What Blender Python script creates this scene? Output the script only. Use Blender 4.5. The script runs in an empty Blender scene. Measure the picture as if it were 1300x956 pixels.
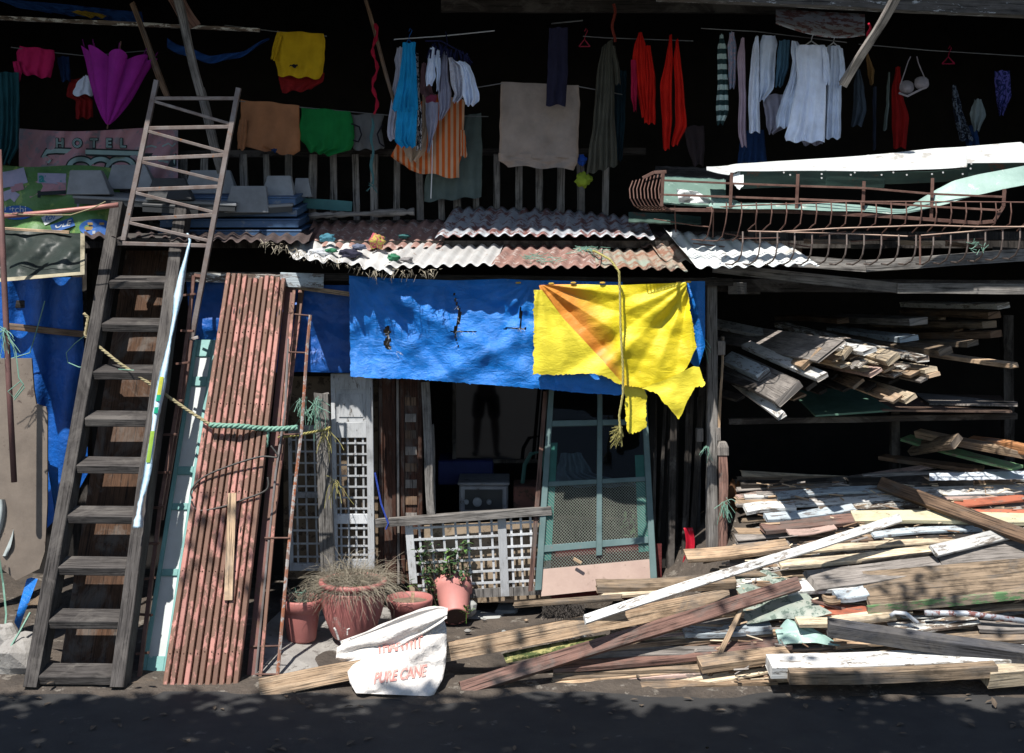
import bpy, math, random
from mathutils import Vector, Matrix, noise
R = math.radians
rnd = random.Random(7)
ORD = ['first', 'second', 'third', 'fourth', 'fifth', 'sixth', 'seventh', 'eighth', 'ninth', 'tenth', 'eleventh', 'twelfth', 'thirteenth', 'fourteenth']
S = bpy.context.scene
COL = S.collection
# ---------------------------------------------------------------- camera, world, sun, exposure
F = 1710.0            # focal length in photo pixels, photo 1300 wide
CY, CZ = -9.0, 2.5    # camera stand
HOR = 315.0           # eye level row in the photo
cam_d = bpy.data.cameras.new('camera'); cam = bpy.data.objects.new('camera', cam_d); COL.objects.link(cam)
cam.location = (0, CY, CZ); cam.rotation_euler = (R(90), 0, 0)
cam_d.sensor_width = 36; cam_d.lens = 36*F/1300; cam_d.shift_y = -(478-HOR)/1300
cam_d.clip_start = .05; cam_d.clip_end = 500
S.camera = cam
SUN_EL, SUN_AZ = R(60), R(24)     # azimuth measured from straight behind the camera towards the left
sv = Vector((-math.sin(SUN_AZ)*math.cos(SUN_EL), -math.cos(SUN_AZ)*math.cos(SUN_EL), math.sin(SUN_EL)))
W = bpy.data.worlds.new('World'); S.world = W; W.use_nodes = True
nt = W.node_tree; nt.nodes.clear()
sky = nt.nodes.new('ShaderNodeTexSky'); sky.sky_type = 'NISHITA'; sky.sun_disc = False
sky.sun_elevation = SUN_EL; sky.sun_rotation = math.atan2(sv.x, sv.y); sky.air_density = 1; sky.dust_density = .6
bg = nt.nodes.new('ShaderNodeBackground'); bg.inputs[1].default_value = .088
wo = nt.nodes.new('ShaderNodeOutputWorld')
nt.links.new(sky.outputs[0], bg.inputs[0]); nt.links.new(bg.outputs[0], wo.inputs[0])
ld = bpy.data.lights.new('sun', 'SUN'); ld.energy = 4.6; ld.angle = R(.55); ld.color = (1, .95, .88)
sun = bpy.data.objects.new('sun', ld); COL.objects.link(sun)
sun.rotation_euler = (-sv).to_track_quat('-Z', 'Y').to_euler(); sun.location = (-4, -8, 12)
S.view_settings.view_transform = 'Standard'; S.view_settings.look = 'None'
S.view_settings.exposure = .74; S.view_settings.gamma = 1
S.render.engine = 'CYCLES'
S.cycles.max_bounces = 5; S.cycles.diffuse_bounces = 2; S.cycles.glossy_bounces = 3; S.cycles.transparent_max_bounces = 6

# ---------------------------------------------------------------- helpers
def P(x, y, Y):
    D = Y - CY
    return Vector(((x-650)*D/F, Y, CZ-(y-HOR)*D/F))
def M(px, Y=0.): return px*(Y-CY)/F
def N(v, s=1.0, k=0): return noise.noise(Vector((v[0]*s+k*13.7, v[1]*s-k*7.1, v[2]*s+k*3.3)))
def lerp(a, b, t): return a+(b-a)*t

class MB:
    def __init__(s): s.v = []; s.f = []; s.uv = []; s.mi = []
    def face(s, idx, uv, m=0): s.f.append(idx); s.uv.append(uv); s.mi.append(m)
    def loft(s, rings, closed=True, caps=True, m=0):
        b = len(s.v); n = len(rings[0]); L = 0; us = [0]
        for i in range(1, len(rings)):
            L += ((sum(rings[i], Vector())-sum(rings[i-1], Vector()))/n).length; us.append(L)
        vs = [0]
        for j in range(1, n+1): vs.append(vs[-1]+(rings[0][j % n]-rings[0][j-1]).length)
        for r in rings: s.v += [Vector(p) for p in r]
        for i in range(len(rings)-1):
            for j in range(n if closed else n-1):
                k = (j+1) % n
                s.face((b+i*n+j, b+i*n+k, b+(i+1)*n+k, b+(i+1)*n+j),
                       ((us[i], vs[j]), (us[i], vs[j+1]), (us[i+1], vs[j+1]), (us[i+1], vs[j])), m)
        if caps and closed:
            for i, rev in ((0, True), (len(rings)-1, False)):
                ids = [b+i*n+j for j in range(n)]
                uv = [(us[i]+.02*math.cos(j), .02*math.sin(j)) for j in range(n)]
                if rev: ids.reverse()
                s.face(tuple(ids), tuple(uv), m)
        return s
    def tube(s, pts, r, n=6, caps=True, m=0):
        pts = [Vector(p) for p in pts]; rings = []
        up = None
        for i, p in enumerate(pts):
            d = (pts[min(i+1, len(pts)-1)]-pts[max(i-1, 0)]).normalized()
            if up is None: up = Vector((0, 0, 1)) if abs(d.z) < .9 else Vector((1, 0, 0))
            a = d.cross(up).normalized(); c = a.cross(d).normalized(); up = c
            rr = r[i] if isinstance(r, (list, tuple)) else r
            rings.append([p+a*math.cos(t*2*math.pi/n)*rr+c*math.sin(t*2*math.pi/n)*rr for t in range(n)])
        return s.loft(rings, True, caps, m)
    def bar(s, a, b, w, t, side=(0, 0, 1), m=0, seg=1, jit=0, bow=0, endj=0, ch=.002, k=None, tw=0):
        a = Vector(a); b = Vector(b); d = (b-a); L = d.length; d.normalize()
        sd = Vector(side); sd = sd-d*sd.dot(d)
        if sd.length < 1e-4: sd = Vector((1, 0, 0))-d*d.x
        sd.normalize(); nn = d.cross(sd).normalized()
        k = rnd.random()*99 if k is None else k
        x, y = w/2, t/2; c = min(ch, x*.4, y*.4)
        sec = [(-x+c, -y), (x-c, -y), (x, -y+c), (x, y-c), (x-c, y), (-x+c, y), (-x, y-c), (-x, -y+c)]
        rings = []
        for i in range(seg+1):
            u = i/seg; o = nn*bow*math.sin(math.pi*u)+sd*bow*.3*math.sin(2*math.pi*u)
            r = []; ct, st_ = math.cos(tw*(u-.5)), math.sin(tw*(u-.5)); sdd = sd*ct+nn*st_; nnd = nn*ct-sd*st_
            for q, (p1, p2) in enumerate(sec):
                jx = jit*N((u*L*3, q, k)); jy = jit*N((u*L*3, q+20, k))
                e = endj*N((q*1.7, k, 5)) if i in (0, seg) else 0
                r.append(a+d*(L*u+e)+o+sdd*(p1+jx)+nnd*(p2+jy))
            rings.append(r)
        return s.loft(rings, m=m)
    def qbox(s, Q, u0, u1, v0, v1, n0, n1, m=0, div=1):
        nrm = qnormal(Q)
        for i in range(div):
            for j in range(1):
                a0 = lerp(u0, u1, i/div); a1 = lerp(u0, u1, (i+1)/div)
                c = [Q(a0, v0), Q(a1, v0), Q(a1, v1), Q(a0, v1)]
                b = len(s.v)
                s.v += [p+nrm*n1 for p in c]+[p+nrm*n0 for p in c]
                w = (c[1]-c[0]).length; h = (c[3]-c[0]).length
                for ids, (su, sw) in (((0, 3, 2, 1), (h, w)), ((4, 5, 6, 7), (w, h)), ((0, 1, 5, 4), (w, .02)),
                                      ((1, 2, 6, 5), (h, .02)), ((2, 3, 7, 6), (w, .02)), ((3, 0, 4, 7), (h, .02))):
                    o = b*.013
                    s.face(tuple(b+k for k in ids), ((o, 0), (o+su, 0), (o+su, sw), (o, sw)), m)
        return s
    def grid(s, fn, nu, nv, m=0, keep=None):
        b = len(s.v)
        for j in range(nv+1):
            for i in range(nu+1): s.v.append(Vector(fn(i/nu, j/nv)))
        for j in range(nv):
            for i in range(nu):
                if keep and not keep((i+.5)/nu, (j+.5)/nv): continue
                a = b+j*(nu+1)+i
                s.face((a, a+nu+1, a+nu+2, a+1), ((i/nu, 1-j/nv), (i/nu, 1-(j+1)/nv), ((i+1)/nu, 1-(j+1)/nv), ((i+1)/nu, 1-j/nv)), m)
        return s
    def build(s, name, mats, parent=None, label=None, cat=None, group=None, kind=None, smooth=False, solid=0, bevel=0):
        if not isinstance(mats, (list, tuple)): mats = [mats]
        me = bpy.data.meshes.new(name)
        xs = [p.x for p in s.v]; ys = [p.y for p in s.v]; zs = [p.z for p in s.v]
        o0 = Vector(((min(xs)+max(xs))/2, (min(ys)+max(ys))/2, min(zs)))
        if parent: o0 = Vector(parent['_w'])
        me.from_pydata([p-o0 for p in s.v], [], s.f)
        uvl = me.uv_layers.new(name='UVMap'); k = 0
        for q in s.uv:
            for c in q: uvl.data[k].uv = c; k += 1
        for i, p in enumerate(me.polygons): p.material_index = s.mi[i]; p.use_smooth = smooth
        for mm in mats: me.materials.append(mm)
        o = bpy.data.objects.new(name, me); COL.objects.link(o)
        o['_w'] = tuple(o0)
        if parent: o.parent = parent
        else: o.location = o0
        if solid:
            md = o.modifiers.new('t', 'SOLIDIFY'); md.thickness = solid; md.offset = 0
        if bevel:
            md = o.modifiers.new('b', 'BEVEL'); md.width = bevel; md.segments = 1; md.limit_method = 'ANGLE'
        tag(o, label, cat, group, kind)
        return o
def tag(o, label=None, cat=None, group=None, kind=None):
    if label: o['label'] = label
    if cat: o['category'] = cat
    if group: o['group'] = group
    if kind: o['kind'] = kind
    return o
def thing(name, label, cat, loc, group=None):
    o = bpy.data.objects.new(name, None); COL.objects.link(o); o.location = loc; o['_w'] = tuple(loc)
    o.empty_display_size = .1
    return tag(o, label, cat, group)
def quad(tl, tr, bl, br):
    tl, tr, bl, br = map(Vector, (tl, tr, bl, br))
    return lambda u, v: lerp(lerp(tl, tr, u), lerp(bl, br, u), v)
def qnormal(Q):
    n = (Q(1, .5)-Q(0, .5)).cross(Q(.5, 0)-Q(.5, 1)).normalized()
    return n if n.y < 0 else -n

# ---------------------------------------------------------------- materials
def nodes(name, rough=.7, metal=0, spec=.5):
    m = bpy.data.materials.new(name); m.use_nodes = True
    t = m.node_tree; b = t.nodes['Principled BSDF']
    b.inputs['Roughness'].default_value = rough; b.inputs['Metallic'].default_value = metal
    b.inputs['Specular IOR Level'].default_value = spec
    return m, t, b
def nn(t, kind, **kw):
    n = t.nodes.new(kind)
    for k, v in kw.items(): setattr(n, k, v)
    return n
def coords(t, kind, scale, rand=True):
    tc = nn(t, 'ShaderNodeTexCoord'); mp = nn(t, 'ShaderNodeMapping'); mp.inputs['Scale'].default_value = scale
    t.links.new(tc.outputs[kind], mp.inputs['Vector'])
    if rand:
        oi = nn(t, 'ShaderNodeObjectInfo'); ml = nn(t, 'ShaderNodeMath', operation='MULTIPLY'); ml.inputs[1].default_value = 91
        t.links.new(oi.outputs['Random'], ml.inputs[0]); t.links.new(ml.outputs[0], mp.inputs['Location'])
    return mp.outputs[0]
def noi(t, vec, sc, det=4, rough=.6, dist=0):
    n = nn(t, 'ShaderNodeTexNoise'); n.inputs['Scale'].default_value = sc; n.inputs['Detail'].default_value = det
    n.inputs['Roughness'].default_value = rough; n.inputs['Distortion'].default_value = dist
    t.links.new(vec, n.inputs['Vector']); return n.outputs['Fac']
def ramp(t, fac, stops):
    r = nn(t, 'ShaderNodeValToRGB'); el = r.color_ramp.elements
    while len(el) < len(stops): el.new(.5)
    for e, (p, c) in zip(el, stops):
        e.position = p; e.color = (c, c, c, 1) if isinstance(c, (int, float)) else (*c, 1)
    t.links.new(fac, r.inputs[0]); return r.outputs[0]
def mix(t, fac, a, b, mode='MIX'):
    m = nn(t, 'ShaderNodeMix', data_type='RGBA', blend_type=mode)
    for i, x in ((0, fac), (6, a), (7, b)):
        if hasattr(x, 'node'): t.links.new(x, m.inputs[i])
        elif isinstance(x, (int, float)): m.inputs[i].default_value = x if i == 0 else (x, x, x, 1)
        else: m.inputs[i].default_value = (*x, 1)
    return m.outputs[2]
def randval(t, lo, hi):
    oi = nn(t, 'ShaderNodeObjectInfo'); mr = nn(t, 'ShaderNodeMapRange'); mr.inputs[3].default_value = lo; mr.inputs[4].default_value = hi
    t.links.new(oi.outputs['Random'], mr.inputs[0]); return mr.outputs[0]
def bump(t, b, h, st, dist=.01, prev=None):
    n = nn(t, 'ShaderNodeBump'); n.inputs['Strength'].default_value = st; n.inputs['Distance'].default_value = dist
    t.links.new(h, n.inputs['Height'])
    if prev: t.links.new(prev, n.inputs['Normal'])
    t.links.new(n.outputs[0], b.inputs['Normal']); return n.outputs[0]
MC = {}
def wood(name, c1, c2, paint=None, cov=.5, rough=.8, var=(.72, 1.2), dirt=.55):
    if name in MC: return MC[name]
    m, t, b = nodes(name, rough, spec=.25)
    g = coords(t, 'UV', (1.8, 34, 1)); f = coords(t, 'UV', (2.6, 85, 1)); w = coords(t, 'UV', (1, 1.6, 1))
    n1 = noi(t, g, 1.6, 5, .65, .6); n2 = noi(t, f, 1.5, 3, .6)
    c = mix(t, ramp(t, n1, [(.33, 0.), (.66, 1.)]), c1, c2)
    c = mix(t, 1., c, ramp(t, n2, [(.36, .22), (.46, .9), (.6, 1.), (1, 1.15)]), 'MULTIPLY')
    n3 = noi(t, w, 7, 5, .65)
    c = mix(t, 1., c, ramp(t, n3, [(.32, dirt), (.5, .95), (.75, 1.15)]), 'MULTIPLY')
    n6 = noi(t, w, 2.6, 6, .7, .8)
    c = mix(t, ramp(t, n6, [(.5, 0.), (.62, .55)]), c, (.13, .12, .11), 'MIX')
    n7 = noi(t, w, 60, 3, .6); c = mix(t, ramp(t, n7, [(.70, 0.), (.74, .8)]), c, (.05, .035, .03))
    if paint:
        p = coords(t, 'UV', (5, 18, 1)); n4 = noi(t, p, 1.6, 8, .75, .3)
        th = .5+(.5-cov)*.42
        pf = ramp(t, n4, [(th-.012, 0.), (th+.012, 1.)])
        pc = mix(t, 1., paint, ramp(t, n3, [(.28, .55), (.5, .93), (1, 1.08)]), 'MULTIPLY')
        pc = mix(t, ramp(t, noi(t, f, 1.1, 5, .7), [(.30, .75), (.40, 0.)]), pc, (.16, .13, .11))
        c = mix(t, pf, c, pc)
    c = mix(t, 1., c, randval(t, *var), 'MULTIPLY')
    t.links.new(c, b.inputs['Base Color'])
    n5 = mix(t, .5, n1, n2)
    bump(t, b, n5, .8, .008)
    MC[name] = m; return m
def surf(name, c1, c2=None, rough=.7, metal=0, sc=6, bs=40, bst=.25, bd=.004, spots=None, spotcov=.3, var=(.85, 1.12), coord='Object', spec=.4, blo=.7, stretch=(1, 1, 1)):
    if name in MC: return MC[name]
    m, t, b = nodes(name, rough, metal, spec)
    v = coords(t, coord, stretch)
    n1 = noi(t, v, sc, 6, .65)
    c2 = c2 or tuple(x*blo for x in c1)
    c = mix(t, ramp(t, n1, [(.35, 0.), (.65, 1.)]), c1, c2)
    if spots:
        n2 = noi(t, v, sc*2.3, 8, .72, .2)
        sf = ramp(t, n2, [(1-spotcov-.45 if 0 else max(0, .68-spotcov*.5), 0.), (max(.02, .72-spotcov*.5), 1.)])
        c = mix(t, sf, c, spots)
    c = mix(t, 1., c, randval(t, *var), 'MULTIPLY')
    t.links.new(c, b.inputs['Base Color'])
    nb = noi(t, v, bs, 5, .6); bump(t, b, nb, bst, bd)
    rr = nn(t, 'ShaderNodeMapRange'); rr.inputs[3].default_value = max(.05, rough-.12); rr.inputs[4].default_value = min(1, rough+.15)
    t.links.new(n1, rr.inputs[0]); t.links.new(rr.outputs[0], b.inputs['Roughness'])
    MC[name] = m; return m
def cloth(name, col, stripes=None, c2=None, k=10, vert=True, zebra=False, rough=.92):
    if name in MC: return MC[name]
    m, t, b = nodes(name, rough, spec=.15)
    v = coords(t, 'Generated', (1, 1, 1), False)
    o = coords(t, 'Object', (1, 1, 1))
    c = mix(t, 1., col, ramp(t, noi(t, o, 9, 4), [(.3, .8), (.7, 1.08)]), 'MULTIPLY')
    if stripes:
        sp = nn(t, 'ShaderNodeSeparateXYZ'); t.links.new(v, sp.inputs[0])
        a = nn(t, 'ShaderNodeMath', operation='MULTIPLY'); a.inputs[1].default_value = k
        t.links.new(sp.outputs[0 if vert else 2], a.inputs[0])
        fr = nn(t, 'ShaderNodeMath', operation='FRACT'); t.links.new(a.outputs[0], fr.inputs[0])
        c = mix(t, ramp(t, fr.outputs[0], [(.0, 0.), (.48, 0.), (.52, 1.), (.97, 1.)]), c, c2)
    if zebra:
        n = noi(t, o, 22, 2, .4, 2.5)
        c = mix(t, ramp(t, n, [(.49, 0.), (.51, 1.)]), c, c2)
    t.links.new(c, b.inputs['Base Color'])
    p = bump(t, b, noi(t, o, 14, 5, .6), .5, .02)
    bump(t, b, noi(t, o, 420, 2), .25, .001, p)
    MC[name] = m; return m
def tarpmat(name, col, rough=.38, band=None, cr=1.):
    m, t, b = nodes(name, rough, spec=.5)
    o = coords(t, 'Object', (1, 1, 1), False)
    n1 = noi(t, o, 5, 5)
    c = mix(t, 1., col, ramp(t, n1, [(.3, .75), (.7, 1.1)]), 'MULTIPLY')
    n0 = noi(t, o, 34, 6, .75)
    c = mix(t, ramp(t, n0, [(.64, 0.), (.72, .22)]), c, (.55, .6, .65))
    if band:
        uv = coords(t, 'UV', (1, 1, 1), False); sp = nn(t, 'ShaderNodeSeparateXYZ'); t.links.new(uv, sp.inputs[0])
        # printed orange band that runs with the folded edge: u*0.97 + (v-1)*? of the sheet's own UV
        a = nn(t, 'ShaderNodeMath', operation='MULTIPLY_ADD'); a.inputs[1].default_value = .26; t.links.new(sp.outputs[1], a.inputs[0]); t.links.new(sp.outputs[0], a.inputs[2])
        ad = nn(t, 'ShaderNodeMath', operation='MULTIPLY_ADD'); ad.inputs[1].default_value = .12; t.links.new(noi(t, o, 9, 4), ad.inputs[0]); t.links.new(a.outputs[0], ad.inputs[2])
        c = mix(t, ramp(t, ad.outputs[0], [(.49, .9), (.69, 0.)]), c, band)
    t.links.new(c, b.inputs['Base Color'])
    vo = nn(t, 'ShaderNodeTexVoronoi', feature='DISTANCE_TO_EDGE'); vo.inputs['Scale'].default_value = 7
    dv = nn(t, 'ShaderNodeMix', data_type='VECTOR')
    ns = nn(t, 'ShaderNodeTexNoise'); ns.inputs['Scale'].default_value = 6; ns.inputs['Detail'].default_value = 4
    t.links.new(o, ns.inputs['Vector']); dv.inputs[0].default_value = .25
    t.links.new(o, dv.inputs[4]); t.links.new(ns.outputs['Color'], dv.inputs[5]); t.links.new(dv.outputs[1], vo.inputs['Vector'])
    p = bump(t, b, vo.outputs[0], .16*cr, .03)
    sq_ = nn(t, 'ShaderNodeMapping'); sq_.inputs['Rotation'].default_value = (0, .35, 0); sq_.inputs['Scale'].default_value = (1, 1, 2.2); t.links.new(o, sq_.inputs['Vector'])
    p = bump(t, b, noi(t, sq_.outputs[0], 11, 8, .72, .8), .5*cr, .026, p)
    p = bump(t, b, noi(t, sq_.outputs[0], 55, 5, .7, .5), .4*cr, .006, p)
    bump(t, b, noi(t, o, 300, 2), .2, .001, p)
    MC[name] = m; return m

w_grey = wood('weathered_grey_wood', (.20, .18, .165), (.34, .31, .285))
w_dark = wood('dark_wood', (.022, .019, .017), (.05, .043, .038))
w_brown = wood('brown_wood', (.12, .075, .05), (.24, .155, .10))
w_tan = wood('tan_wood', (.34, .23, .145), (.50, .37, .25))
w_cream = wood('raw_wood', (.50, .40, .27), (.68, .57, .42))
w_redb = wood('red_brown_wood', (.15, .085, .07), (.25, .145, .115))
w_white = wood('white_painted_wood', (.26, .23, .20), (.40, .36, .32), (.68, .68, .66), .64)
w_blueg = wood('blue_grey_painted_wood', (.17, .16, .16), (.27, .26, .26), (.40, .46, .50), .62)
w_cpaint = wood('cream_painted_wood', (.3, .24, .17), (.42, .34, .24), (.74, .68, .46), .78)
w_red = wood('red_painted_wood', (.2, .13, .1), (.3, .2, .16), (.52, .17, .10), .72)
w_green = wood('green_painted_wood', (.2, .17, .13), (.3, .26, .2), (.16, .30, .15), .6)
w_mix = wood('flaking_white_wood', (.13, .10, .08), (.24, .19, .15), (.62, .62, .58), .45)
w_rotten = wood('rotten_brown_wood', (.16, .12, .085), (.32, .24, .165), dirt=.35)
w_pink = wood('faded_pink_wood', (.24, .18, .15), (.35, .28, .24), (.50, .36, .31), .6)
w_ladder = wood('ladder_wood', (.036, .032, .031), (.085, .078, .074), var=(.9, 1.1))
w_post = wood('post_wood', (.12, .115, .11), (.27, .255, .24), var=(.9, 1.15), dirt=.4)
w_beam = wood('eave_wood', (.085, .078, .07), (.17, .155, .14), (.6, .62, .62), .28)
w_frame = wood('charcoal_wood', (.05, .052, .058), (.10, .10, .11), var=(.95, 1.05))
w_ply = wood('plywood_brown', (.055, .027, .014), (.085, .044, .025), var=(.95, 1.05))
w_lat = wood('lattice_paint', (.2, .19, .18), (.3, .29, .28), (.50, .52, .54), .72)
iron = surf('rusty_iron', (.095, .045, .035), (.17, .10, .08), .75, .25, 14, 60, .4)
iron_or = surf('orange_rust_iron', (.33, .10, .035), (.20, .15, .13), .75, .2, 9, 60, .4, spots=(.36, .34, .33), spotcov=.35)
steel = surf('ladder_steel', (.25, .22, .21), (.16, .12, .105), .5, .45, 10, 50, .3, spots=(.30, .14, .07), spotcov=.12)
galv = surf('galvanised_sheet', (.66, .67, .67), (.48, .47, .46), .48, .25, 5, 30, .2, spots=(.30, .18, .12), spotcov=.12)
galv_w = surf('whitened_sheet', (.66, .69, .69), (.54, .57, .57), .55, .05, 3, 18, .35, .008, spots=(.38, .37, .35), spotcov=.22)
zinc = surf('dull_zinc_sheet', (.50, .53, .57), (.36, .39, .43), .55, .3, 6, 30, .3, spots=(.22, .10, .09), spotcov=.35)
rustsheet = surf('rust_sheet', (.30, .17, .14), (.19, .115, .10), .75, .1, 8, 30, .35, spots=(.42, .36, .33), spotcov=.25)
greenrust = surf('green_rust_sheet', (.27, .32, .27), (.33, .20, .15), .7, .1, 5, 30, .3, spots=(.24, .13, .09), spotcov=.35)
darkrust = surf('old_dark_sheet', (.10, .07, .065), (.05, .04, .04), .75, .1, 8, 30, .35)
dkgreen = surf('dark_green_sheet', (.045, .085, .07), (.03, .055, .048), .5, .1, 4, 30, .2, spots=(.12, .06, .04), spotcov=.2)
ltgreen = surf('pale_green_sheet', (.27, .40, .36), (.20, .31, .28), .5, .1, 4, 30, .3, spots=(.5, .55, .5), spotcov=.2)
greensheet = surf('grey_green_sheet', (.22, .28, .24), (.32, .33, .29), .6, .1, 7, 25, .35, spots=(.10, .14, .115), spotcov=.3)
redgate = surf('faded_red_paint', (.42, .20, .165), (.33, .145, .12), .65, .05, 4, 40, .5, spots=(.15, .08, .055), spotcov=.46, var=(.78, 1.12), stretch=(1, 1, .45))
redgate_d = surf('dark_red_paint', (.16, .065, .055), (.10, .045, .04), .6, .05, 5, 40, .3, spots=(.12, .06, .04), spotcov=.3)
teal = surf('teal_paint', (.17, .36, .34), (.12, .28, .27), .5, 0, 7, 40, .15, spots=(.45, .5, .48), spotcov=.08, var=(.97, 1.03))
teal_d = surf('teal_frame_paint', (.11, .17, .17), (.075, .125, .125), .5, 0, 7, 40, .15, spots=(.2, .13, .1), spotcov=.1)
panelw = surf('door_panel_white', (.56, .60, .60), (.47, .50, .50), .5, 0, 5, 30, .1)
concrete = surf('concrete', (.30, .29, .27), (.22, .21, .20), .9, 0, 6, 50, .5, .01, spots=(.14, .13, .12), spotcov=.2)
stone = surf('paving_stone', (.34, .35, .34), (.26, .27, .26), .85, 0, 7, 60, .5, .006)
dirt = surf('dirt', (.105, .085, .068), (.05, .042, .036), .95, 0, 4, 30, .8, .03, spots=(.19, .17, .145), spotcov=.2)
asphalt = surf('asphalt', (.036, .036, .036), (.026, .026, .027), .9, 0, 3, 160, .6, .004, spots=(.10, .095, .085), spotcov=.08)
blackwall = surf('shade_black', (.012, .010, .009), (.007, .0065, .006), .95, 0, 4, 30, .3)  # shade inside the house put into a near-black wall colour
potred = surf('pot_red', (.40, .15, .135), (.33, .12, .11), .55, 0, 5, 40, .15, spots=(.42, .27, .24), spotcov=.15, var=(.97, 1.03))
potpink = surf('pot_pink', (.55, .24, .21), (.48, .20, .18), .5, 0, 4, 40, .12, var=(.97, 1.03))
soil = surf('soil', (.22, .17, .12), (.12, .09, .065), .95, 0, 20, 90, .8, .01)
straw = surf('dry_grass_blade', (.27, .24, .18), (.19, .165, .125), .8, 0, 9, 50, .1)
leafm = surf('dark_leaf', (.04, .085, .03), (.06, .12, .045), .45, 0, 20, 60, .2)
leafb = surf('light_leaf', (.11, .20, .04), (.08, .16, .04), .5, 0, 20, 60, .2)
bark = surf('bark', (.12, .09, .065), (.07, .055, .04), .9, 0, 10, 30, .8, .01)
tarp_b = tarpmat('blue_tarp', (.004, .17, .60), .38, cr=1.15)
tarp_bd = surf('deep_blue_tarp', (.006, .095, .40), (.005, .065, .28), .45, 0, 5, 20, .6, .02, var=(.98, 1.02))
tarp_y = tarpmat('yellow_tarp', (.74, .60, .015), .5, band=(.60, .19, .03), cr=.6)
tarp_yp = tarpmat('yellow_tarp_plain', (.78, .66, .04), .5, cr=.6)
awn = surf('grey_green_awning', (.022, .032, .029), (.014, .020, .018), .5, 0, 5, 12, .35, .02)
hem = surf('yellowed_hem', (.30, .27, .19), (.20, .18, .13), .7, 0, 14, 50, .3)
blueplast = surf('blue_crate_plastic', (.035, .075, .155), (.045, .10, .20), .5, 0, 6, 40, .15, spots=(.12, .15, .2), spotcov=.2)
greyplast = surf('grey_pallet_plastic', (.24, .255, .27), (.16, .17, .18), .5, 0, 6, 60, .2, spots=(.22, .23, .24), spotcov=.15)
blackplast = surf('black_pallet_plastic', (.03, .033, .036), (.02, .022, .024), .5, 0, 6, 60, .2)
sackm = surf('white_sack', (.60, .575, .55), (.52, .49, .46), .75, 0, 4, 16, .8, .03, var=(.99, 1.01), spots=(.40, .36, .31), spotcov=.08)
redink = surf('red_ink', (.62, .20, .17), (.60, .36, .32), .7, 0, 30, 60, .1)
bluestrip = surf('pale_blue_plastic', (.38, .58, .74), (.55, .68, .76), .4, 0, 8, 30, .5, .01)
ropem = surf('fibre_rope', (.38, .33, .19), (.26, .22, .13), .9, 0, 60, 200, .8, .004)
ropey = surf('yellow_rope', (.42, .38, .13), (.28, .25, .09), .9, 0, 60, 200, .8, .004)
twine = surf('green_twine', (.13, .28, .21), (.20, .36, .29), .6, 0, 30, 90, .3)
cable = surf('black_cable', (.03, .03, .03), (.05, .045, .04), .5)
wirem = surf('clothes_wire', (.16, .17, .17), (.10, .10, .11), .6)
whitepl = surf('white_plastic', (.5, .52, .54), (.5, .52, .55), .4)
yelfrag = surf('mossy_yellow_board', (.42, .38, .16), (.12, .12, .04), .85, 0, 8, 40, .5, .01, spots=(.05, .07, .02), spotcov=.4)
SPRAYS = [(-2.75,-3.2),(-1.15,-3.78),(.35,-3.72),(1.2,-3.42),(1.5,-3.45)]
PERS = (-.39, -9.35)
# ================================================================ SETTING
g = MB(); g.grid(lambda u, v: (lerp(-60, 60, u), lerp(-80, -1.0, v), 0), 6, 6)
g.build('street', asphalt, kind='structure')
g = MB(); g.grid(lambda u, v: (lerp(-60, 60, u), lerp(-1.7, 12, v), -.012), 4, 4)
g.build('ground', dirt, kind='structure')
def groundz(x, y):
    return .012+.03*N((x, y, 0), 1.3)+.02*N((x, y, 3), 5)
g = MB(); g.grid(lambda u, v: (lerp(-7, 7, u), lerp(-1.9, 3.5, v), .012+max(0, groundz(lerp(-7, 7, u), lerp(-1.9, 3.5, v)))-.05*max(0, min(1, (-1.32-lerp(-1.9, 3.5, v))/.35))), 200, 110)
g.build('yard_ground', dirt, kind='structure', smooth=True)
# debris mound under the scrap timber (its surface follows the heap)
HEAP = [(956, -2.33), (900, -1.6), (866, -1.30), (790, -1.02), (700, -.55), (640, -.12), (600, .22), (540, .9)]
def Yh(py):
    for (a, ya), (b, yb) in zip(HEAP, HEAP[1:]):
        if py >= b: return lerp(ya, yb, (a-py)/(a-b))
    return HEAP[-1][1]
prof = [(Yh(p), P(650, p, Yh(p)).z) for p in (866, 830, 790, 745, 700, 640, 600)]
def heapz(y):
    if y <= prof[0][0]: return max(0, prof[0][1]-(prof[0][0]-y)*.6)
    for (a, za), (b, zb) in zip(prof, prof[1:]):
        if y <= b: return lerp(za, zb, (y-a)/(b-a))
    return prof[-1][1]
def mound(u, v):
    x = lerp(.3, 7, u); y = lerp(-1.5, 2.2, v)
    e = min(1, max(0, (x-.45-.55*max(0, .2-y)*0)/1.25)); e = e*e*(3-2*e)
    z = (heapz(y)-.13)*e
    if y > .4: z *= max(.35, 1-(y-.4)*.5)
    return (x, y, z+.05*N((x, y, 2), 3)*e-.02*(1-e))
g = MB(); g.grid(mound, 80, 50); g.build('ground_mound', dirt, kind='structure', smooth=True)
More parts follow.
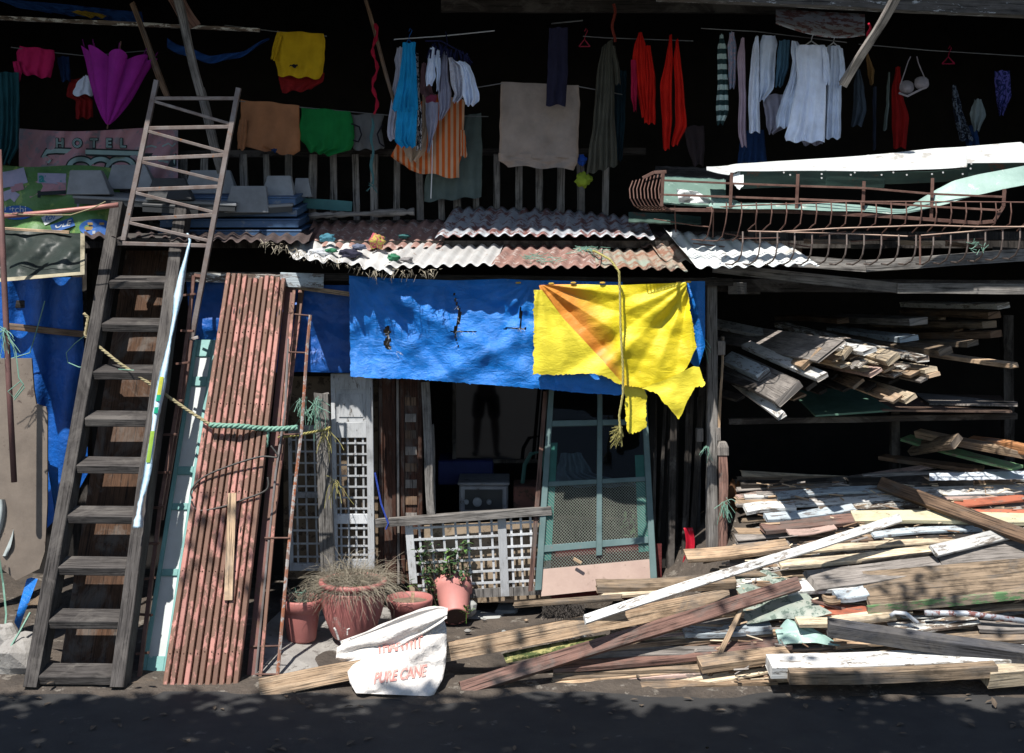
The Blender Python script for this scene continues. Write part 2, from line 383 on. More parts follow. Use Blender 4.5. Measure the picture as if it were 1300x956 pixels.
# raised concrete slab under the pots, broken kerb stones
def block(name, pts_top, z0, m, **kw):
    b = MB(); top = [Vector(p) for p in pts_top]; n = len(top)
    sub = []
    for i in range(n):
        for k in range(6): sub.append(lerp(top[i], top[(i+1) % n], k/6)+Vector((rnd.uniform(-.008, .008), rnd.uniform(-.008, .008), rnd.uniform(-.004, .004))))
    cen = sum(sub, Vector())/len(sub)
    rings = [[Vector((p.x, p.y, z0)) for p in sub], [p-Vector((0, 0, .012)) for p in sub], [lerp(p, cen, .03) for p in sub]]
    rings[0] = [lerp(Vector((p.x, p.y, z0)), Vector((cen.x, cen.y, z0)), -.03) for p in rings[0]]
    b.loft(rings, caps=True)
    return b.build(name, m, **kw)
block('concrete_slab', [P(318, 866, -1.24), P(446, 866, -1.22), P(470, 800, -.5), P(545, 770, .05), P(360, 770, .05), P(330, 800, -.6)], -.05, concrete,
      label='grey broken concrete step in front of the potted plants', cat='concrete step')
block('paving_slab', [P(575, 806, -.18), P(625, 806, -.18), P(640, 778, .12), P(600, 774, .18), P(566, 786, .02)], -.02, stone,
      label='flat grey paving slab beside the tipped over pot', cat='paving slab')
block('paving_slab', [P(628, 775, .15), P(655, 776, .15), P(660, 766, .28), P(635, 765, .3)], -.02, stone,
      label='small pale stone chip under the lattice panel end', cat='stone')
def rock(x, y, Y, w, h, m, label, seed):
    b = MB(); c = P(x, y, Y); rings = []
    for i in range(7):
        ph = math.pi*i/6; r = []
        for j in range(12):
            th = 2*math.pi*j/12; q = Vector((math.cos(th)*math.sin(ph), math.sin(th)*math.sin(ph), math.cos(ph)))
            k = 1+.32*N(q, 1.4, seed)+.1*N(q, 5, seed)
            r.append(c+Vector((q.x*w*.5, q.y*w*.45, q.z*h*.5))*k)
        rings.append(r)
    b.loft(rings); return b.build('concrete_rubble', m, label=label, cat='rubble', smooth=False, bevel=.004)
rock(25, 838, -1.05, .36, .30, concrete, 'pale lump of broken concrete by the foot of the wooden ladder', 3)
rock(4, 812, -.9, .2, .2, concrete, 'dark concrete lump at the left edge by the ladder foot', 5)
rock(594, 772, -.02, .13, .12, stone, 'small grey stone beside the mouth of the tipped pot', 8)
for k in range(26):
    x = rnd.uniform(560, 960); py = rnd.uniform(775, 872); Y = Yh(py)-.02 if py < 866 else -1.35
    Y = CY+CZ*F/(py-HOR)*.985
    c = P(x, py, Y); b = MB(); s = rnd.uniform(.008, .024)
    b.loft([[c+Vector((math.cos(a)*s*q, math.sin(a)*s*q*.8, zz*s)) for a in (0, 1.1, 2.2, 3.1, 4.2, 5.3)] for q, zz in ((.6, -.5), (1.1, .1), (.5, .6))])
    b.build('pebble', rnd.choice([concrete, stone, w_tan]), label='small chip of rubble on the dirt below the leaning beams', cat='pebble', group='rubble chips on the dirt')

# ================================================================ HOUSE
house = thing('wooden_house', 'dark ramshackle two storey timber house behind all the scrap', 'house', (0, 2, 0))
def hb(name, a, b, w, t, m, side=(0, 0, 1), **kw):
    q = MB(); q.bar(a, b, w, t, side, seg=max(1, int((Vector(b)-Vector(a)).length/.25)), jit=kw.pop('jit', .006), bow=kw.pop('bow', 0)); return q.build(name, m, kw.pop('parent', house), **kw)
def box(b, x0, x1, y0, y1, z0, z1):
    b.loft([[Vector((x, y, z)) for x, y in ((x0, y0), (x1, y0), (x1, y1), (x0, y1))] for z in (z0, z1)])
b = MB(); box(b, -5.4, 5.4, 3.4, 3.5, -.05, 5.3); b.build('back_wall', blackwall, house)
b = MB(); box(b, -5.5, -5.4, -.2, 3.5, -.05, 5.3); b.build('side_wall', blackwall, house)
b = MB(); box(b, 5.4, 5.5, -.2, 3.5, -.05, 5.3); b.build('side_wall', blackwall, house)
b = MB(); box(b, -5.4, 5.4, .75, 3.4, 2.56, 2.62); b.build('upper_floor', w_dark, house)
b = MB(); b.grid(lambda u, v: (lerp(-5.7, 5.7, u), lerp(-.88, 3.6, v), lerp(4.42, 5.3, v)+.018*math.sin(u*11.4/.09*2*math.pi/1.)), 500, 3)
b.build('roof', zinc, house, solid=.004, smooth=True)
for k in range(5): hb('rafter', (-5.4, -.8+k*.9, 4.36+k*.17), (5.4, -.8+k*.9, 4.36+k*.17), .10, .05, w_dark)
hb('eave_beam', P(835, -16, -.62), P(1320, 6, -.55), .16, .10, w_beam, bow=.01)
hb('eave_beam', P(560, 6, .3), P(1010, 8, .3), .10, .05, w_dark)
hb('tie_beam', P(-20, 22, .25), P(330, 38, .25), .025, .02, w_mix)
hb('rail_beam', P(190, 284, .62), P(820, 284, .62), .05, .05, w_post)
hb('rail_beam', P(190, 196, .64), P(820, 192, .64), .05, .04, w_dark)
rail = MB(); rail.bar(P(195, 281, .55), P(800, 281, .55), .018, .04, (0, 0, 1)); rl = rail.build('balcony_railing', w_dark, house)
for x in (205, 232, 258, 284, 310, 340, 368, 397, 425, 452, 476, 505, 533, 560, 582, 604, 630, 658, 684, 711, 738, 768):
    q = MB(); wdt = rnd.choice((.045, .05, .055)); q.bar(P(x+rnd.uniform(-2, 2), 196, .57), P(x+rnd.uniform(-1.5, 1.5), 281 if x != 711 else 298, .57 if x != 711 else .5), wdt, .02, (1, 0, 0), seg=5, jit=.004)
    q.build('baluster', w_post, rl)
# shop front post pair and shelf structure of the timber rack
hb('post', P(903, 352, -.06), P(904, 760, -.1), .068, .075, w_post, (1, 0, 0), jit=.01)
hb('post', P(1135, 500, .6), P(1137, 640, .6), .06, .06, w_dark, (1, 0, 0))
hb('post', P(1278, 400, 1.6), P(1280, 620, 1.6), .08, .08, w_dark, (1, 0, 0))
hb('post', P(104, 322, .1), P(106, 800, .1), .10, .10, w_dark, (1, 0, 0))
hb('post', P(-40, 262, .1), P(-40, 800, .1), .10, .10, w_dark, (1, 0, 0))
hb('lintel', P(200, 349, -.16), P(930, 358, -.16), .05, .06, w_dark)
hb('lintel', P(232, 352, -.21), P(356, 354, -.21), .06, .02, w_mix, label='pale painted end of the lintel board')
hb('fascia_board', P(356, 355, -.24), P(411, 357, -.24), .095, .02, w_blueg)
hb('joist', P(885, 362, .3), P(1340, 364, .3), .09, .08, w_dark)
hb('girder', P(930, 366, .05), P(960, 366, .6), .08, .06, w_post)
hb('ledge_beam', P(1000, 331, -.34), P(1100, 338, -.45), .075, .06, w_post, bow=-.01)
hb('ledge_beam', P(1098, 338, -.46), P(1325, 322, -.46), .075, .06, w_post)
hb('lower_beam', P(905, 340, -.16), P(1140, 366, -.2), .065, .05, w_post)
hb('lower_beam', P(1138, 366, -.21), P(1330, 367, -.2), .065, .05, w_post)
hb('cross_rail', P(-30, 386, .05), P(108, 386, .05), .05, .04, w_dark)
b = MB(); b.bar(P(8, 414, -.05), P(112, 425, -.05), .04, .04, seg=6, jit=.006); b.build('cross_rail', w_brown, house)
# internal partition behind the lattice so the shop stays dim
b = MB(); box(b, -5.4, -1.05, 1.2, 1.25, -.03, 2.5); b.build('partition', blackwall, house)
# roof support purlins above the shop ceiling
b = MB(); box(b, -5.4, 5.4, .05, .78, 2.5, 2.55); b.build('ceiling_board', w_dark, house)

# braces and poles at the top
def pole(a, b_, w, t, m, label, cat='wooden pole', name='wooden_pole', side=(1, 0, 0)):
    q = MB(); q.bar(a, b_, w, t, side, seg=10, jit=.006, bow=.012, endj=.02); return q.build(name, m, label=label, cat=cat)
pole(P(1142, -12, -.85), P(1070, 108, -.35), .05, .035, w_grey, 'grey square timber brace slanting down behind the white tee shirts', 'timber brace')
pole(P(222, -16, -.2), P(256, 122, 0), .048, .05, w_post, 'pale grey branch pole slanting down from the roof above the steel frame', 'pole')
pole(P(254, 112, .02), P(282, 220, .1), .05, .05, w_post, 'grey pole stump seen through the steel truss ladder', 'pole')
pole(P(216, -12, .1), P(246, 34, .1), .10, .02, w_redb, 'short reddish board nailed behind the pale branch pole', 'board', 'board')
pole(P(168, 4, .15), P(214, 126, .15), .035, .035, w_brown, 'brown pole slanting behind the purple umbrella', 'pole')
pole(P(461, -10, .05), P(504, 140, .15), .024, .024, w_brown, 'thin brown stick with a red tie slanting beside the blue dress', 'stick', 'stick')
# tin awning scrap under the eave
b = MB(); b.grid(lambda u, v: P(lerp(985, 1098, u), lerp(12+6*u, 30+18*math.sin(u*2.2), v), lerp(.1, -.3, v)), 14, 6)
b.build('tin_flap', zinc, label='dull curved tin flap hanging under the eave over the tee shirts', cat='tin sheet', solid=.003, smooth=True)

# ================================================================ CORRUGATED SHEETS OF THE LEAN-TO ROOF
def corr(label, tl, tr, bl, br, m, pitch=.085, amp=.012, lift=0, ragged=0, wob=.012, k=0, bent=0):
    """tl,tr = back edge, bl,br = front edge, each (px,py,Y)"""
    Q = quad(P(*tl), P(*tr), P(*bl), P(*br)); Wd = (Q(1, 1)-Q(0, 1)).length; n = max(20, int(Wd/pitch*8)); b = MB()
    def fn(u, v):
        p = Q(u, v)
        if ragged and v > .8:
            p = lerp(Q(u, .8), p, 1+ragged*(N((u*Wd*9, 3, k), 1)+.6*N((u*Wd*30, 3, k), 1)))
        p.z += lift+amp*math.sin(u*Wd/pitch*2*math.pi+k)+wob*N((u*Wd*2, v*2, k), 1)+bent*math.sin(math.pi*u)
        return p
    b.grid(fn, n, 10)
    return b.build('corrugated_sheet', m, label=label, cat='roofing sheet', solid=.0025, smooth=True)
corr('dark corrugated sheet under the blue crates at the left of the low roof', (105, 292, .3), (400, 290, .3), (108, 301, -.3), (392, 308, -.3), darkrust, ragged=.3, k=1)
corr('rusty brown corrugated sheet at the back of the roof left of the grey zinc one', (398, 284, .5), (575, 282, .5), (380, 318, -.05), (560, 318, -.05), rustsheet, lift=.012, k=2)
corr('grey corrugated sheet covered in rags at the left end of the low roof', (360, 308, .1), (520, 312, .1), (372, 328, -.55), (498, 344, -.52), galv, ragged=.5, k=3, wob=.03)
corr('bright galvanised corrugated sheet in the middle of the low roof', (515, 312, .1), (640, 314, .1), (484, 342, -.48), (627, 340, -.48), galv, lift=.02, k=4)
corr('long dull zinc sheet with faded red lettering on the upper row of the roof', (575, 272, .55), (818, 284, .55), (552, 309, -.05), (832, 312, -.05), zinc, lift=.045, k=5, bent=.02)
corr('rusty brown corrugated sheet under the green twine', (640, 315, .05), (765, 315, .05), (622, 340, -.47), (762, 342, -.47), rustsheet, lift=.012, k=6)
corr('green and rust corrugated sheet under the hanging rope', (752, 314, .08), (852, 316, .08), (757, 338, -.46), (873, 343, -.46), greenrust, lift=.0, ragged=.4, k=7)
corr('short faded green corrugated patch next to the white sheet', (818, 304, .25), (852, 302, .25), (838, 333, -.25), (880, 336, -.25), greenrust, lift=.022, k=8)
corr('white sunlit corrugated sheet at the right end of the low roof', (842, 297, .10), (1004, 322, -.36), (884, 348, -.70), (1041, 344, -.78), galv_w, lift=.04, k=9, pitch=.088, amp=.010)
corr('old dark corrugated sheet pushed under the white one', (800, 296, .5), (900, 296, .5), (815, 312, 0), (930, 322, 0), darkrust, lift=.0, k=10)
# thatch rot along the roof edge
b = MB()
for k in range(190):
    x = rnd.uniform(330, 560); t = (x-330)/230; y = lerp(306, 345, min(1, t*1.6))+rnd.uniform(-4, 4)
    p = P(x, y, -.50+rnd.uniform(-.04, .04)); q = p+Vector((rnd.uniform(-.03, .03), rnd.uniform(-.04, .01), rnd.uniform(-.06, .01)))
    b.tube([p, q], [.003, .001], 3, False)
b.build('dead_thatch', straw, label='frayed dead straw hanging off the low roof edge', cat='thatch', kind='stuff')
def rag(x, y, Y, w, h, m, label, name='rag', seed=0):
    c = P(x, y, Y); b = MB(); rings = []
    for i in range(17):
        ph = math.pi*i/16; r = []
        for j in range(28):
            th = 2*math.pi*j/28; q = Vector((math.cos(th)*math.sin(ph), math.sin(th)*math.sin(ph), math.cos(ph)))
            k = 1+.55*N(q, 1.7, seed)+.22*N(q, 4, seed)
            r.append(c+Vector((q.x*w*.5, q.y*w*.4, q.z*h*.5))*k)
        rings.append(r)
    b.loft(rings); return b.build(name, m, label=label, cat='rag', smooth=True)
rag(416, 302, -.1, .10, .05, cloth('cyan_rag', (.06, .18, .24)), 'small cyan rag on the rusty roof sheet', seed=1)
rag(478, 306, -.12, .10, .10, cloth('patch_rag', (.38, .32, .08), zebra=True, c2=(.34, .08, .10)), 'red and yellow balled rag on the low roof', seed=2)
rag(404, 322, -.3, .16, .06, whitepl, 'white crumpled plastic on the left end of the low roof', 'plastic_scrap', seed=3)
rag(420, 318, -.32, .08, .03, cloth('green_rag', (.04, .16, .09)), 'bright green scrap beside the white plastic on the roof', seed=4)
rag(443, 322, -.32, .13, .06, cloth('black_rag', (.03, .03, .05)), 'black cloth bundle among the rags on the roof', seed=5)
rag(455, 314, -.28, .09, .04, cloth('slate_rag', (.12, .14, .2)), 'slate blue rag between the balled rag and black bundle', seed=6)
rag(500, 327, -.38, .07, .045, cloth('green_rag', (.04, .16, .09)), 'small green scrap on the bright middle roof sheet', seed=7)
rag(516, 330, -.39, .08, .035, cloth('grey_rag', (.2, .19, .19)), 'grey rag beside the small green scrap on the roof', seed=8)
rag(513, 300, .1, .08, .03, cloth('teal_rag', (.04, .12, .12)), 'dark teal rag at the back of the rusty roof sheet', seed=9)
# turned balustrade post lying on the roof
b = MB(); pts = []; rr = []
for i in range(30):
    t = i/29; pts.append(lerp(P(392, 274, .35), P(526, 269, .35), t)); rr.append(.014+.012*abs(math.sin(t*26))*(1 if t < .35 else .3)+(.012 if .62 < t < .9 else 0)+(.014 if t > .95 else 0))
b.tube(pts, rr, 10); b.build('turned_post', w_post, label='lathe turned grey wooden baluster lying on the low roof', cat='baluster', smooth=True)
b = MB(); b.bar(P(385, 258, .45), P(447, 262, .45), .07, .02, seg=5, jit=.01); b.build('teal_board', surf('faded_teal', (.05, .20, .21), (.04, .14, .15), .6), label='short faded teal board leaning behind the lying baluster', cat='board')

# blue plastic crates (stack of flat trays) and grey plastic pallets on them
for i in range(4):
    y = 303-i*14; dx = i*2-4
    t = thing('plastic_tray', ['bottom blue plastic tray of the stack on the low roof', 'second blue plastic tray from the bottom of the stack', 'third blue plastic tray from the bottom of the stack', 'top blue plastic tray right under the grey pallet'][i], 'plastic tray', P(310, y, .1))
    Qb = [P(205+dx, y, .05), P(377-dx, y, .05), P(391-dx, y-8, .5), P(215+dx, y-8, .5)]
    h = .066; b = MB()
    b.loft([[p for p in Qb], [p+Vector((0, 0, h*.72)) for p in Qb]]); b.build('tray_body', blueplast, t, bevel=.004)
    b = MB(); c = sum(Qb, Vector())/4; b.loft([[lerp(p, c, -.02)+Vector((0, 0, h*.72)) for p in Qb], [lerp(p, c, -.02)+Vector((0, 0, h*.9)) for p in Qb]]); b.build('rim', blueplast, t, bevel=.003)
def frust(b, x0, x1, yt, yb, tx0, tx1, Y, dp, m=0):
    bot = [P(x0, yb, Y), P(x1, yb, Y), P(x1, yb, Y)+Vector((0, dp, 0)), P(x0, yb, Y)+Vector((0, dp, 0))]
    zt = P(tx0, yt, Y+.03).z
    top = [Vector((P(tx0, yt, Y).x, Y+.04, zt)), Vector((P(tx1, yt, Y).x, Y+.04, zt)), Vector((P(tx1, yt, Y).x, Y+dp-.04, zt)), Vector((P(tx0, yt, Y).x, Y+dp-.04, zt))]
    c = sum(top, Vector())/4
    rim = [lerp(p, c, .28) for p in top]
    b.loft([bot, top, rim, [p-Vector((0, 0, .05)) for p in rim]])
def pallet(label, base, legs, m, dark):
    t = thing('plastic_pallet', label, 'plastic pallet', base[0])
    b = MB(); b.loft([[p for p in base], [p+Vector((0, 0, .02)) for p in base]]); b.build('deck', m, t, bevel=.004)
    b = MB(); cc = sum(base, Vector())/4; b.loft([[lerp(p, cc, .02)-Vector((0, 0, .035)) for p in base], [lerp(p, cc, .02) for p in base]]); b.build('skirt', dark, t)
    for lg in legs:
        b = MB(); frust(b, *lg); b.build('block_leg', m, t, bevel=.005)
pallet('grey upturned plastic pallet with hollow block legs at the left end of the crates', [P(92, 252, -.02), P(300, 262, -.05), P(320, 246, .55), P(128, 238, .6)],
       [(84, 140, 216, 247, 86, 126, -.03, .13), (134, 198, 209, 240, 140, 182, .18, .13), (232, 300, 216, 246, 240, 290, .22, .13)], greyplast, blackplast)
pallet('black plastic pallet with ribbed block leg in the middle of the crates', [P(180, 262, -.1), P(252, 266, -.1), P(262, 254, .3), P(190, 250, .3)],
       [(184, 244, 226, 254, 192, 232, -.08, .12)], blackplast, blackplast)
pallet('grey upturned plastic pallet on top of the right end of the blue trays', [P(262, 270, .0), P(372, 262, .02), P(378, 250, .4), P(280, 254, .45)],
       [(284, 341, 236, 270, 292, 336, .0, .13), (331, 373, 223, 250, 338, 368, .15, .13), (372, 396, 226, 250, 374, 390, .3, .1)], greyplast, blackplast)
# ================================================================ WRITING
def lettering(name, txt, mat, place, parent, size=1., outline=0., bold=0., label=None, ox=0):
    """place(x, y) maps the flat letter plane (x right, y up, em = 1) into the world"""
    cu = bpy.data.curves.new('letters', 'FONT'); cu.body = txt; cu.size = size; cu.align_x = 'LEFT'; cu.resolution_u = 4; cu.space_character = 1+ox
    if outline: cu.fill_mode = 'NONE'; cu.bevel_depth = outline; cu.bevel_resolution = 0
    elif bold: cu.offset = bold
    o = bpy.data.objects.new('letters', cu); COL.objects.link(o)
    bpy.context.view_layer.update()
    me = bpy.data.meshes.new_from_object(o.evaluated_get(bpy.context.evaluated_depsgraph_get()))
    bpy.data.objects.remove(o); 
    b = MB(); b.v = [Vector(place(v.co.x, v.co.y))+Vector((0, -v.co.z*.03, 0)) for v in me.vertices]
    for p in me.polygons: b.face(tuple(p.vertices), tuple((0, 0) for _ in p.vertices))
    return b.build(name, mat, parent, label)
def ribbon(b, pts, w, off, Q):
    """flat painted stroke on surface Q(x,y): pts in px"""
    n = len(pts); L = []; Rr = []
    for i, p in enumerate(pts):
        a = pts[max(i-1, 0)]; c = pts[min(i+1, n-1)]; dx, dy = c[0]-a[0], c[1]-a[1]; l = math.hypot(dx, dy) or 1
        nx, ny = -dy/l*w/2, dx/l*w/2
        L.append(Q(p[0]+nx, p[1]+ny)+Vector((0, -off, 0))); Rr.append(Q(p[0]-nx, p[1]-ny)+Vector((0, -off, 0)))
    s = len(b.v)
    for i in range(n): b.v += [L[i], Rr[i]]
    for i in range(n-1): b.face((s+2*i, s+2*i+1, s+2*i+3, s+2*i+2), ((0, 0),)*4)
def arc(cx, cy, rx, ry, a0, a1, n=14): return [(cx+rx*math.cos(R(lerp(a0, a1, i/n))), cy-ry*math.sin(R(lerp(a0, a1, i/n)))) for i in range(n+1)]
# ---------------------------------------------------------------- hotel banner
pinkb = surf('pink_banner_print', (.40, .19, .22), (.30, .17, .20), .5, 0, 3, 12, .5, .02, var=(.99, 1.01), spots=(.2, .17, .2), spotcov=.3)
def BY(x, y): return .42+.03*math.sin(x*.06)+.02*math.sin(x*.17+y*.1)+(225-y)*.0006
def BQ(x, y): return P(x, y, BY(x, y))
ban = thing('hotel_banner', 'torn pink printed banner reading HOTEL in teal outlined letters above big white outlined curves', 'banner', P(130, 225, .45))
b = MB(); b.grid(lambda u, v: BQ(lerp(24, 226, u), lerp(163+3*math.sin(u*5)+2*u, 258, v)), 60, 24); b.build('printed_sheet', pinkb, ban, smooth=True)
dk = surf('print_dark', (.01, .02, .025)); pale = surf('print_pale_teal', (.28, .40, .40), (.22, .32, .32)); tealp = surf('print_teal', (.03, .22, .22)); whitep = surf('print_white', (.45, .48, .5)); bluep = surf('print_blue', (.02, .10, .34)); purp = surf('print_lilac', (.30, .27, .36), (.22, .22, .30)); orangep = surf('print_orange', (.40, .27, .10))
lettering('lettering', 'H O T E L', dk, lambda x, y: BQ(71+x*15.0, 187-y*15.5)+Vector((0, -.006, 0)), ban, outline=.10, ox=.42)
lettering('lettering', 'H O T E L', pale, lambda x, y: BQ(71+x*15.0, 187-y*15.5)+Vector((0, -.012-.0, 0)), ban, outline=.035, ox=.42)
for wd, mt, of in ((9.5, dk, .004), (5.5, pale, .008)):
    b = MB()
    ribbon(b, [(64, 206), (56, 198), (60, 192.5), (72, 191.5), (110, 193), (177, 195)], wd, of, BQ)
    ribbon(b, arc(103, 213, 15, 11, 180, 20), wd, of, BQ); ribbon(b, arc(128, 213, 14, 11, 140, 40), wd, of+.001, BQ)
    ribbon(b, arc(154, 214, 17, 13, 185, 0), wd, of, BQ)
    b.build('outlined_curve', mt, ban)
b = MB(); ribbon(b, [(183, 203), (224, 203)], 17, .003, BQ); b.build('dark_panel', dk, ban)
b = MB(); ribbon(b, [(190, 200), (198, 199), (203, 204), (214, 206)], 3, .006, BQ); ribbon(b, [(222, 196), (221, 212)], 2, .006, BQ); ribbon(b, [(185, 187), (192, 185), (199, 187)], 2, .006, BQ); ribbon(b, [(206, 186), (214, 182), (219, 186), (223, 182)], 2, .006, BQ)
b.build('script_line', pale, ban)
# ---------------------------------------------------------------- green product banner
greenb = surf('green_banner_print', (.085, .19, .05), (.05, .12, .045), .5, 0, 3, 14, .5, .02, var=(.99, 1.01), spots=(.17, .26, .07), spotcov=.25)
def GQ(x, y): return P(x, y, .30+.025*math.sin(x*.09+1)+.02*math.sin(y*.12+x*.03)-(y-205)*.003)
gb = thing('green_banner', 'crumpled green printed banner with white and blue product patches', 'banner', P(75, 296, .1))
b = MB(); b.grid(lambda u, v: GQ(lerp(0, 152, u), lerp(213+2*math.sin(u*7)-4*(1-u), 296, v)), 50, 24); b.build('printed_sheet', greenb, gb, smooth=True)
b = MB(); ribbon(b, [(2, 229), (18, 226), (33, 222)], 20, .004, GQ); ribbon(b, [(48, 226), (84, 227)], 13, .004, GQ); ribbon(b, [(4, 250), (14, 246), (22, 252)], 12, .004, GQ); ribbon(b, [(98, 258), (150, 262)], 16, .003, GQ); b.build('grey_patch', purp, gb)
b = MB(); ribbon(b, [(35, 244), (48, 238), (84, 240)], 16, .003, GQ); ribbon(b, [(14, 240), (30, 236)], 9, .005, GQ); b.build('pink_patch', pinkb, gb)
b = MB(); ribbon(b, [(48, 246), (84, 244)], 5, .006, GQ); ribbon(b, [(50, 242), (50, 251)], 4, .006, GQ); b.build('dark_block', dk, gb)
def oval(b, cx, cy, rx, ry, off):
    s = len(b.v); b.v.append(GQ(cx, cy)+Vector((0, -off, 0)))
    for i in range(24): b.v.append(GQ(cx+rx*math.cos(i*math.pi/12), cy+ry*math.sin(i*math.pi/12))+Vector((0, -off, 0)))
    for i in range(24): b.face((s, s+1+i, s+1+(i+1) % 24), ((0, 0),)*3)
b = MB(); oval(b, 22, 270, 21, 9, .008); b.build('blue_oval', bluep, gb)
b = MB(); oval(b, 122, 289, 21, 11, .008); b.build('blue_oval', bluep, gb)
lettering('lettering', 'antz', tealp, lambda x, y: GQ(50+x*17, 231-y*17)+Vector((0, -.012, 0)), gb, bold=.03)
lettering('lettering', 'Litchi', whitep, lambda x, y: GQ(6+x*13, 270-y*13)+Vector((0, -.014, 0)), gb)
b = MB(); ribbon(b, [(55, 281), (78, 270)], 11, .007, GQ); b.build('white_patch', whitep, gb)
lettering('lettering', 'for', bluep, lambda x, y: GQ(57+x*13+y*4, 281-y*13-x*3)+Vector((0, -.016, 0)), gb)
b = MB(); ribbon(b, [(66, 291), (94, 281)], 11, .007, GQ); b.build('blue_patch', bluep, gb)
lettering('lettering', 'OLE', whitep, lambda x, y: GQ(70+x*11+y*3, 290-y*11-x*2)+Vector((0, -.016, 0)), gb, bold=.02)
b = MB(); ribbon(b, [(112, 284), (133, 284)], 3, .012, GQ); ribbon(b, [(109, 290), (136, 289)], 4, .012, GQ); b.build('orange_line', orangep, gb)
b = MB(); ribbon(b, [(118, 295), (128, 295)], 4, .013, GQ); b.build('white_patch', whitep, gb)

# ================================================================ AWNING AND POLES AT THE LEFT
aw = thing('tarp_awning', 'grey green plastic awning with yellowed hem at the left edge', 'awning', P(55, 350, -.45))
def AQ(u, v):
    x = lerp(-12, 108, u); yt = lerp(290, 297, u); yb = lerp(357, 347, u)
    return P(x, lerp(yt, yb, v), lerp(-.15, -.55, v)+.035*math.sin(u*17+v*7)*math.sin(v*3.1)+.02*math.sin(u*8-v*5)+.012*N((u*6, v*5, 0), 2))
b = MB(); b.grid(AQ, 60, 30); b.build('sheet', awn, aw, smooth=True, solid=.002)
b = MB(); b.grid(lambda u, v: AQ(u, lerp(.955, 1.03, v))+Vector((0, -.006, 0)), 50, 2); b.build('hem', hem, aw, solid=.002)
b = MB(); b.grid(lambda u, v: AQ(lerp(.955, 1.0, u), lerp(-.01, 1.03, v))+Vector((0, -.009, 0)), 2, 24); b.build('hem', hem, aw, solid=.002)
b = MB(); b.bar(P(2, 290, -.2), P(88, 295, -.2), .018, .018, seg=6, jit=.003); b.build('bamboo_pole', w_tan, label='thin tan bamboo stick along the top of the grey green awning', cat='stick')
b = MB(); b.tube([P(-15, 276, -.62), P(60, 270, -.6), P(118, 264, -.6), P(150, 260, -.6)], .016, 10); b.build('metal_pipe', surf('pinkish_pipe', (.36, .17, .15), (.26, .12, .10), .45, .2), label='pinkish rusted pipe running level towards the top of the wooden ladder', cat='pipe', smooth=True)
b = MB(); b.tube([P(-2, 190, -.78), P(4, 330, -.78), P(11, 480, -.78), P(18, 612, -.78)], .018, 10); b.build('metal_pipe', surf('reddish_pipe', (.23, .12, .11), (.15, .085, .08), .5, .2), label='thin upright reddish pipe at the far left edge', cat='pipe', smooth=True)
b = MB(); b.tube([P(-6, 270, -.66), P(20, 272, -.66), P(48, 273, -.66), P(90, 273, -.66), P(118, 264, -.66), P(134, 256, -.66)], .004, 6); b.build('wire', ropem, label='tan cord wound loosely along the pinkish pipe', cat='cord')

# ================================================================ HANGING CLOTHES
def smooth_rows(rows, n):
    ys = [r[0] for r in rows]; out = []
    for i in range(n+1):
        y = lerp(ys[0], ys[-1], i/n)
        for (y0, l0, r0), (y1, l1, r1) in zip(rows, rows[1:]):
            if y <= y1+1e-6:
                t = (y-y0)/max(1e-6, y1-y0); t = t*t*(3-2*t)*.5+t*.5; out.append((y, lerp(l0, l1, t), lerp(r0, r1, t))); break
    return out
def drape(b, rows, Y, folds=4, amp=.014, dp=.03, seed=0, slope=0, nv=22, nu=26, hem_wob=1.5):
    """a hung double layer of cloth: rows = (py, x left, x right)"""
    rr = smooth_rows(rows, nv); rings = []
    for i, (y, l, r) in enumerate(rr):
        v = i/nv; ring = []
        for side in (0, 1):
            for j in range(nu+1):
                u = j/nu if side == 0 else 1-j/nu
                k = (.3+.7*v)
                off = amp*k*(math.sin(2*math.pi*(folds*(u+.16*N((u*2.2, v*1.1, seed+5), 1)+.05*(v-.5)*N((seed, 1, 1), 1))+seed*.37)+v*1.3)+.9*N((u*folds*1.6, v*2.2, seed), 1)+.7*N((u*folds*3.2+v*2, v*7-u*2, seed), 1))
                edge = math.sin(math.pi*u)**.5 if 0 < u < 1 else 0
                off += (-1 if side == 0 else 1)*dp/2*edge
                yy = y+slope*(u-.5)+(hem_wob*math.sin(u*folds*4+seed)*v**4)+(2*N((u*3, seed, 0), 1)*(1-v)**3)
                ring.append(P(lerp(l, r, u)+.8*N((v*6, seed, u*2), 1), yy, Y+off))
        rings.append(ring)
    b.loft(rings, caps=False); return b
hang_grp = {}
def garment(name, label, cat, mat, Y, rowsets, folds=4, amp=.014, dp=.03, seed=0, slope=0, hw=1.5, parts=()):
    b = MB()
    for rs in rowsets: drape(b, rs, Y, folds, amp, dp, seed, slope, hem_wob=hw)
    if not parts: return b.build(name, mat, label=label, cat=cat, smooth=True)
    o = thing(name, label, cat, sum(b.v, Vector())/len(b.v)); b.build('body', mat, o, smooth=True)
    for pn, pm, prs, pY in parts:
        q = MB(); drape(q, prs, pY, 2, .008, .02, seed+3); q.build(pn, pm, o, smooth=True)
    return o
C = cloth
cw = C('white_cotton', (.55, .65, .84)); cw2 = C('bright_white_cotton', (.66, .75, .94)); cw3 = C('off_white_cotton', (.46, .48, .60))  # blue tint of sky-lit shade is put into these whites
lil = C('lilac_cotton', (.30, .31, .42)); pk = C('pinkish_cotton', (.42, .33, .42)); navy = C('navy_cotton', (.012, .035, .11)); blk = C('black_cotton', (.012, .013, .02))
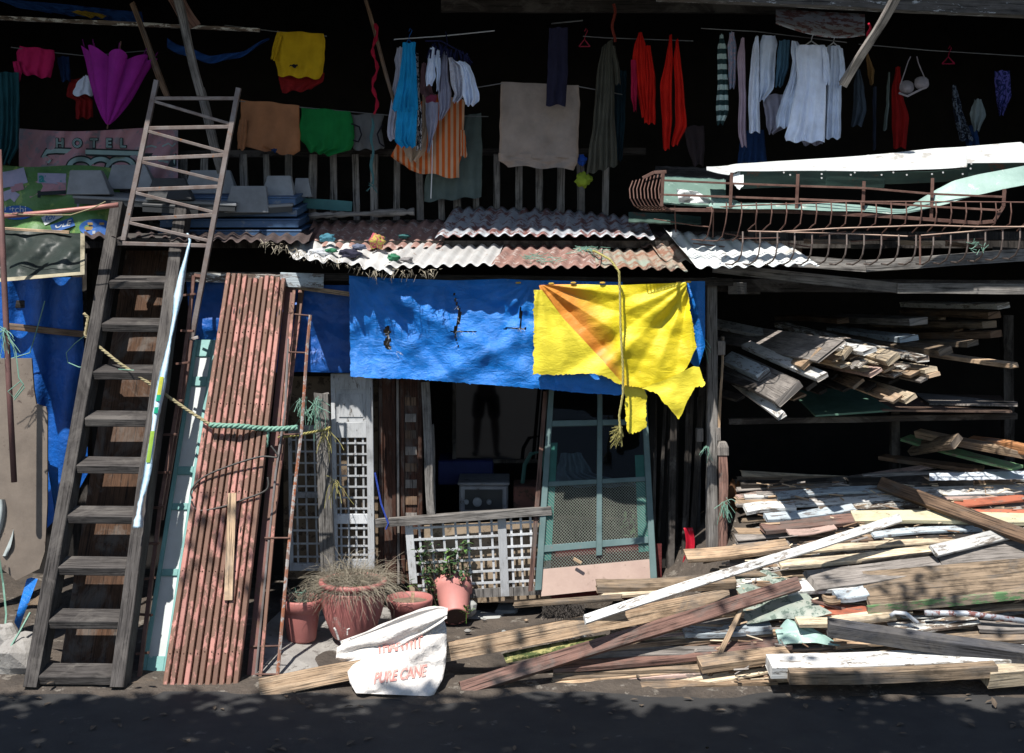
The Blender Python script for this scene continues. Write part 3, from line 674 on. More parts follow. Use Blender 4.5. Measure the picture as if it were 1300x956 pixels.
garment('folded_shorts', 'magenta shorts folded over the line at the far left', 'shorts', C('magenta', (.42, .015, .10)), .3, [[(61, 25, 69), (70, 21, 70), (90, 22, 66), (97, 30, 64)]], 3, slope=6, parts=[('leg_hem', C('magenta', (.42, .015, .10)), [(78, 16, 25), (90, 18, 28), (103, 22, 26)], .28)])
garment('dark_trousers', 'dim navy garment between the magenta shorts and red cloth', 'trousers', navy, .45, [[(72, 72, 88), (103, 78, 90)]], 2)
garment('red_cloth', 'dark red shirt hanging under the purple umbrella with a white towel over it', 'shirt', C('dark_red', (.20, .012, .014)), .5, [[(100, 88, 118), (122, 84, 112), (128, 96, 118), (150, 96, 118)]], 3)
garment('white_towel', 'small white cap shaped cloth lying over the dark red shirt', 'cloth', cw2, .42, [[(96, 106, 112), (106, 97, 116), (119, 92, 118), (121, 94, 117)]], 2, .008)
garment('teal_curtain', 'dark teal curtain bunched at the far left edge', 'curtain', C('deep_teal', (.012, .06, .075)), .25, [[(92, -10, 24), (130, -10, 25), (185, -10, 24), (208, -10, 12)]], 5, .03)
garment('yellow_shirt', 'yellow tee shirt folded over a line below the roof', 'shirt', C('yellow_knit', (.52, .33, .012)), .25, [[(41, 352, 411), (50, 349, 413), (72, 347, 412), (90, 352, 410), (98, 353, 406)]], 4, .01, slope=4, parts=[('sleeve', C('yellow_knit', (.52, .33, .012)), [(46, 350, 358), (64, 345, 354), (76, 344, 350)], .22), ('collar_label', blk, [(82, 368, 378), (85, 367, 378)], .20)])
garment('red_cloth', 'dark red garment peeping out below the yellow tee shirt', 'shirt', C('dark_red', (.20, .012, .014)), .34, [[(94, 353, 412), (104, 355, 411), (116, 358, 395)]], 3, slope=-3)
garment('tan_shirt', 'tan brown tee shirt hung upside down beside the steel frame', 'shirt', C('tan_knit', (.30, .135, .065)), .3, [[(130, 305, 380), (150, 306, 380), (168, 302, 381), (188, 303, 381), (194, 330, 372)]], 3, .012, slope=8, parts=[('sleeve', C('tan_knit', (.30, .135, .065)), [(152, 304, 314), (172, 301, 313), (190, 302, 311)], .27), ('collar_label', navy, [(189, 344, 352), (193, 345, 351)], .24)])
garment('green_shirt', 'bottle green tee shirt hung upside down next to the tan one', 'shirt', C('bottle_green', (.008, .14, .035)), .3, [[(139, 382, 445), (150, 383, 448), (165, 379, 450), (180, 381, 449), (187, 388, 446), (195, 392, 420)]], 4, .014, slope=6)
tk = garment('grey_tank', 'faded grey tank top with black piping hung beside the green tee shirt', 'tank top', C('grey_knit', (.10, .105, .11)), .32, [[(145, 446, 488), (160, 450, 484), (188, 448, 488), (190, 450, 487)]], 3, .01)
b = MB(); b.tube([P(446, 157, .26), P(456, 161, .26), P(459, 171, .26), P(455, 180, .26), P(448, 178, .26)], .006, 6); b.tube([P(486, 158, .26), P(479, 170, .26), P(482, 182, .26), P(488, 186, .26)], .006, 6); b.v = [p for p in b.v]; b.build('piping', blk, tk)
# cluster between x=490 and 612
garment('white_blouse', 'pale lilac white blouse hanging behind the blue dress', 'blouse', cw3, .16, [[(60, 504, 512), (78, 500, 514), (84, 503, 514), (120, 497, 512), (170, 491, 504), (178, 494, 510)]], 3, .01)
garment('blue_dress', 'bright sky blue layered dress on a hanger', 'dress', C('sky_blue', (.012, .27, .56)), .02, [[(54, 511, 528), (62, 511, 527), (90, 508, 529), (137, 498, 531), (141, 501, 531)], [(136, 504, 530), (165, 502, 529), (178, 501, 528), (187, 510, 528)]], 4, .014, .05, 2)
garment('patterned_scarf', 'black and white patterned cloth hanging against the blue dress', 'scarf', C('zebra_cloth', (.012, .012, .015), zebra=True, c2=(.5, .5, .52)), .12, [[(68, 527, 531), (120, 528, 533), (150, 529, 536), (190, 528, 535)]], 2)
garment('orange_striped_cloth', 'orange and beige striped towel hanging behind the white washing', 'towel', C('orange_stripe', (.48, .10, .02), True, (.46, .29, .19), 13), .3, [[(122, 545, 590), (150, 520, 589), (185, 505, 588), (204, 496, 583), (222, 520, 583)]], 3, .016, .03, 5, slope=10, parts=[('loose_edge', C('orange_stripe2', (.48, .10, .02), True, (.46, .29, .19), 3), [(165, 584, 590), (185, 584, 592), (199, 583, 593)], .27)])
garment('grey_towel', 'thin grey green towel hanging low behind the striped one', 'towel', C('grey_towel', (.085, .115, .11)), .42, [[(146, 572, 611), (200, 545, 612), (240, 538, 612), (253, 538, 611)]], 4, .012, .02, 6, slope=-6)
garment('beige_slip', 'beige slip showing its pointed hem under the blue dress', 'slip', C('beige_cloth', (.36, .27, .2)), .2, [[(120, 536, 541), (160, 535, 543), (190, 512, 541), (205, 520, 528)]], 2)
garment('mauve_blouse', 'dull mauve top beside the patterned cloth', 'top', C('mauve', (.19, .11, .13)), .2, [[(80, 535, 541), (116, 533, 549), (122, 536, 556)]], 2)
garment('pink_blouse', 'small dark pink top under the mauve one', 'top', C('dusty_pink', (.36, .07, .14)), .18, [[(121, 540, 555), (132, 541, 553), (139, 546, 550)]], 1)
garment('lilac_slip', 'long lilac grey slip below the small pink top', 'slip', lil, .16, [[(130, 540, 557), (155, 541, 556), (178, 544, 549), (193, 542, 545)]], 2)
garment('white_shorts', 'small white rolled sock shaped garment at the left of the white cluster', 'underwear', cw2, .05, [[(60, 546, 553), (75, 543, 553), (98, 540, 553), (108, 541, 549)]], 2, .008, .05, 1)
garment('white_blouse', 'narrow white top with dark lining in the white cluster', 'top', cw, .04, [[(64, 553, 559), (80, 551, 560), (87, 554, 560), (115, 554, 557)]], 2, .008)
garment('lilac_blouse', 'lilac grey top twisting down over the striped towel', 'top', lil, .08, [[(66, 561, 568), (92, 558, 569), (120, 556, 573), (135, 558, 572), (152, 557, 562)]], 3, .012, .04)
garment('floral_blouse', 'white flowered blouse crumpled at the middle of the white cluster', 'blouse', C('floral_white', (.52, .55, .66), zebra=True, c2=(.42, .42, .5)), .0, [[(73, 569, 574), (86, 571, 588), (105, 572, 592), (120, 577, 590), (130, 574, 581)]], 3, .02, .05, 3)
garment('white_shirt', 'white shirt with wide sleeve at the right of the white cluster', 'shirt', cw2, -.03, [[(78, 578, 590), (84, 584, 597), (100, 587, 603), (118, 587, 608), (128, 589, 609), (134, 591, 602)]], 3, .02, .06, 4)
b = MB(); b.tube([P(549, 178, .1), P(548.5, 215, .1), P(547, 252, .1)], .004, 5); b.build('white_ribbon', whitepl, label='thin white drawstring dangling below the lilac slip', cat='string')
garment('beige_towel', 'large beige bath towel hung square over the line', 'towel', C('beige_towel', (.27, .225, .195)), .2, [[(106, 636, 735), (130, 635, 736), (190, 634, 734), (200, 634, 733)], [(196, 633, 733), (205, 633, 733), (213, 645, 728)]], 3, .012, .03, 8, slope=4)
garment('dark_trousers', 'dark navy trousers hanging in front of the beige towel', 'trousers', C('dark_navy', (.018, .018, .04)), .08, [[(35, 697, 721), (90, 695, 721), (134, 693, 718)]], 2, .012)
garment('olive_skirt', 'long olive grey dress hanging on a hanger right of the beige towel', 'dress', C('olive_grey', (.075, .075, .06)), .22, [[(54, 764, 778), (90, 757, 780), (150, 753, 780), (190, 747, 783), (216, 744, 784)]], 5, .02, .05, 9, slope=-12, parts=[('sleeve', C('olive_grey', (.075, .075, .06)), [(58, 776, 781), (90, 780, 787), (107, 781, 788)], .2)])
garment('dark_blue_dress', 'dark teal blue garment behind the olive dress', 'dress', C('petrol', (.012, .035, .05)), .4, [[(90, 781, 796), (150, 780, 794), (204, 783, 790)]], 3)
rag(741, 228, .25, .1, .1, C('lime_bag', (.22, .30, .03)), 'lime green and lilac bundle hanging from the railing under the olive dress', 'cloth_bundle', seed=11)
rag(739, 203, .25, .06, .07, C('royal_blue', (.015, .06, .30)), 'royal blue knot above the lime bundle on the railing', 'cloth_bundle', seed=12)
garment('red_shirt', 'bright red shirt on a hanger, the left of the two red ones', 'shirt', C('scarlet', (.52, .014, .008)), .15, [[(41, 811, 815), (58, 805, 820), (75, 803, 821), (100, 806, 822), (150, 815, 825)], [(58, 818, 826), (100, 818, 832), (157, 818, 832)]], 3, .016, .04, 3, parts=[('side_panel', C('crimson', (.34, .01, .05)), [(76, 801, 808), (120, 801, 809), (141, 804, 808)], .13)])
garment('red_dress', 'bright red dress with a split hem, the right of the two red garments', 'dress', C('scarlet', (.52, .014, .008)), .15, [[(44, 850, 853), (70, 846, 854), (110, 838, 853), (150, 840, 853), (190, 842, 850)], [(50, 858, 861), (75, 855, 864), (110, 857, 868), (150, 857, 871), (160, 857, 872), (185, 852, 860)]], 2, .016, .04, 5)
garment('dark_dress', 'dim grey brown cloth drooping beside the right red dress', 'dress', C('dim_grey', (.045, .035, .04)), .4, [[(160, 868, 894), (185, 872, 895), (210, 880, 893)]], 2)
garment('striped_shirt', 'teal and white banded sleeveless top at the left end of the white shirts', 'top', C('teal_bands', (.02, .045, .05), True, (.38, .50, .50), 9, False), .1, [[(44, 914, 918), (60, 911, 922), (100, 911, 924), (140, 909, 925), (158, 910, 918)]], 2, .012)
garment('checked_shirt', 'slim pink and blue checked top next to the banded one', 'top', C('pink_blue_check', (.38, .32, .42), zebra=True, c2=(.2, .27, .40)), .08, [[(41, 926, 932), (60, 924, 935), (100, 925, 934), (112, 926, 932)]], 2)
garment('pink_shirt', 'long pinkish white shirt seen edge on', 'shirt', pk, .06, [[(48, 941, 945), (70, 936, 946), (120, 938, 947), (170, 937, 947), (186, 941, 948)]], 2, .012)
garment('white_shirt', 'narrow white shirt seen edge on beside the pinkish one', 'shirt', cw2, .03, [[(46, 959, 963), (60, 955, 964), (120, 950, 964), (168, 951, 965)]], 2, .014)
garment('lilac_shirt', 'lilac white shirt with short rolled sleeve', 'shirt', cw, .04, [[(45, 968, 984), (55, 965, 987), (80, 964, 984), (110, 964, 983), (128, 963, 970)]], 2, .016, .04, 6)
garment('denim_jacket', 'faded blue denim garment squeezed between white shirts', 'jacket', C('denim', (.06, .14, .22)), .02, [[(51, 989, 1003), (80, 986, 1002), (110, 984, 994)]], 3, .02, .05)
garment('white_shirt', 'white shirt with a pointed open sleeve right of the denim', 'shirt', cw, -.03, [[(52, 1005, 1012), (66, 1004, 1023), (77, 1006, 1026), (90, 1004, 1015), (150, 985, 1006), (162, 986, 1004)]], 3, .016, .05, 8)
garment('grey_white_shirt', 'shadowed greyish shirt hem behind the largest white tee shirt', 'shirt', lil, .12, [[(120, 968, 1000), (160, 973, 1003), (170, 976, 984)], [(165, 1010, 1052), (184, 1020, 1044)]], 3, .016)
tee = garment('white_tee_shirt', 'largest plain white tee shirt facing out on its hanger', 'tee shirt', cw2, -.06, [[(57, 1014, 1047), (64, 1010, 1050), (100, 1012, 1049), (150, 1003, 1048), (176, 996, 1047), (180, 998, 1047)]], 4, .016, .06, 10, parts=[('sleeve', cw2, [(60, 1043, 1050), (80, 1045, 1053), (102, 1046, 1054), (107, 1048, 1053)], -.08), ('sleeve', cw2, [(60, 1009, 1017), (75, 1006, 1014), (90, 1007, 1012)], -.04)])
garment('white_tee_shirt', 'rightmost white tee shirt half hidden by the largest one', 'tee shirt', cw, .0, [[(58, 1051, 1066), (64, 1050, 1069), (100, 1049, 1068), (150, 1048, 1068), (176, 1046, 1067)]], 3, .014, .05, 11, parts=[('sleeve', cw, [(62, 1063, 1070), (85, 1065, 1073), (104, 1064, 1074), (111, 1063, 1066)], -.03)])
garment('navy_skirt', 'dark navy skirt hanging low behind the pinkish shirt', 'skirt', navy, .25, [[(165, 942, 970), (190, 938, 972), (208, 936, 974)]], 4)
garment('denim_shorts', 'dim blue grey shorts hanging right of the timber brace', 'shorts', C('dim_denim', (.05, .07, .10)), .3, [[(88, 1087, 1092), (110, 1084, 1097), (140, 1083, 1100), (160, 1080, 1094)]], 2)
garment('brown_bag', 'small mustard brown cloth hanging beside the dim shorts', 'cloth', C('mustard', (.17, .10, .04)), .28, [[(66, 1099, 1102), (90, 1101, 1110), (107, 1104, 1109)]], 1)
garment('grey_trousers', 'thin slate grey trousers left of the dark red trousers', 'trousers', C('slate', (.03, .04, .07)), .35, [[(110, 1108, 1113), (190, 1108, 1112)]], 1)
garment('pale_scarf', 'thin grey green scarf beside the dark red trousers', 'scarf', C('grey_green_cloth', (.13, .17, .17)), .3, [[(92, 1127, 1130), (130, 1125, 1129), (165, 1121, 1126)]], 1)
garment('red_trousers', 'dark red trousers hanging below the bra', 'trousers', C('dim_red', (.22, .008, .008)), .3, [[(85, 1137, 1143), (118, 1132, 1146), (150, 1132, 1154), (188, 1134, 1150)]], 2, .012)
garment('flowered_dress', 'dark flowered dress in the dim right corner', 'dress', C('dark_floral', (.012, .016, .03), zebra=True, c2=(.12, .15, .2)), .4, [[(108, 1208, 1214), (140, 1210, 1222), (178, 1218, 1236)]], 2)
garment('pale_blouse', 'pale pinkish blouse knotted on the right line', 'blouse', C('pale_teal_cloth', (.17, .21, .22)), .35, [[(126, 1237, 1246), (145, 1231, 1252), (166, 1236, 1243)]], 2)
garment('blue_blouse', 'deep blue flowered blouse hanging at the far right', 'blouse', C('blue_floral', (.012, .02, .10), zebra=True, c2=(.08, .08, .3)), .4, [[(90, 1262, 1282), (120, 1264, 1284), (146, 1268, 1274)]], 2)
garment('blue_cloth', 'dim blue cloth below the pale blouse', 'cloth', navy, .45, [[(160, 1224, 1240), (185, 1226, 1244)]], 2)
bra = thing('bra', 'white and beige bra hanging from its straps', 'bra', P(1160, 100, .25))
b = MB()
for cx, cy in ((1151, 112), (1170, 107)):
    rings = []
    for i in range(7):
        r = math.sin(math.pi/2*i/6); rings.append([P(cx+9.5*r*math.cos(a), cy+7*r*math.sin(a)-(3 if math.sin(a) < 0 else 0)*r, .22+.05*(r*r)) for a in [2*math.pi*j/14 for j in range(14)]])
    b.loft(rings, caps=False)
b.build('cup', C('bra_cloth', (.34, .32, .36)), bra, smooth=True)
b = MB(); b.tube([P(1143, 108, .25), P(1153, 78, .28), P(1156, 72, .3)], .004, 5); b.tube([P(1176, 104, .25), P(1166, 80, .28), P(1164, 72, .3)], .004, 5); b.tube([P(1141, 118, .25), P(1152, 122, .25), P(1176, 110, .25)], .008, 5); b.build('strap', C('bra_cloth', (.34, .32, .36)), bra)
# navy pegs bundle over the white cluster, hangers
pg = MB(); PGS = []
for k in range(34):
    x = lerp(546, 596, k/33); y = 56+abs(x-556)*.42+rnd.uniform(-5, 5); p = P(x, y, rnd.uniform(-.02, .1)); pg.bar(p, p+Vector((rnd.uniform(-.02, .02), 0, -.06)), .011, .008); PGS.append(pg); pg = MB()
hk = thing('clip_hanger', 'dark navy clip hanger bristling with pegs above the white cluster', 'clip hanger', P(570, 60, .05)); [q.build('peg', C('navy_plastic', (.012, .014, .05)), hk) for q in PGS]
b = MB(); b.tube([P(540, 52, .05), P(560, 52, .04), P(585, 66, .03), P(600, 80, .02)], .006, 6); b.tube([P(568, 55, .05), P(566, 40, .08)], .004, 6); b.build('hoop', C('navy_plastic', (.012, .014, .05)), hk)
def hanger(x, y, Y, w, m, label):
    b = MB(); b.tube([P(x, y-10, Y), P(x+2, y-14, Y), P(x+4, y-11, Y), P(x+1, y-5, Y), P(x, y, Y)], .003, 5); b.tube([P(x-w/2, y+9, Y), P(x, y, Y), P(x+w/2, y+9, Y)], .005, 6); b.tube([P(x-w/2, y+9, Y), P(x+w/2, y+9, Y)], .004, 6)
    return b.build('clothes_hanger', m, label=label, cat='hanger')
hanger(519, 50, .02, 14, C('blue_pl', (.01, .08, .25)), 'blue hanger holding the sky blue dress')
hanger(1030, 52, -.06, 26, whitepl, 'white hanger inside the largest white tee shirt')
hanger(1058, 54, 0, 22, whitepl, 'white hanger inside the rightmost white tee shirt')
hanger(742, 50, .2, 14, C('pink_pl', (.3, .03, .06)), 'empty pink hanger left of the olive dress')
hanger(1204, 72, .3, 16, C('dkred_pl', (.22, .01, .04)), 'empty dark red hanger at the right of the bra')
# clotheslines
def line(pts, label, m=wirem, r=.0035, name='clothesline', cat='clothesline'):
    b = MB(); out = []
    for (a, c) in zip(pts, pts[1:]):
        for i in range(8): out.append(lerp(P(*a), P(*c), i/8))
    out.append(P(*pts[-1]))
    b.tube(out, r, 5); return b.build(name, m, label=label, cat=cat)
line([(14, 60, .3), (60, 66, .3), (110, 71, .3), (190, 64, .3)], 'thin line carrying the magenta shorts and umbrella')
line([(300, 128, .3), (380, 136, .3), (490, 146, .3), (620, 148, .4)], 'line carrying the tan and green tee shirts')
line([(285, 32, .25), (350, 40, .25), (415, 46, .25)], 'line carrying the yellow tee shirt')
line([(500, 50, .1), (560, 46, .1), (628, 39, .1)], 'pale rod above the white cluster', whitepl, .004, 'rod', 'rod')
line([(600, 112, .2), (636, 106, .2), (735, 110, .2), (790, 120, .3)], 'line carrying the beige towel')
line([(700, 30, .1), (740, 26, .12)], 'short grey rod above the dark navy trousers', wirem, .005, 'rod', 'rod')
line([(740, 46, .2), (768, 48, .2), (880, 52, .2)], 'dim line carrying the olive dress and red shirts')
line([(890, 36, .1), (960, 40, .05), (1075, 54, -.02)], 'line carrying the white tee shirts')
line([(1090, 56, .3), (1180, 64, .3), (1310, 72, .35)], 'long dim line carrying the bra at the right')
line([(0, 24, .3), (90, 26, .3), (185, 29, .3), (330, 40, .3)], 'pale beaded line below the blue sheet at top left', surf('bead_pale', (.25, .25, .22), sc=60), .004)
# blue sheet bunches in the roof
bt = C('dim_blue_sheet', (.012, .05, .18))
garment('blue_sheet', 'dark blue sheet sagging under the roof at top left', 'plastic sheet', bt, .4, [[(2, -10, 60), (6, -10, 180), (18, 20, 182), (24, 60, 180)]], 7, .03, .03, 1, slope=18)
garment('yellow_strip', 'yellow strip on the sagging blue sheet', 'plastic strip', C('dim_yellow', (.22, .15, .02)), .33, [[(14, 88, 110), (18, 98, 130), (22, 112, 138)]], 3, .008)
b = MB(); b.grid(lambda u, v: P(lerp(212, 342, u), lerp(48+22*math.sin(u*3.14)+2*v, 60+24*math.sin(u*3.14)-10*u, v)+1.5*math.sin(u*19), .3+.02*math.sin(u*26+v*4)), 50, 6)
b.build('blue_sheet', bt, label='twisted dark blue sheet slung between poles right of the pale branch', cat='plastic sheet', solid=.004, smooth=True)
# umbrella
um = thing('umbrella', 'half open purple umbrella hanging point down from the line', 'umbrella', P(137, 158, .1))
apex = P(137, 158, .12); topc = P(152, 62, .12); ax = (topc-apex); LL = ax.length; axn = ax.normalized()
sx = Vector((1, 0, 0))-axn*axn.x; sx.normalize(); sy = axn.cross(sx)
b = MB(); rings = []
for i in range(15):
    t = i/14; ring = []
    for j in range(64):
        a = 2*math.pi*j/64; s = abs(math.cos(4*a)); r = (.012+.245*t**.8)*(.62+.38*s**.7)*(1+.10*N((math.cos(a)*2, math.sin(a)*2, t*2), 1))
        h = LL*(t*.92+.10*t*t*(s-.6))
        ring.append(apex+axn*h+sx*math.cos(a+.2)*r+sy*math.sin(a+.2)*r*.75)
    rings.append(ring)
b.loft(rings, caps=False); b.build('canopy', C('purple_nylon', (.27, .016, .25), rough=.6), um, smooth=True)
for k in range(8):
    a = math.pi/4*k+.2; b = MB(); b.tube([apex, apex+axn*LL*.5+(sx*math.cos(a)+sy*math.sin(a)*.75)*.135, apex+axn*LL*1.04+(sx*math.cos(a)+sy*math.sin(a)*.75)*.252], .0035, 5); b.build('rib', C('purple_dark', (.13, .01, .12)), um)
b = MB(); b.tube([apex-axn*.03, apex+axn*LL*1.1], .005, 6); b.build('shaft', iron, um)
# red bead string with teal rag, red ties
b = MB(); pts = [P(476+3*math.sin(i*.7), 30+i*5, .02) for i in range(24)]; b.tube(pts, [.011+.006*math.sin(i*1.9) for i in range(24)], 6)
b.build('red_ribbon', C('ribbon_red', (.30, .01, .03)), label='red ribbon dangling past the thin brown stick', cat='ribbon', smooth=True)
b = MB(); b.tube([P(472.5+1.5*math.sin(i*1.1), 150+i*6, .02) for i in range(15)], [.006+.006*abs(math.sin(i*.5)) for i in range(15)], 6)
for k in range(14): p = P(472, 236, .02); b.tube([p, p+Vector((rnd.uniform(-.04, .04), rnd.uniform(-.02, .02), rnd.uniform(-.05, .03)))], .0015, 4)
b.build('teal_rag', C('teal_string', (.05, .13, .14)), label='thin teal rag string hanging below the red ribbon with a frayed knot', cat='string')
b = MB(); b.tube([P(1103+2*math.sin(i), 30+i*3, -.62+.02*i) for i in range(11)], .008, 5); b.build('red_ribbon', C('ribbon_red', (.30, .01, .03)), label='short red tie knotted on the grey timber brace', cat='ribbon')
b = MB(); b.tube([P(779+2*math.sin(i), 5+i*6, .1) for i in range(9)], .01, 5); b.build('red_ribbon', C('dim_ribbon', (.16, .03, .02)), label='dim red tie hanging above the olive dress', cat='ribbon')
# ================================================================ RIGHT: IRON GRILLE AND ROOFING SHEETS
def slab(b, pts, Ys, th=.003, dn=None):
    """thin sheet from a strip of (x, ytop, ybottom) columns, with top and bottom depths"""
    n = len(pts)
    def fn(u, v):
        t = u*(n-1); i = min(n-2, int(t)); t -= i
        x, a, c = [lerp(pts[i][k], pts[i+1][k], t) for k in range(3)]
        ya, yb = [lerp(Ys[i][k], Ys[i+1][k], t) for k in range(2)]
        return P(x+(dn[0] if dn else 0)*v, lerp(a, c, v), lerp(ya, yb, v))+Vector((0, 0, .006*N((u*9, v*3, len(pts)), 1)))
    b.grid(fn, 60, 10); return b
rs = thing('ridge_sheet', 'long folded roofing sheet on the grille, white on top with a dark green front flap', 'roofing sheet', P(1100, 230, -.6))
b = MB(); slab(b, [(897, 212, 216), (925, 210, 222), (938, 208, 217.5), (1000, 204.5, 216.5), (1100, 197, 217), (1104, 196.6, 217.5), (1180, 190, 215), (1227, 186, 212.5), (1228, 186, 207), (1296, 180.5, 206.5), (1318, 192, 206)],
     [(-.32, -.64)]*11, .003); b.build('top_face', galv_w, rs, solid=.003, smooth=False)
b = MB(); slab(b, [(940, 217, 240), (1048, 216.5, 237), (1050, 217, 239), (1122, 217.5, 238), (1123, 218.5, 234), (1178, 218, 232), (1227, 214, 229), (1229, 207, 228), (1320, 206, 216)], [(-.635, -.59)]*9); b.build('flap', dkgreen, rs, solid=.003)
b = MB()
for x, y in ((995, 219), (1003, 222), (1043, 221), (1043, 226), (1080, 222), (1085, 219), (1119, 222), (1134, 219), (1151, 222), (1183, 221), (1197, 219), (1222, 221), (1232, 214), (1233, 208)):
    p = P(x, y, -.645); b.loft([[p+Vector((.006*math.cos(a), dy, .006*math.sin(a))) for a in [j*math.pi/3 for j in range(6)]] for dy in (0, -.004)])
b.build('nail_head', galv, rs)
b = MB(); slab(b, [(930, 222, 232), (935, 220, 238), (938, 218, 241), (944, 217, 236)], [(-.62, -.65)]*4); b.build('torn_tongue', galv_w, rs, solid=.002)
b = MB(); slab(b, [(905, 258, 264), (960, 258, 265), (1000, 258.5, 266), (1050, 258, 268), (1100, 261, 269), (1130, 265, 271), (1150, 266, 271), (1170, 252, 267), (1190, 240, 262), (1210, 230, 257), (1240, 222, 248), (1270, 216, 241), (1300, 211, 235), (1325, 208, 232)],
     [(-.70, -.79)]*14); b.build('bent_sheet', ltgreen, label='pale green bent sheet curving up to the right inside the grille', cat='metal sheet', solid=.003)
b = MB(); slab(b, [(842, 224, 258), (880, 226, 261), (918, 228, 262), (921, 229, 262)], [(-.1, -.45)]*4); b.build('painted_board', surf('board_grey_green', (.12, .20, .17), (.09, .15, .13), .6, spots=(.2, .28, .25), spotcov=.15), label='grey green painted board inside the left end of the grille', cat='board', solid=.012)
b = MB(); slab(b, [(900, 252, 262), (930, 253, 263), (950, 262, 264)], [(-.4, -.55)]*3); b.build('metal_offcut', ltgreen, label='small pale green offcut beside the crumpled white sheet', cat='metal sheet', solid=.003)
b = MB(); b.grid(lambda u, v: P(lerp(859, 885, u)+v*lerp(3, 26, u), lerp(lerp(240, 243, u), lerp(257, 259, u), v), -.52+.06*N((u*3, v*3, 5), 1)+.02*math.sin(u*9+v*7)), 24, 16)
b.build('crumpled_sheet', galv_w, label='crumpled white foil sheet in the left end of the grille', cat='metal sheet', solid=.002)
b = MB(); slab(b, [(832, 212, 224), (860, 213, 225), (898, 214, 226), (935, 216, 228)], [(.2, .0)]*4); b.build('dark_board', w_dark, label='dark board behind the left end of the grille', cat='board', solid=.015)
b = MB(); slab(b, [(798, 270, 282), (850, 272, 284), (890, 276, 284)], [(.1, .0)]*3); b.build('dark_board', dkgreen, label='dark green strip board under the curved end of the grille', cat='board', solid=.01)
gr = thing('window_grille', 'big rusty iron balcony grille with hooked bars lying over the timber rack', 'iron grille', P(1050, 332, -.6))
def rod(pts, r, name='rail', m=iron, parent=None):
    b = MB(); b.tube([P(*p) for p in pts], r, 6); return b.build(name, m, parent or gr)
def flat(pts, w, name='rail', m=iron, parent=None):
    b = MB()
    for p, q in zip(pts, pts[1:]): b.bar(P(*p), P(*q), w, .006, (0, 0, 1))
    return b.build(name, m, parent or gr)
flat([(842, 229, -.7), (930, 233, -.72), (1010, 236, -.75), (1100, 239, -.8), (1180, 246, -.8), (1272, 250, -.8)], .013)
flat([(838, 247, -.7), (925, 250, -.72), (1010, 253, -.75), (1015, 253, -.76), (1090, 256, -.8), (1180, 262, -.8), (1270, 267, -.8)], .013)
flat([(838, 266, -.68), (900, 267, -.7), (1015, 269, -.75), (1130, 275, -.8), (1240, 283, -.8), (1262, 281, -.8), (1274, 262, -.8), (1275, 240, -.8)], .022)
for x, y0, y1 in ((841, 219, 262), (928, 219, 264), (1012, 221, 268), (1096, 230, 275), (1183, 226, 280), (1275, 238, 262)): flat([(x+1, y0, -.78), (x-1, y1, -.78)], .02, 'upright')
flat([(816, 226, -.7), (830, 219, -.7), (846, 218, -.7)], .02)
for i in range(9):
    x = 838-i*4.6; rod([(x+2, 221+i*1.1, -.66-.0*i), (x-2, 240, -.72), (x-1, 252, -.75), (x+4, 261, -.74), (x+13, 266.5, -.7), (x+30, 268, -.66)], .004, 'curved_bar')
rod([(897, 264, -.72), (945, 261, -.84), (1000, 259, -.84), (1080, 256, -.84), (1180, 256, -.84), (1310, 257, -.84)], .0048)
rod([(878, 304, -.6), (905, 306, -.66), (940, 303, -.7), (990, 302, -.72)], .004)
n_b = 0
for x in list(range(903, 960, 19))+list(range(960, 1310, 19)):
    yb = 306 if x < 950 else 294+rnd.uniform(-2, 2); n_b += 1
    rod([(x, 257 if x > 920 else 262, -.84), (x+1, 270, -.86), (x-1, 284, -.85), (x-5, yb-6, -.82), (x-11, yb, -.76)], .0042, 'hooked_bar')
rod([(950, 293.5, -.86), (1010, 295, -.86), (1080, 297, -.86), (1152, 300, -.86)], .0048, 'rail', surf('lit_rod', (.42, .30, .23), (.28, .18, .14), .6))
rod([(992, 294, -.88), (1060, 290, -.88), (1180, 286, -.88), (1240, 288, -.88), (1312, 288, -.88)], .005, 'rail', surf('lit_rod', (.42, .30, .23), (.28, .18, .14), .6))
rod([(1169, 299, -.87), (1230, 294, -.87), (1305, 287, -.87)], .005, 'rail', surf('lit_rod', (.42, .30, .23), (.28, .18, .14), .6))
for x in range(941, 1310, 22):
    yt = 294+(x-940)*.02 if x < 1169 else 299-(x-1169)*.09; yb = 335 if x < 1190 else 335-(x-1190)*.07
    rod([(x+2, yt, -.86), (x+2, yt+14, -.88), (x, yb-12, -.87), (x-4, yb-4, -.84), (x-12, yb+1, -.76), (x-20, yb, -.66)], .0052, 'hooked_bar', surf('grey_iron', (.17, .14, .125), (.12, .09, .08), .6, .3))
rod([(1168, 299, -.86), (1168, 336, -.86)], .006, 'upright')
for k in range(9):
    x = 880+k*40; y = 295+rnd.uniform(0, 14); rod([(x, y, -.3), (x+rnd.uniform(30, 60), y+rnd.uniform(-6, 8), -.3)], .005)
for x, y in ((858, 258), (905, 262), (960, 270)): rod([(x+rnd.uniform(-2, 3), y, -.4), (x, y+rnd.uniform(36, 44), -.3)], .004, 'upright')
rod([(830, 278, -.3), (880, 286, -.35), (900, 288, -.4)], .004)
for k in range(6):
    x = 960+k*60; y = 306+rnd.uniform(0, 14)
    b = MB(); b.bar(P(x, y, -.15), P(x+rnd.uniform(30, 70), y+rnd.uniform(-3, 5), -.2), .03, .012, seg=3, jit=.004)
    b.build('lath', rnd.choice([w_brown, w_dark, w_rotten]), label=ORD[k]+' from the left of the short laths behind the hooked grille bars', cat='lath', group='laths behind the grille bars')
b = MB()
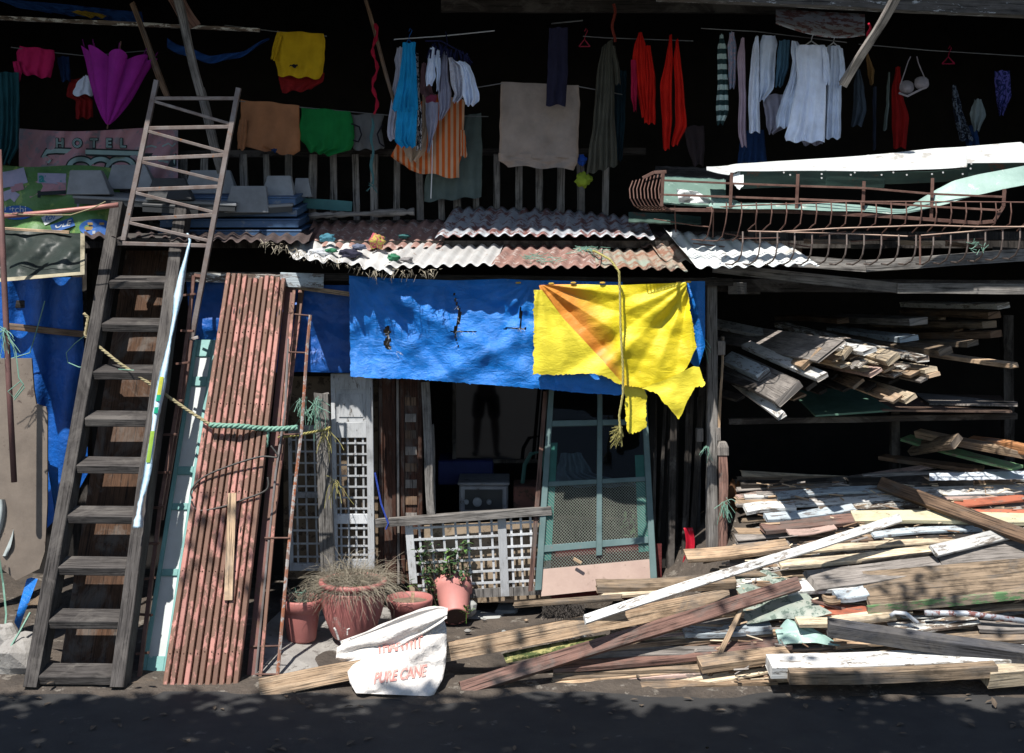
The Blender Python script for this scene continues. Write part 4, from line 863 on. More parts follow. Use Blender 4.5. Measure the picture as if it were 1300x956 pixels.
for k in range(14): p = P(1240+rnd.uniform(-8, 12), 312+rnd.uniform(-5, 6), -.88); b.tube([p, p+Vector((rnd.uniform(-.05, .05), -.01, rnd.uniform(-.04, .04)))], .0018, 4)
b.build('green_twine', twine, label='frayed green twine knotted on the hooked bars at the right', cat='twine')

# ================================================================ TARPS
def tarpsheet(cols, Y, nu, nv, fn_off, keep=None, b=None, rag=0):
    b = b or MB(); n = len(cols)
    def xy(u, v):
        t = u*(n-1); i = min(n-2, int(t)); t -= i
        c = [lerp(cols[i][k], cols[i+1][k], t) for k in range(4)]
        x_, y_ = lerp(c[0], c[2], v), lerp(c[1], c[3], v)
        if rag: y_ += rag*(N((x_*.13, 1, 2), 1)+.8*N((x_*.45, 4, 2), 1))*v**9; x_ += rag*(N((y_*.11, 7, 2), 1)+.8*N((y_*.4, 9, 2), 1))*((1-u)**16+u**16)
        return x_, y_
    def fn(u, v):
        x, y = xy(u, v); return P(x, y, Y+fn_off(x, y, u, v))
    b.grid(fn, nu, nv, keep=(lambda u, v: keep(*xy(u, v))) if keep else None); return b
def crease(x, y, px, py, k, amp, ph=0):
    th = math.atan2(y-py, x-px)*k+ph; r = math.hypot(x-px, y-py); return amp*(abs((th % 1)-.5)*2-.5)*min(1, r/45)*max(.25, 1-r/330)
def woff(x, y, u, v):
    o = .040*N((x*.012, y*.014, 0), 1)+.018*N((x*.035+y*.02, y*.03, 4), 1)+.006*N((x*.09, y*.08, 2), 1)+.0018*N((x*.25, y*.22, 7), 1)
    # big diagonal gathers from the nailed upper corner
    d = (x-470)*.62-(y-352); o += -.028*math.exp(-(d/16)**2)*(1 if x > 470 else 0)
    d2 = (x-470)*1.25-(y-352)*1.0; o += .02*math.exp(-(d2/13)**2); d3 = (x-640)*.45+(y-440); o += -.03*math.exp(-(d3/13)**2)*min(1, max(0, (x-500)/60)); d4 = (x-560)*.3-(y-372); o += .022*math.exp(-(d4/10)**2)
    o += crease(x, y, 441, 350, 3.1, .018)+crease(x, y, 678, 356, 2.7, .018, .3)+crease(x, y, 560, 353, 1.7, .016, .1)
    return o-.06*v*v*.4
def tear(x, y):
    if 488.5+1.5*math.sin(y*.4) < x < 495+1.2*math.sin(y*.6)+(y-415)*.04 and 414 < y < 444: return False
    c = 581+3.0*math.sin(y*.13)-abs(y-410)*.03
    if abs(x-c) < (2.1 if y < 424 else 1.3)*(1-abs(y-408)/46) and 372 < y < 444: return False
    if abs(x-661-(y-400)*.0) < 1.5 and 389 < y < 416: return False
    if abs(y-421) < 1.0 and 572 < x < 606: return False
    if abs(y-417) < .9 and 640 < x < 668: return False
    return True
b = tarpsheet([(443, 350, 445, 478), (470, 352, 472, 480), (520, 354, 520, 481), (575, 356, 560, 484), (640, 354, 600, 487), (677, 356, 677, 493), (700, 356, 690, 494), (740, 357, 740, 499), (790, 358, 792, 502)], -.33, 200, 80, woff, tear, rag=1.6)
b.build('blue_tarp', tarp_b, label='sunlit crinkled blue tarpaulin with torn slits hung below the low roof', cat='tarpaulin', smooth=True)
b = tarpsheet([(865, 358, 872, 455), (880, 357, 886, 470), (895, 357, 895, 440)], -.31, 24, 60, lambda x, y, u, v: .02*N((x*.05, y*.03, 9), 1)+.014*math.sin(u*7))
b.build('blue_tarp', tarp_b, label='narrow blue tarpaulin edge hanging at the right of the yellow one', cat='tarpaulin', smooth=True)
b = MB(); b.bar(P(491, 408, -.24), P(493, 450, -.24), .06, .02, (1, 0, 0)); b.bar(P(581, 360, -.24), P(582, 450, -.24), .06, .02, (1, 0, 0)); b.bar(P(661, 365, -.24), P(661, 430, -.24), .05, .02, (1, 0, 0))
b.build('batten', w_tan, label='tan batten showing through the slits of the blue tarpaulin', cat='batten')
b = MB()
for k in range(70):
    x, y = rnd.choice([(581, rnd.uniform(380, 440)), (rnd.uniform(574, 606), 421), (493, rnd.uniform(420, 444)), (rnd.uniform(640, 668), 417), (505+rnd.uniform(-4, 6), 448), (677, rnd.uniform(470, 494))])
    p = P(x, y, -.355); b.tube([p, p+Vector((rnd.uniform(-.025, .025), -.01, rnd.uniform(-.03, .015)))], .0009, 3, False)
b.build('frayed_thread', whitepl, label='pale frayed threads along the slits of the blue tarpaulin', cat='thread', kind='stuff')
# deep blue tarps in the shade behind
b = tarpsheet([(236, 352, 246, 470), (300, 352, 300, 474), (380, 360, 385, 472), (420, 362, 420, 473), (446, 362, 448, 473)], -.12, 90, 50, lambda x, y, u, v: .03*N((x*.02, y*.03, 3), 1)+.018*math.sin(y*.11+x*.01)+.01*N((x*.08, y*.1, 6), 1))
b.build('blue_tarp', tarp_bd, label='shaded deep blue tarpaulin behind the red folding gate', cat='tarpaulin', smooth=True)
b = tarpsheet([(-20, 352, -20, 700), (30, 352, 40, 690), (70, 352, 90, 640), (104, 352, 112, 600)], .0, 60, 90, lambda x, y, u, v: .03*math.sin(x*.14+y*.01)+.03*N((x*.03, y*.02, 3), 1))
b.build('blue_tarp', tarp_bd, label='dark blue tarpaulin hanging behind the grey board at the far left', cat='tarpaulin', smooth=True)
b = MB(); b.bar(P(360, 362, -.2), P(448, 374, -.24), .03, .02, seg=5, jit=.003); b.build('batten', w_tan, label='tan batten nailed over the shaded blue tarpaulin', cat='batten')
b = tarpsheet([(58, 576, 60, 590), (64, 590, 68, 640), (74, 594, 74, 700)], -.3, 8, 40, lambda x, y, u, v: .02*math.sin(y*.08)); b.build('plastic_scrap', tarp_b, label='blue plastic strip twisting beside the wooden ladder', cat='plastic scrap', smooth=True)
b = tarpsheet([(34, 735, 18, 790), (40, 733, 24, 800), (48, 735, 30, 782)], -.6, 8, 40, lambda x, y, u, v: .03*math.sin(y*.1+x*.1)); b.build('plastic_scrap', tarp_b, label='short blue plastic strip near the ladder foot', cat='plastic scrap', smooth=True)
# yellow tarp over the blue one
yt = thing('yellow_tarp', 'sunlit yellow tarpaulin with an orange printed band and folded corner, pinned over the blue one', 'tarpaulin', P(780, 500, -.4))
def yoff(x, y, u, v):
    o = .030*N((x*.014, y*.014, 30), 1)+.012*N((x*.04, y*.035, 34), 1)+.004*N((x*.1, y*.1, 32), 1)
    d = (x-905)+(y-350)*.95; o += -.032*math.exp(-((d+30)/16)**2); d = (x-905)*.6+(y-350)*1.1; o += .026*math.exp(-((d-20)/14)**2)
    o += crease(x, y, 686, 360, 2.3, .034, .2)+crease(x, y, 876, 356, 2.6, .034, .5)
    return o
b = tarpsheet([(684, 362, 688, 372), (700, 361, 704, 398), (720, 361, 724, 420), (745, 361, 748, 446), (772, 362, 776, 478), (788, 362, 792, 490), (810, 361, 816, 492), (840, 360, 846, 486), (862, 359, 872, 468), (871, 358, 884, 440)], -.435, 120, 70, yoff, rag=2.0)
b.build('main_sheet', tarp_y, yt, smooth=True)
b = tarpsheet([(678, 368, 677, 475), (688, 368, 700, 476), (715, 404, 725, 475), (745, 436, 752, 474), (765, 458, 770, 479), (783, 478, 794, 492)], -.46, 60, 50, lambda x, y, u, v: .5*yoff(x, y, u, v)+.004*math.sin(x*.2), rag=2.6)
b.build('folded_corner', tarp_yp, yt, smooth=True)
b = tarpsheet([(816, 493, 820, 494), (830, 487, 834, 500), (845, 482, 848, 516), (858, 476, 861, 533), (870, 470, 872, 512), (880, 465, 882, 491), (888, 466, 890, 492), (893, 482, 893, 491)], -.45, 50, 36, lambda x, y, u, v: .02*N((x*.05, y*.05, 40), 1)-.04*u, rag=3.5)
b.build('loose_flap', tarp_yp, yt, smooth=True)
b = tarpsheet([(792, 490, 796, 548), (800, 490, 801, 551), (808, 490, 808, 549), (820, 490, 821, 543)], -.38, 20, 30, lambda x, y, u, v: .012*N((x*.05, y*.05, 44), 1), rag=3)
b.build('hanging_strip', tarp_yp, yt, smooth=True)
b = MB()
for x, y in ((658, 359), (700, 360), (728, 359), (765, 359), (862, 359), (874, 358)):
    p = P(x, y, -.45 if x > 690 else -.355); b.loft([[p+Vector((.020*q*math.cos(a), dy, .007*q*math.sin(a))) for a in [.4, 1.2, 2.4, 3.5, 4.4, 5.6]] for dy, q in ((.012, 1), (0, 1), (-.003, .6))])
b.build('cloth_tab', C('tab_orange', (.55, .35, .06)), label='small tan tabs pinning the tarpaulin tops to the roof edge', cat='tab')
# hanging rope
def rope(pts, r, name, m, label, cat='rope', n=7, strands=3, parent=None):
    pp = []
    for a, c in zip(pts, pts[1:]):
        for i in range(10): pp.append(lerp(Vector(a), Vector(c), i/10))
    pp.append(Vector(pts[-1])); b = MB(); L = 0; tot = []
    for i, p in enumerate(pp):
        if i: L += (pp[i]-pp[i-1]).length
        tot.append(L)
    res = []
    step = .012; q = 0; fine = []; l = 0
    while l < L:
        while q < len(tot)-2 and tot[q+1] < l: q += 1
        fine.append(lerp(pp[q], pp[q+1], (l-tot[q])/max(1e-6, tot[q+1]-tot[q]))); l += step
    for s in range(strands):
        st = []
        for i, p in enumerate(fine):
            d = (fine[min(i+1, len(fine)-1)]-fine[max(0, i-1)]).normalized(); a = d.cross(Vector((0, 1, .01))).normalized(); c = a.cross(d)
            th = i*.85+s*2*math.pi/strands; st.append(p+(a*math.cos(th)+c*math.sin(th))*r*.55)
        b.tube(st, r*.62, 4)
    return b.build(name, m, parent, label=label, cat=cat, smooth=True)
rope([P(742, 316, .0), P(757, 320, -.3), P(775, 330, -.48), P(786, 345, -.53), P(787, 370, -.52), P(788, 420, -.52), P(791, 470, -.52), P(791, 500, -.51), P(786, 528, -.50), P(788, 552, -.50)], .0075, 'hanging_rope', ropey, 'yellowish twisted rope hanging from the low roof in front of the yellow tarpaulin')
b = MB()
for k in range(90):
    p = P(788+rnd.uniform(-2, 2), 548+rnd.uniform(-8, 6), -.47); b.tube([p, p+Vector((rnd.uniform(-.07, .02), rnd.uniform(-.02, .02), rnd.uniform(-.09, 0)))], .0016, 3, False)
b.build('rope_tassel', ropey, label='frayed tassel at the end of the hanging rope', cat='rope end')
for c0, lb in ((P(748, 318, -.2), 'green twine tangled around the top of the hanging rope'), (P(688, 330, -.38), 'green twine tangled on the rusty brown roof sheet')):
    b = MB()
    for k in range(26): a = c0+Vector((rnd.uniform(-.09, .09), 0, rnd.uniform(-.02, .03))); b.tube([a, a+Vector((rnd.uniform(-.06, .06), -.02, rnd.uniform(-.03, .03))), a+Vector((rnd.uniform(-.1, .1), -.02, rnd.uniform(-.03, .02)))], .0016, 4)
    b.build('green_twine', twine, label=lb, cat='twine')

# ================================================================ WOODEN LADDER
def lerp_pts(A, B, y):  # point on the 3D line A-B seen at photo row y
    lo, hi = 0., 1.2
    for _ in range(40):
        m = (lo+hi)/2; p = lerp(A, B, m); py = HOR+(CZ-p.z)*F/(p.y-CY)
        if py < y: lo = m
        else: hi = m
    return lerp(A, B, (lo+hi)/2)
def onground(x, y, Y0):  # ray through the pixel down to the ground
    D = CZ*F/(y-HOR); return P(x, y, CY+D)
lad = thing('wooden_ladder', 'tall dark grey wooden ladder with broad flat steps leaning at the left', 'ladder', (P(100, 872, -1.34).x, -1.34, 0))
LA, LB = P(152, 262, -.12), onground(43, 874, 0); RA, RB = P(233, 266, -.12), onground(152, 874, 0)
for a, c in ((LA, LB), (RA, RB)):
    b = MB(); b.bar(a, c, .078, .15, (1, 0, 0), seg=26, jit=.003, ch=.004); b.build('rail', w_ladder, lad)
ddl = (LB-LA).normalized()
for y in (304, 358, 412, 472, 531, 590, 653, 718, 785, 855):
    a = lerp_pts(LA, LB, y); c = lerp_pts(RA, RB, y+1); ex = (c-a).normalized()*.04
    b = MB(); b.bar(a+ex, c-ex, .052, .145, (0, -.25, 1), seg=6, jit=.002, ch=.004, endj=.004)
    b.build('step', w_ladder, lad)
b = MB(); Qp = quad(P(158, 322, .02), P(224, 322, .02), P(62, 872, -1.12), P(150, 872, -1.12)); Qp = quad(P(160, 318, .03), P(226, 318, .03), onground(64, 868, 0)+Vector((0, .135, 0)), onground(146, 868, 0)+Vector((0, .135, 0)))
b.qbox(Qp, 0, 1, 0, 1, -.012, 0, div=1); b.build('plywood_board', w_ply, label='dark brown plywood board leaning right behind the wooden ladder', cat='board')
# pale blue plastic strip spiralling down the right rail
b = MB(); cl = [(238, 296), (241, 306), (232, 345), (222, 400), (208, 470), (196, 540), (187, 600), (178, 640), (175, 670)]
pts = [P(x, y, lerp(-.24, -1.05, (y-296)/374)-.10) for x, y in cl]; L = []
for a, c in zip(pts, pts[1:]): L += [lerp(a, c, i/9) for i in range(9)]
L.append(pts[-1]); rings = []
for i, p in enumerate(L):
    t = i/len(L); w = .007+.020*min(1, t*3)*(.75+.35*math.sin(i*.37)+.3*N((i*.5, 0, 0))); tw = .5*math.sin(i*.25)
    rings.append([p+Vector((-w*math.cos(tw), w*math.sin(tw), 0)), p+Vector((0, -.012, 0)), p+Vector((w*math.cos(tw), -w*math.sin(tw), 0)), p+Vector((0, .008, 0))])
b.loft(rings); st = b.build('plastic_strip', bluestrip, label='pale blue printed plastic strip hanging down the right rail of the wooden ladder', cat='plastic strip', smooth=True)
for nme, col, y0, y1 in (('yellow_print', (.38, .40, .06), 480, 500), ('green_print', (.01, .25, .15), 500, 506), ('green_print', (.01, .25, .15), 516, 520), ('lime_print', (.20, .32, .05), 545, 585)):
    b = MB(); i0 = min(range(len(L)), key=lambda i: abs(HOR+(CZ-L[i].z)*F/(L[i].y-CY)-y0)); i1 = max(i0+1, min(range(len(L)), key=lambda i: abs(HOR+(CZ-L[i].z)*F/(L[i].y-CY)-y1)))
    b.loft([[L[i]+Vector((-.013, -.017, 0)), L[i]+Vector((0, -.021, 0)), L[i]+Vector((.011, -.017, 0))] for i in range(i0, i1+1)], closed=False, caps=False)
    q = b.build(nme, C(nme, col), None, smooth=False); q.parent = st; q.location = Vector(q['_w'])-Vector(st['_w'])
# ---------------------------------------------------------------- steel truss ladder
tr = thing('steel_truss_ladder', 'slim welded steel ladder frame with diagonal braces standing behind the wooden ladder', 'steel ladder', P(200, 420, -.3))
TA, TB = P(199, 102, -.26), P(160, 290, -.36); UA, UB = P(303, 112, -.26), P(243, 432, -.42)
def sq(a, c, w, name, parent, m=steel, side=(1, 0, 0)):
    b = MB(); b.bar(a, c, w, w, side, ch=.002, seg=4); return b.build(name, m, parent)
sq(TA, lerp(TA, TB, 1.08), .032, 'rail', tr); sq(UA, UB, .032, 'rail', tr)
for i, (yl, yr) in enumerate(((125, 125), (163, 161), (202, 197), (241, 237), (279, 273), (316, 312))):
    a = lerp_pts(TA, TB, yl) if yl < 290 else lerp(TA, TB, 1.1); c = lerp_pts(UA, UB, yr); sq(a, c, .024, 'rung', tr, side=(0, 0, 1))
    if i < 5:
        d = lerp_pts(UA, UB, yr+33); sq(lerp(a, c, .02)+Vector((0, -.004, -.02)), d, .02, 'diagonal_brace', tr, side=(0, 0, 1))
b = MB(); b.bar(P(236, 432, -.42), P(252, 428, -.42), .02, .03); b.build('foot_plate', iron_or, tr)
ig = thing('iron_gate_frame', 'rusty iron frame with short cross pins between the wooden ladder and teal door', 'iron frame', P(190, 866, -1.2))
for pts in ([(246, 350, -.36), (240, 410, -.42), (228, 500, -.56), (204, 640, -.8), (176, 868, -1.22)], [(258, 352, -.34), (246, 350, -.36)], [(243, 432, -.44), (236, 480, -.5), (222, 560, -.62), (205, 660, -.78)]):
    for p, q in zip(pts, pts[1:]): sq(P(*p), P(*q), .024, 'bar', ig, iron)
for x, y in ((238, 375), (236, 420), (230, 462), (222, 508), (214, 552), (206, 600), (199, 645), (192, 690), (187, 735), (183, 780), (179, 830)):
    t = (y-350)/516; sq(P(x-6, y, lerp(-.34, -1.16, t)), P(x+10, y+rnd.uniform(-2, 2), lerp(-.38, -1.2, t)), .014, 'cross_pin', ig, iron, (0, 0, 1))
# ---------------------------------------------------------------- teal panelled door
dr = thing('panelled_door', 'teal framed door with white panels leaning under the red folding gate', 'door', onground(212, 864, 0))
DQ = quad(P(247, 432, -.16), P(318, 432, -.12), P(178, 862, -1.1), P(262, 862, -1.06))
b = MB(); b.qbox(DQ, .02, .98, .01, .99, -.014, 0); b.build('panel', panelw, dr)
for u0, u1 in ((0, .07), (.33, .46), (.93, 1)): b = MB(); b.qbox(DQ, u0, u1, 0, 1, -.02, .014); b.build('stile', teal, dr, bevel=.003)
for v0, v1 in ((0, .055), (.12, .15), (.40, .425), (.51, .53), (.70, .72), (.94, 1)):
    for u0, u1 in ((.07, .33), (.46, .93)): b = MB(); b.qbox(DQ, u0, u1, v0, v1, -.02, .0125); b.build('rail', teal, dr, bevel=.003)
# ---------------------------------------------------------------- red folding gate
gt = thing('folding_gate', 'faded red steel folding gate collapsed into a bundle of narrow slats, leaning upright', 'folding gate', onground(255, 868, 0))
GQ2 = quad(P(287, 350, -.30), P(364, 352, -.26), onground(206, 870, 0), onground(304, 870, 0))
nsl = 11
for i in range(nsl):
    u0 = i/nsl+.008; u1 = (i+1)/nsl-.008; dv = rnd.uniform(-.006, .008)
    b = MB(); nr = qnormal(GQ2); rings = []
    for k in range(25):
        v = lerp(dv, 1, k/24); c = GQ2((u0+u1)/2, v); e = GQ2(u1, v)-GQ2(u0, v); wob = .0025*N((i*3, v*6, 1), 1)
        hx = e*.5; ns = []
        for sx2, sy2 in ((-1, -.03), (-1, .018), (-.72, .026), (.72, .026), (1, .018), (1, -.03)): ns.append(c+hx*sx2*.96+nr*(sy2+wob))
        rings.append(ns)
    b.loft(rings); sl = b.build('slat', redgate, gt, smooth=False)
for i in range(nsl):
    for v in (.155, .34, .56, .745, .93):
        b = MB()
        c = GQ2((i+.5)/nsl, v+.003*rnd.uniform(-1, 1))+qnormal(GQ2)*.028; b.loft([[c+qnormal(GQ2)*dz+Vector((.005*q*math.cos(a), 0, .005*q*math.sin(a))) for a in [j*math.pi/3 for j in range(6)]] for dz, q in ((-.004, 1), (.003, .6))]); b.build('rivet', iron, gt)
for vv in (.15, .555, .92): b = MB(); b.qbox(GQ2, .0, 1, vv, vv+.008, -.012, -.004); b.build('tie_bar', iron, gt)
for i in (0, 3, 5, 8, 9, 10, 2, 7):
    v = rnd.choice((.1, .24, .42, .65, .8, .13)); c = GQ2((i+.5)/nsl, v)+qnormal(GQ2)*.0275; d = (GQ2(.5, 1)-GQ2(.5, 0)).normalized(); e = Vector((1, 0, 0))
    b = MB(); b.loft([[c+d*(.022*math.cos(a))+e*(.004*math.sin(a))+qnormal(GQ2)*z for a in [j*math.pi/5 for j in range(10)]] for z in (-.001, .0006)]); b.build('slot', surf('slot_dark', (.02, .012, .01)), gt)
for (x0, y0, x1, y1, w, Y0, Y1) in ((368, 362, 318, 866, .05, -.2, -1.16), (383, 366, 336, 740, .035, -.14, -.9)):
    b = MB(); b.bar(P(x0, y0, Y0), P(x1, y1, Y1), w, .02, (1, 0, 0), seg=16, jit=.002); b.build('slat', redgate if w < .04 else redgate_d, gt)
b = MB(); b.bar(P(374, 364, -.22), P(330, 866, -1.18), .02, .02, (1, 0, 0), seg=10); b.build('slat', redgate, gt)
b = MB(); b.bar(P(295, 626, -.93), P(290, 762, -1.14), .05, .014, (1, 0, 0), seg=6, jit=.002); b.build('lath', w_tan, label='short clean tan lath lying on the face of the red folding gate', cat='lath')
for lbl, pts in (('upper loop of black cable slung across the red folding gate', [(344, 566), (352, 580), (330, 580), (290, 592), (258, 606), (243, 622), (244, 632)]),
                 ('lower loop of black cable slung across the red folding gate', [(340, 606), (338, 622), (310, 634), (280, 644), (252, 648), (243, 636)])):
    pp = [P(x, y, -.40-.62*((y-350)/516)-.16+.0*(x)) for x, y in pts]; out = []
    for i in range(len(pp)-1):
        p0, p1, p2, p3 = pp[max(0, i-1)], pp[i], pp[i+1], pp[min(len(pp)-1, i+2)]
        for k in range(8):
            t = k/8; out.append(.5*((2*p1)+(p2-p0)*t+(2*p0-5*p1+4*p2-p3)*t*t+(3*p1-p0-3*p2+p3)*t**3))
    out.append(pp[-1]); b = MB(); b.tube(out, .006, 6); b.build('cable', cable, label=lbl, cat='cable', smooth=True)
# long tan rope to the gate, green binding
rope([P(106, 398, -.5), P(112, 403, -.5), P(108, 426, -.52), P(150, 460, -.62), P(200, 494, -.66), P(240, 522, -.72), P(268, 540, -.76)], .010, 'tie_rope', ropem, 'tan rope running from the wooden ladder down to the red folding gate')
rope([P(266, 540, -.78), P(300, 541, -.78), P(345, 545, -.7), P(378, 543, -.66)], .017, 'green_rope', twine, 'thick green plastic rope bound around the red folding gate')
rope([P(340, 546, -.7), P(338, 566, -.72), P(322, 582, -.74)], .012, 'green_rope', twine, 'loose green rope end hanging on the right of the red gate')
rope([P(352, 555, -.6), P(380, 552, -.5), P(415, 545, -.3), P(420, 542, -.3)], .009, 'tie_rope', ropey, 'yellowish rope from the rusty frame to the tied timber post')
def tuft(x, y, Y, n, s, m, label, name='green_twine', cat='twine', r=.0018):
    s *= .62; n = int(n*.8)
    b = MB(); c = P(x, y, Y)
    for k in range(n):
        a = c+Vector((rnd.gauss(0, s)*.22, rnd.uniform(-.02, .02), rnd.gauss(0, s)*.25)); d = Vector((rnd.gauss(0, .5), rnd.uniform(-.4, .1), rnd.gauss(-.45, .45)))*s*rnd.uniform(.3, 1.1); q = [a]
        for z in range(5):
            d = d+Vector((rnd.gauss(0, .35), rnd.gauss(0, .15), rnd.gauss(-.35, .3)))*s; q.append(q[-1]+d*.25)
        b.tube(q, r*rnd.uniform(.6, 1.3), 4)
    return b.build(name, m, label=label, cat=cat)
tuft(4, 418, -.8, 34, .10, twine, 'green twine knotted around the upright reddish pipe at the left')
tuft(404, 510, -.3, 40, .13, twine, 'spray of dark green twine tied to the timber post by the lattice door')
tuft(386, 508, -.42, 20, .10, twine, 'green twine knotted on the rusty orange frame')
tuft(414, 546, -.3, 24, .09, ropey, 'frayed yellowish rope knot on the timber post')
tuft(424, 612, -.26, 18, .10, ropey, 'thin yellowish strings hanging down the lattice door')
tuft(919, 640, -.22, 36, .08, twine, 'green twine tassel hanging on the short capped post')
tuft(898, 568, -.16, 14, .07, twine, 'green twine wound around the two upright posts')
tuft(890, 428, -.16, 12, .08, twine, 'thin green twine beside the blue tarpaulin edge on the post')
b = MB(); b.tube([P(112, 423, -.3), P(95, 436, -.3), P(84, 448, -.3), P(86, 460, -.3), P(100, 466, -.35), P(170, 470, -.7)], .003, 5); b.build('green_twine', twine, label='thin green wire looping left of the wooden ladder', cat='wire')
b = MB(); b.tube([P(10, 428, -.82), P(20, 445, -.82), P(24, 480, -.84), P(30, 488, -.84), P(18, 505, -.84), P(10, 497, -.84), P(26, 484, -.84), P(31, 492, -.84), P(18, 508, -.84)], .004, 5); b.build('green_twine', twine, label='green twine loop hanging over the grey board', cat='twine')
b = MB(); b.tube([P(57, 382, -.1), P(50, 408, -.1), P(38, 448, -.1), P(5, 458, -.1)], .004, 5); b.build('green_twine', twine, label='slack dark green cord on the cross rail at the left', cat='cord')
# grey board at far left, white film
b = MB()
prof2 = [(-30, 455), (40, 455), (43, 495), (46, 513), (58, 517), (60, 525), (60, 640), (57, 700), (50, 722), (20, 737), (10, 728), (-30, 700)]
fr = [P(x, y, -.50-.0004*(y-455)) for x, y in prof2]; b.loft([[p+Vector((0, d, 0)) for p in fr] for d in (0, .018)])
b.build('board', surf('grey_fibreboard', (.20, .165, .135), (.14, .115, .095), .8, sc=4, spots=(.08, .06, .05), spotcov=.15), label='grey brown board with a rounded lower edge at the far left', cat='board')
b = MB(); b.grid(lambda u, v: P(lerp(-12, 8+9*math.sin(v*3), u), lerp(634, 706, v), -.58+.04*math.sin(u*7+v*5)), 14, 20); b.build('plastic_film', surf('clear_film', (.45, .5, .5), (.3, .34, .34), .3), label='crumpled clear plastic film at the left edge in front of the grey board', cat='plastic film', smooth=True)
b = MB(); b.tube([P(-4, 690, -.7), P(4, 740, -.7), P(8, 780, -.8), P(6, 800, -.9)], .006, 5); b.build('green_twine', twine, label='green twine strand trailing down at the left edge', cat='twine')
b = MB(); b.tube([P(38, 778, -1.0), P(26, 800, -1.1), P(14, 820, -1.15), P(12, 845, -1.2)], .007, 5); b.build('green_rope', twine, label='pale green cord trailing over the concrete lump', cat='cord')
b = MB(); b.grid(lambda u, v: P(lerp(33, 52, u), lerp(768-14*u, 768, v), -.9+.02*math.sin(u*5)), 8, 5); b.build('paper_scrap', w_tan, label='small tan paper scrap beside the foot of the ladder', cat='scrap')
# ---------------------------------------------------------------- narrow rusty frame
nf = thing('rusty_frame', 'tall narrow frame of orange rusted rods standing right of the red folding gate', 'iron frame', onground(340, 862, 0))
rod([(394, 400, -.42), (390, 440, -.46), (388, 470, -.5), (383, 545, -.62), (374, 620, -.74), (366, 700, -.9), (352, 862, -1.18)], .011, 'rod', iron_or, nf)
rod([(366, 430, -.42), (362, 520, -.58), (350, 600, -.72), (340, 700, -.88), (324, 864, -1.18)], .007, 'rod', surf('grey_rod', (.25, .24, .24), (.17, .14, .13), .6, .3), nf)
for (a, c) in (((374, 399, -.42), (396, 401, -.42)), ((366, 447, -.44), (391, 448, -.46)), ((354, 552, -.62), (384, 551, -.62)), ((336, 683, -.86), (368, 683, -.88)), ((318, 821, -1.1), (354, 820, -1.1)), ((324, 856, -1.17), (352, 856, -1.17))): rod([a, c], .006, 'cross_rod', iron, nf)
# ================================================================ LATTICE DOORS
def lattice(name, label, Qf, nu, nv, u0, u1, v0, v1, m=None, parent=None, fr=.0, bw=None, pn='lattice'):
    m = m or w_lat; b = MB(); W0 = (Qf(1, .5)-Qf(0, .5)).length; H0 = (Qf(.5, 1)-Qf(.5, 0)).length
    bu = (bw or .012)/W0/2; bv = (bw or .012)/H0/2
    for i in range(nu):
        u = lerp(u0, u1, (i+.5)/nu) if nu > 1 else (u0+u1)/2; b.qbox(Qf, u-bu, u+bu, v0, v1, -.004, .004)
    for j in range(nv):
        v = lerp(v0, v1, (j+.5)/nv); b.qbox(Qf, u0, u1, v-bv, v+bv, .0045, .011)
    return b.build(pn, m, parent)
ld1 = thing('lattice_door', 'whitish wooden door with a solid upper panel and square lattice below', 'lattice door', P(450, 720, .05))
LQ = quad(P(420, 474, .0), P(473, 474, .0), P(424, 722, -.05), P(476, 722, -.05))
for u0, u1, v0, v1 in ((0, .1, 0, 1), (.84, 1, 0, 1)): b = MB(); b.qbox(LQ, u0, u1, v0, v1, -.02, .016); b.build('stile', w_lat, ld1, bevel=.002)
for v0, v1 in ((0, .08), (.25, .33), (.72, .77), (.95, 1)): b = MB(); b.qbox(LQ, .1, .84, v0, v1, -.02, .014); b.build('rail', w_lat, ld1, bevel=.002)
b = MB(); b.qbox(LQ, .1, .84, .08, .25, -.01, 0); b.qbox(LQ, .18, .76, .105, .225, 0, .006); b.build('panel', w_lat, ld1, bevel=.002)
lattice('', '', LQ, 4, 7, .1, .84, .33, .72, parent=ld1); lattice('', '', LQ, 4, 4, .1, .84, .77, .95, parent=ld1)
ld2 = thing('lattice_door', 'dim grey lattice door partly hidden behind the timber post and rusty rods', 'lattice door', P(390, 724, .1))
LQ2 = quad(P(366, 540, .1), P(408, 540, .1), P(368, 724, .05), P(414, 724, .05))
for u0, u1, v0, v1 in ((0, .1, 0, 1), (.9, 1, 0, 1), (.1, .9, 0, .06), (.1, .9, .46, .5), (.1, .9, .95, 1)): b = MB(); b.qbox(LQ2, u0, u1, v0, v1, -.02, .014); b.build('stile' if v1-v0 > .5 else 'rail', w_lat, ld2)
lattice('', '', LQ2, 3, 5, .1, .9, .06, .46, parent=ld2); lattice('', '', LQ2, 3, 5, .1, .9, .5, .95, parent=ld2)
b = MB(); b.qbox(quad(P(360, 478, .2), P(480, 478, .2), P(360, 735, .2), P(480, 735, .2)), 0, 1, 0, 1, -.01, 0); b.build('cardboard_backing', surf('dim_cardboard', (.20, .15, .10), (.13, .095, .065), .9, spots=(.07, .05, .035), spotcov=.3), label='brown board standing behind the two lattice doors', cat='board')
pole(P(408, 500, -.16), P(418, 735, -.22), .09, .07, w_post, 'weathered timber post tied with twine between the two lattice doors', 'post', 'timber_post')
b = MB(); b.tube([P(476, 600, -.14), P(484, 640, -.16), P(493, 665, -.18), P(490, 672, -.18)], .006, 5); b.build('blue_string', C('blue_string', (.03, .06, .3)), label='short blue string hanging beside the lattice door', cat='string')
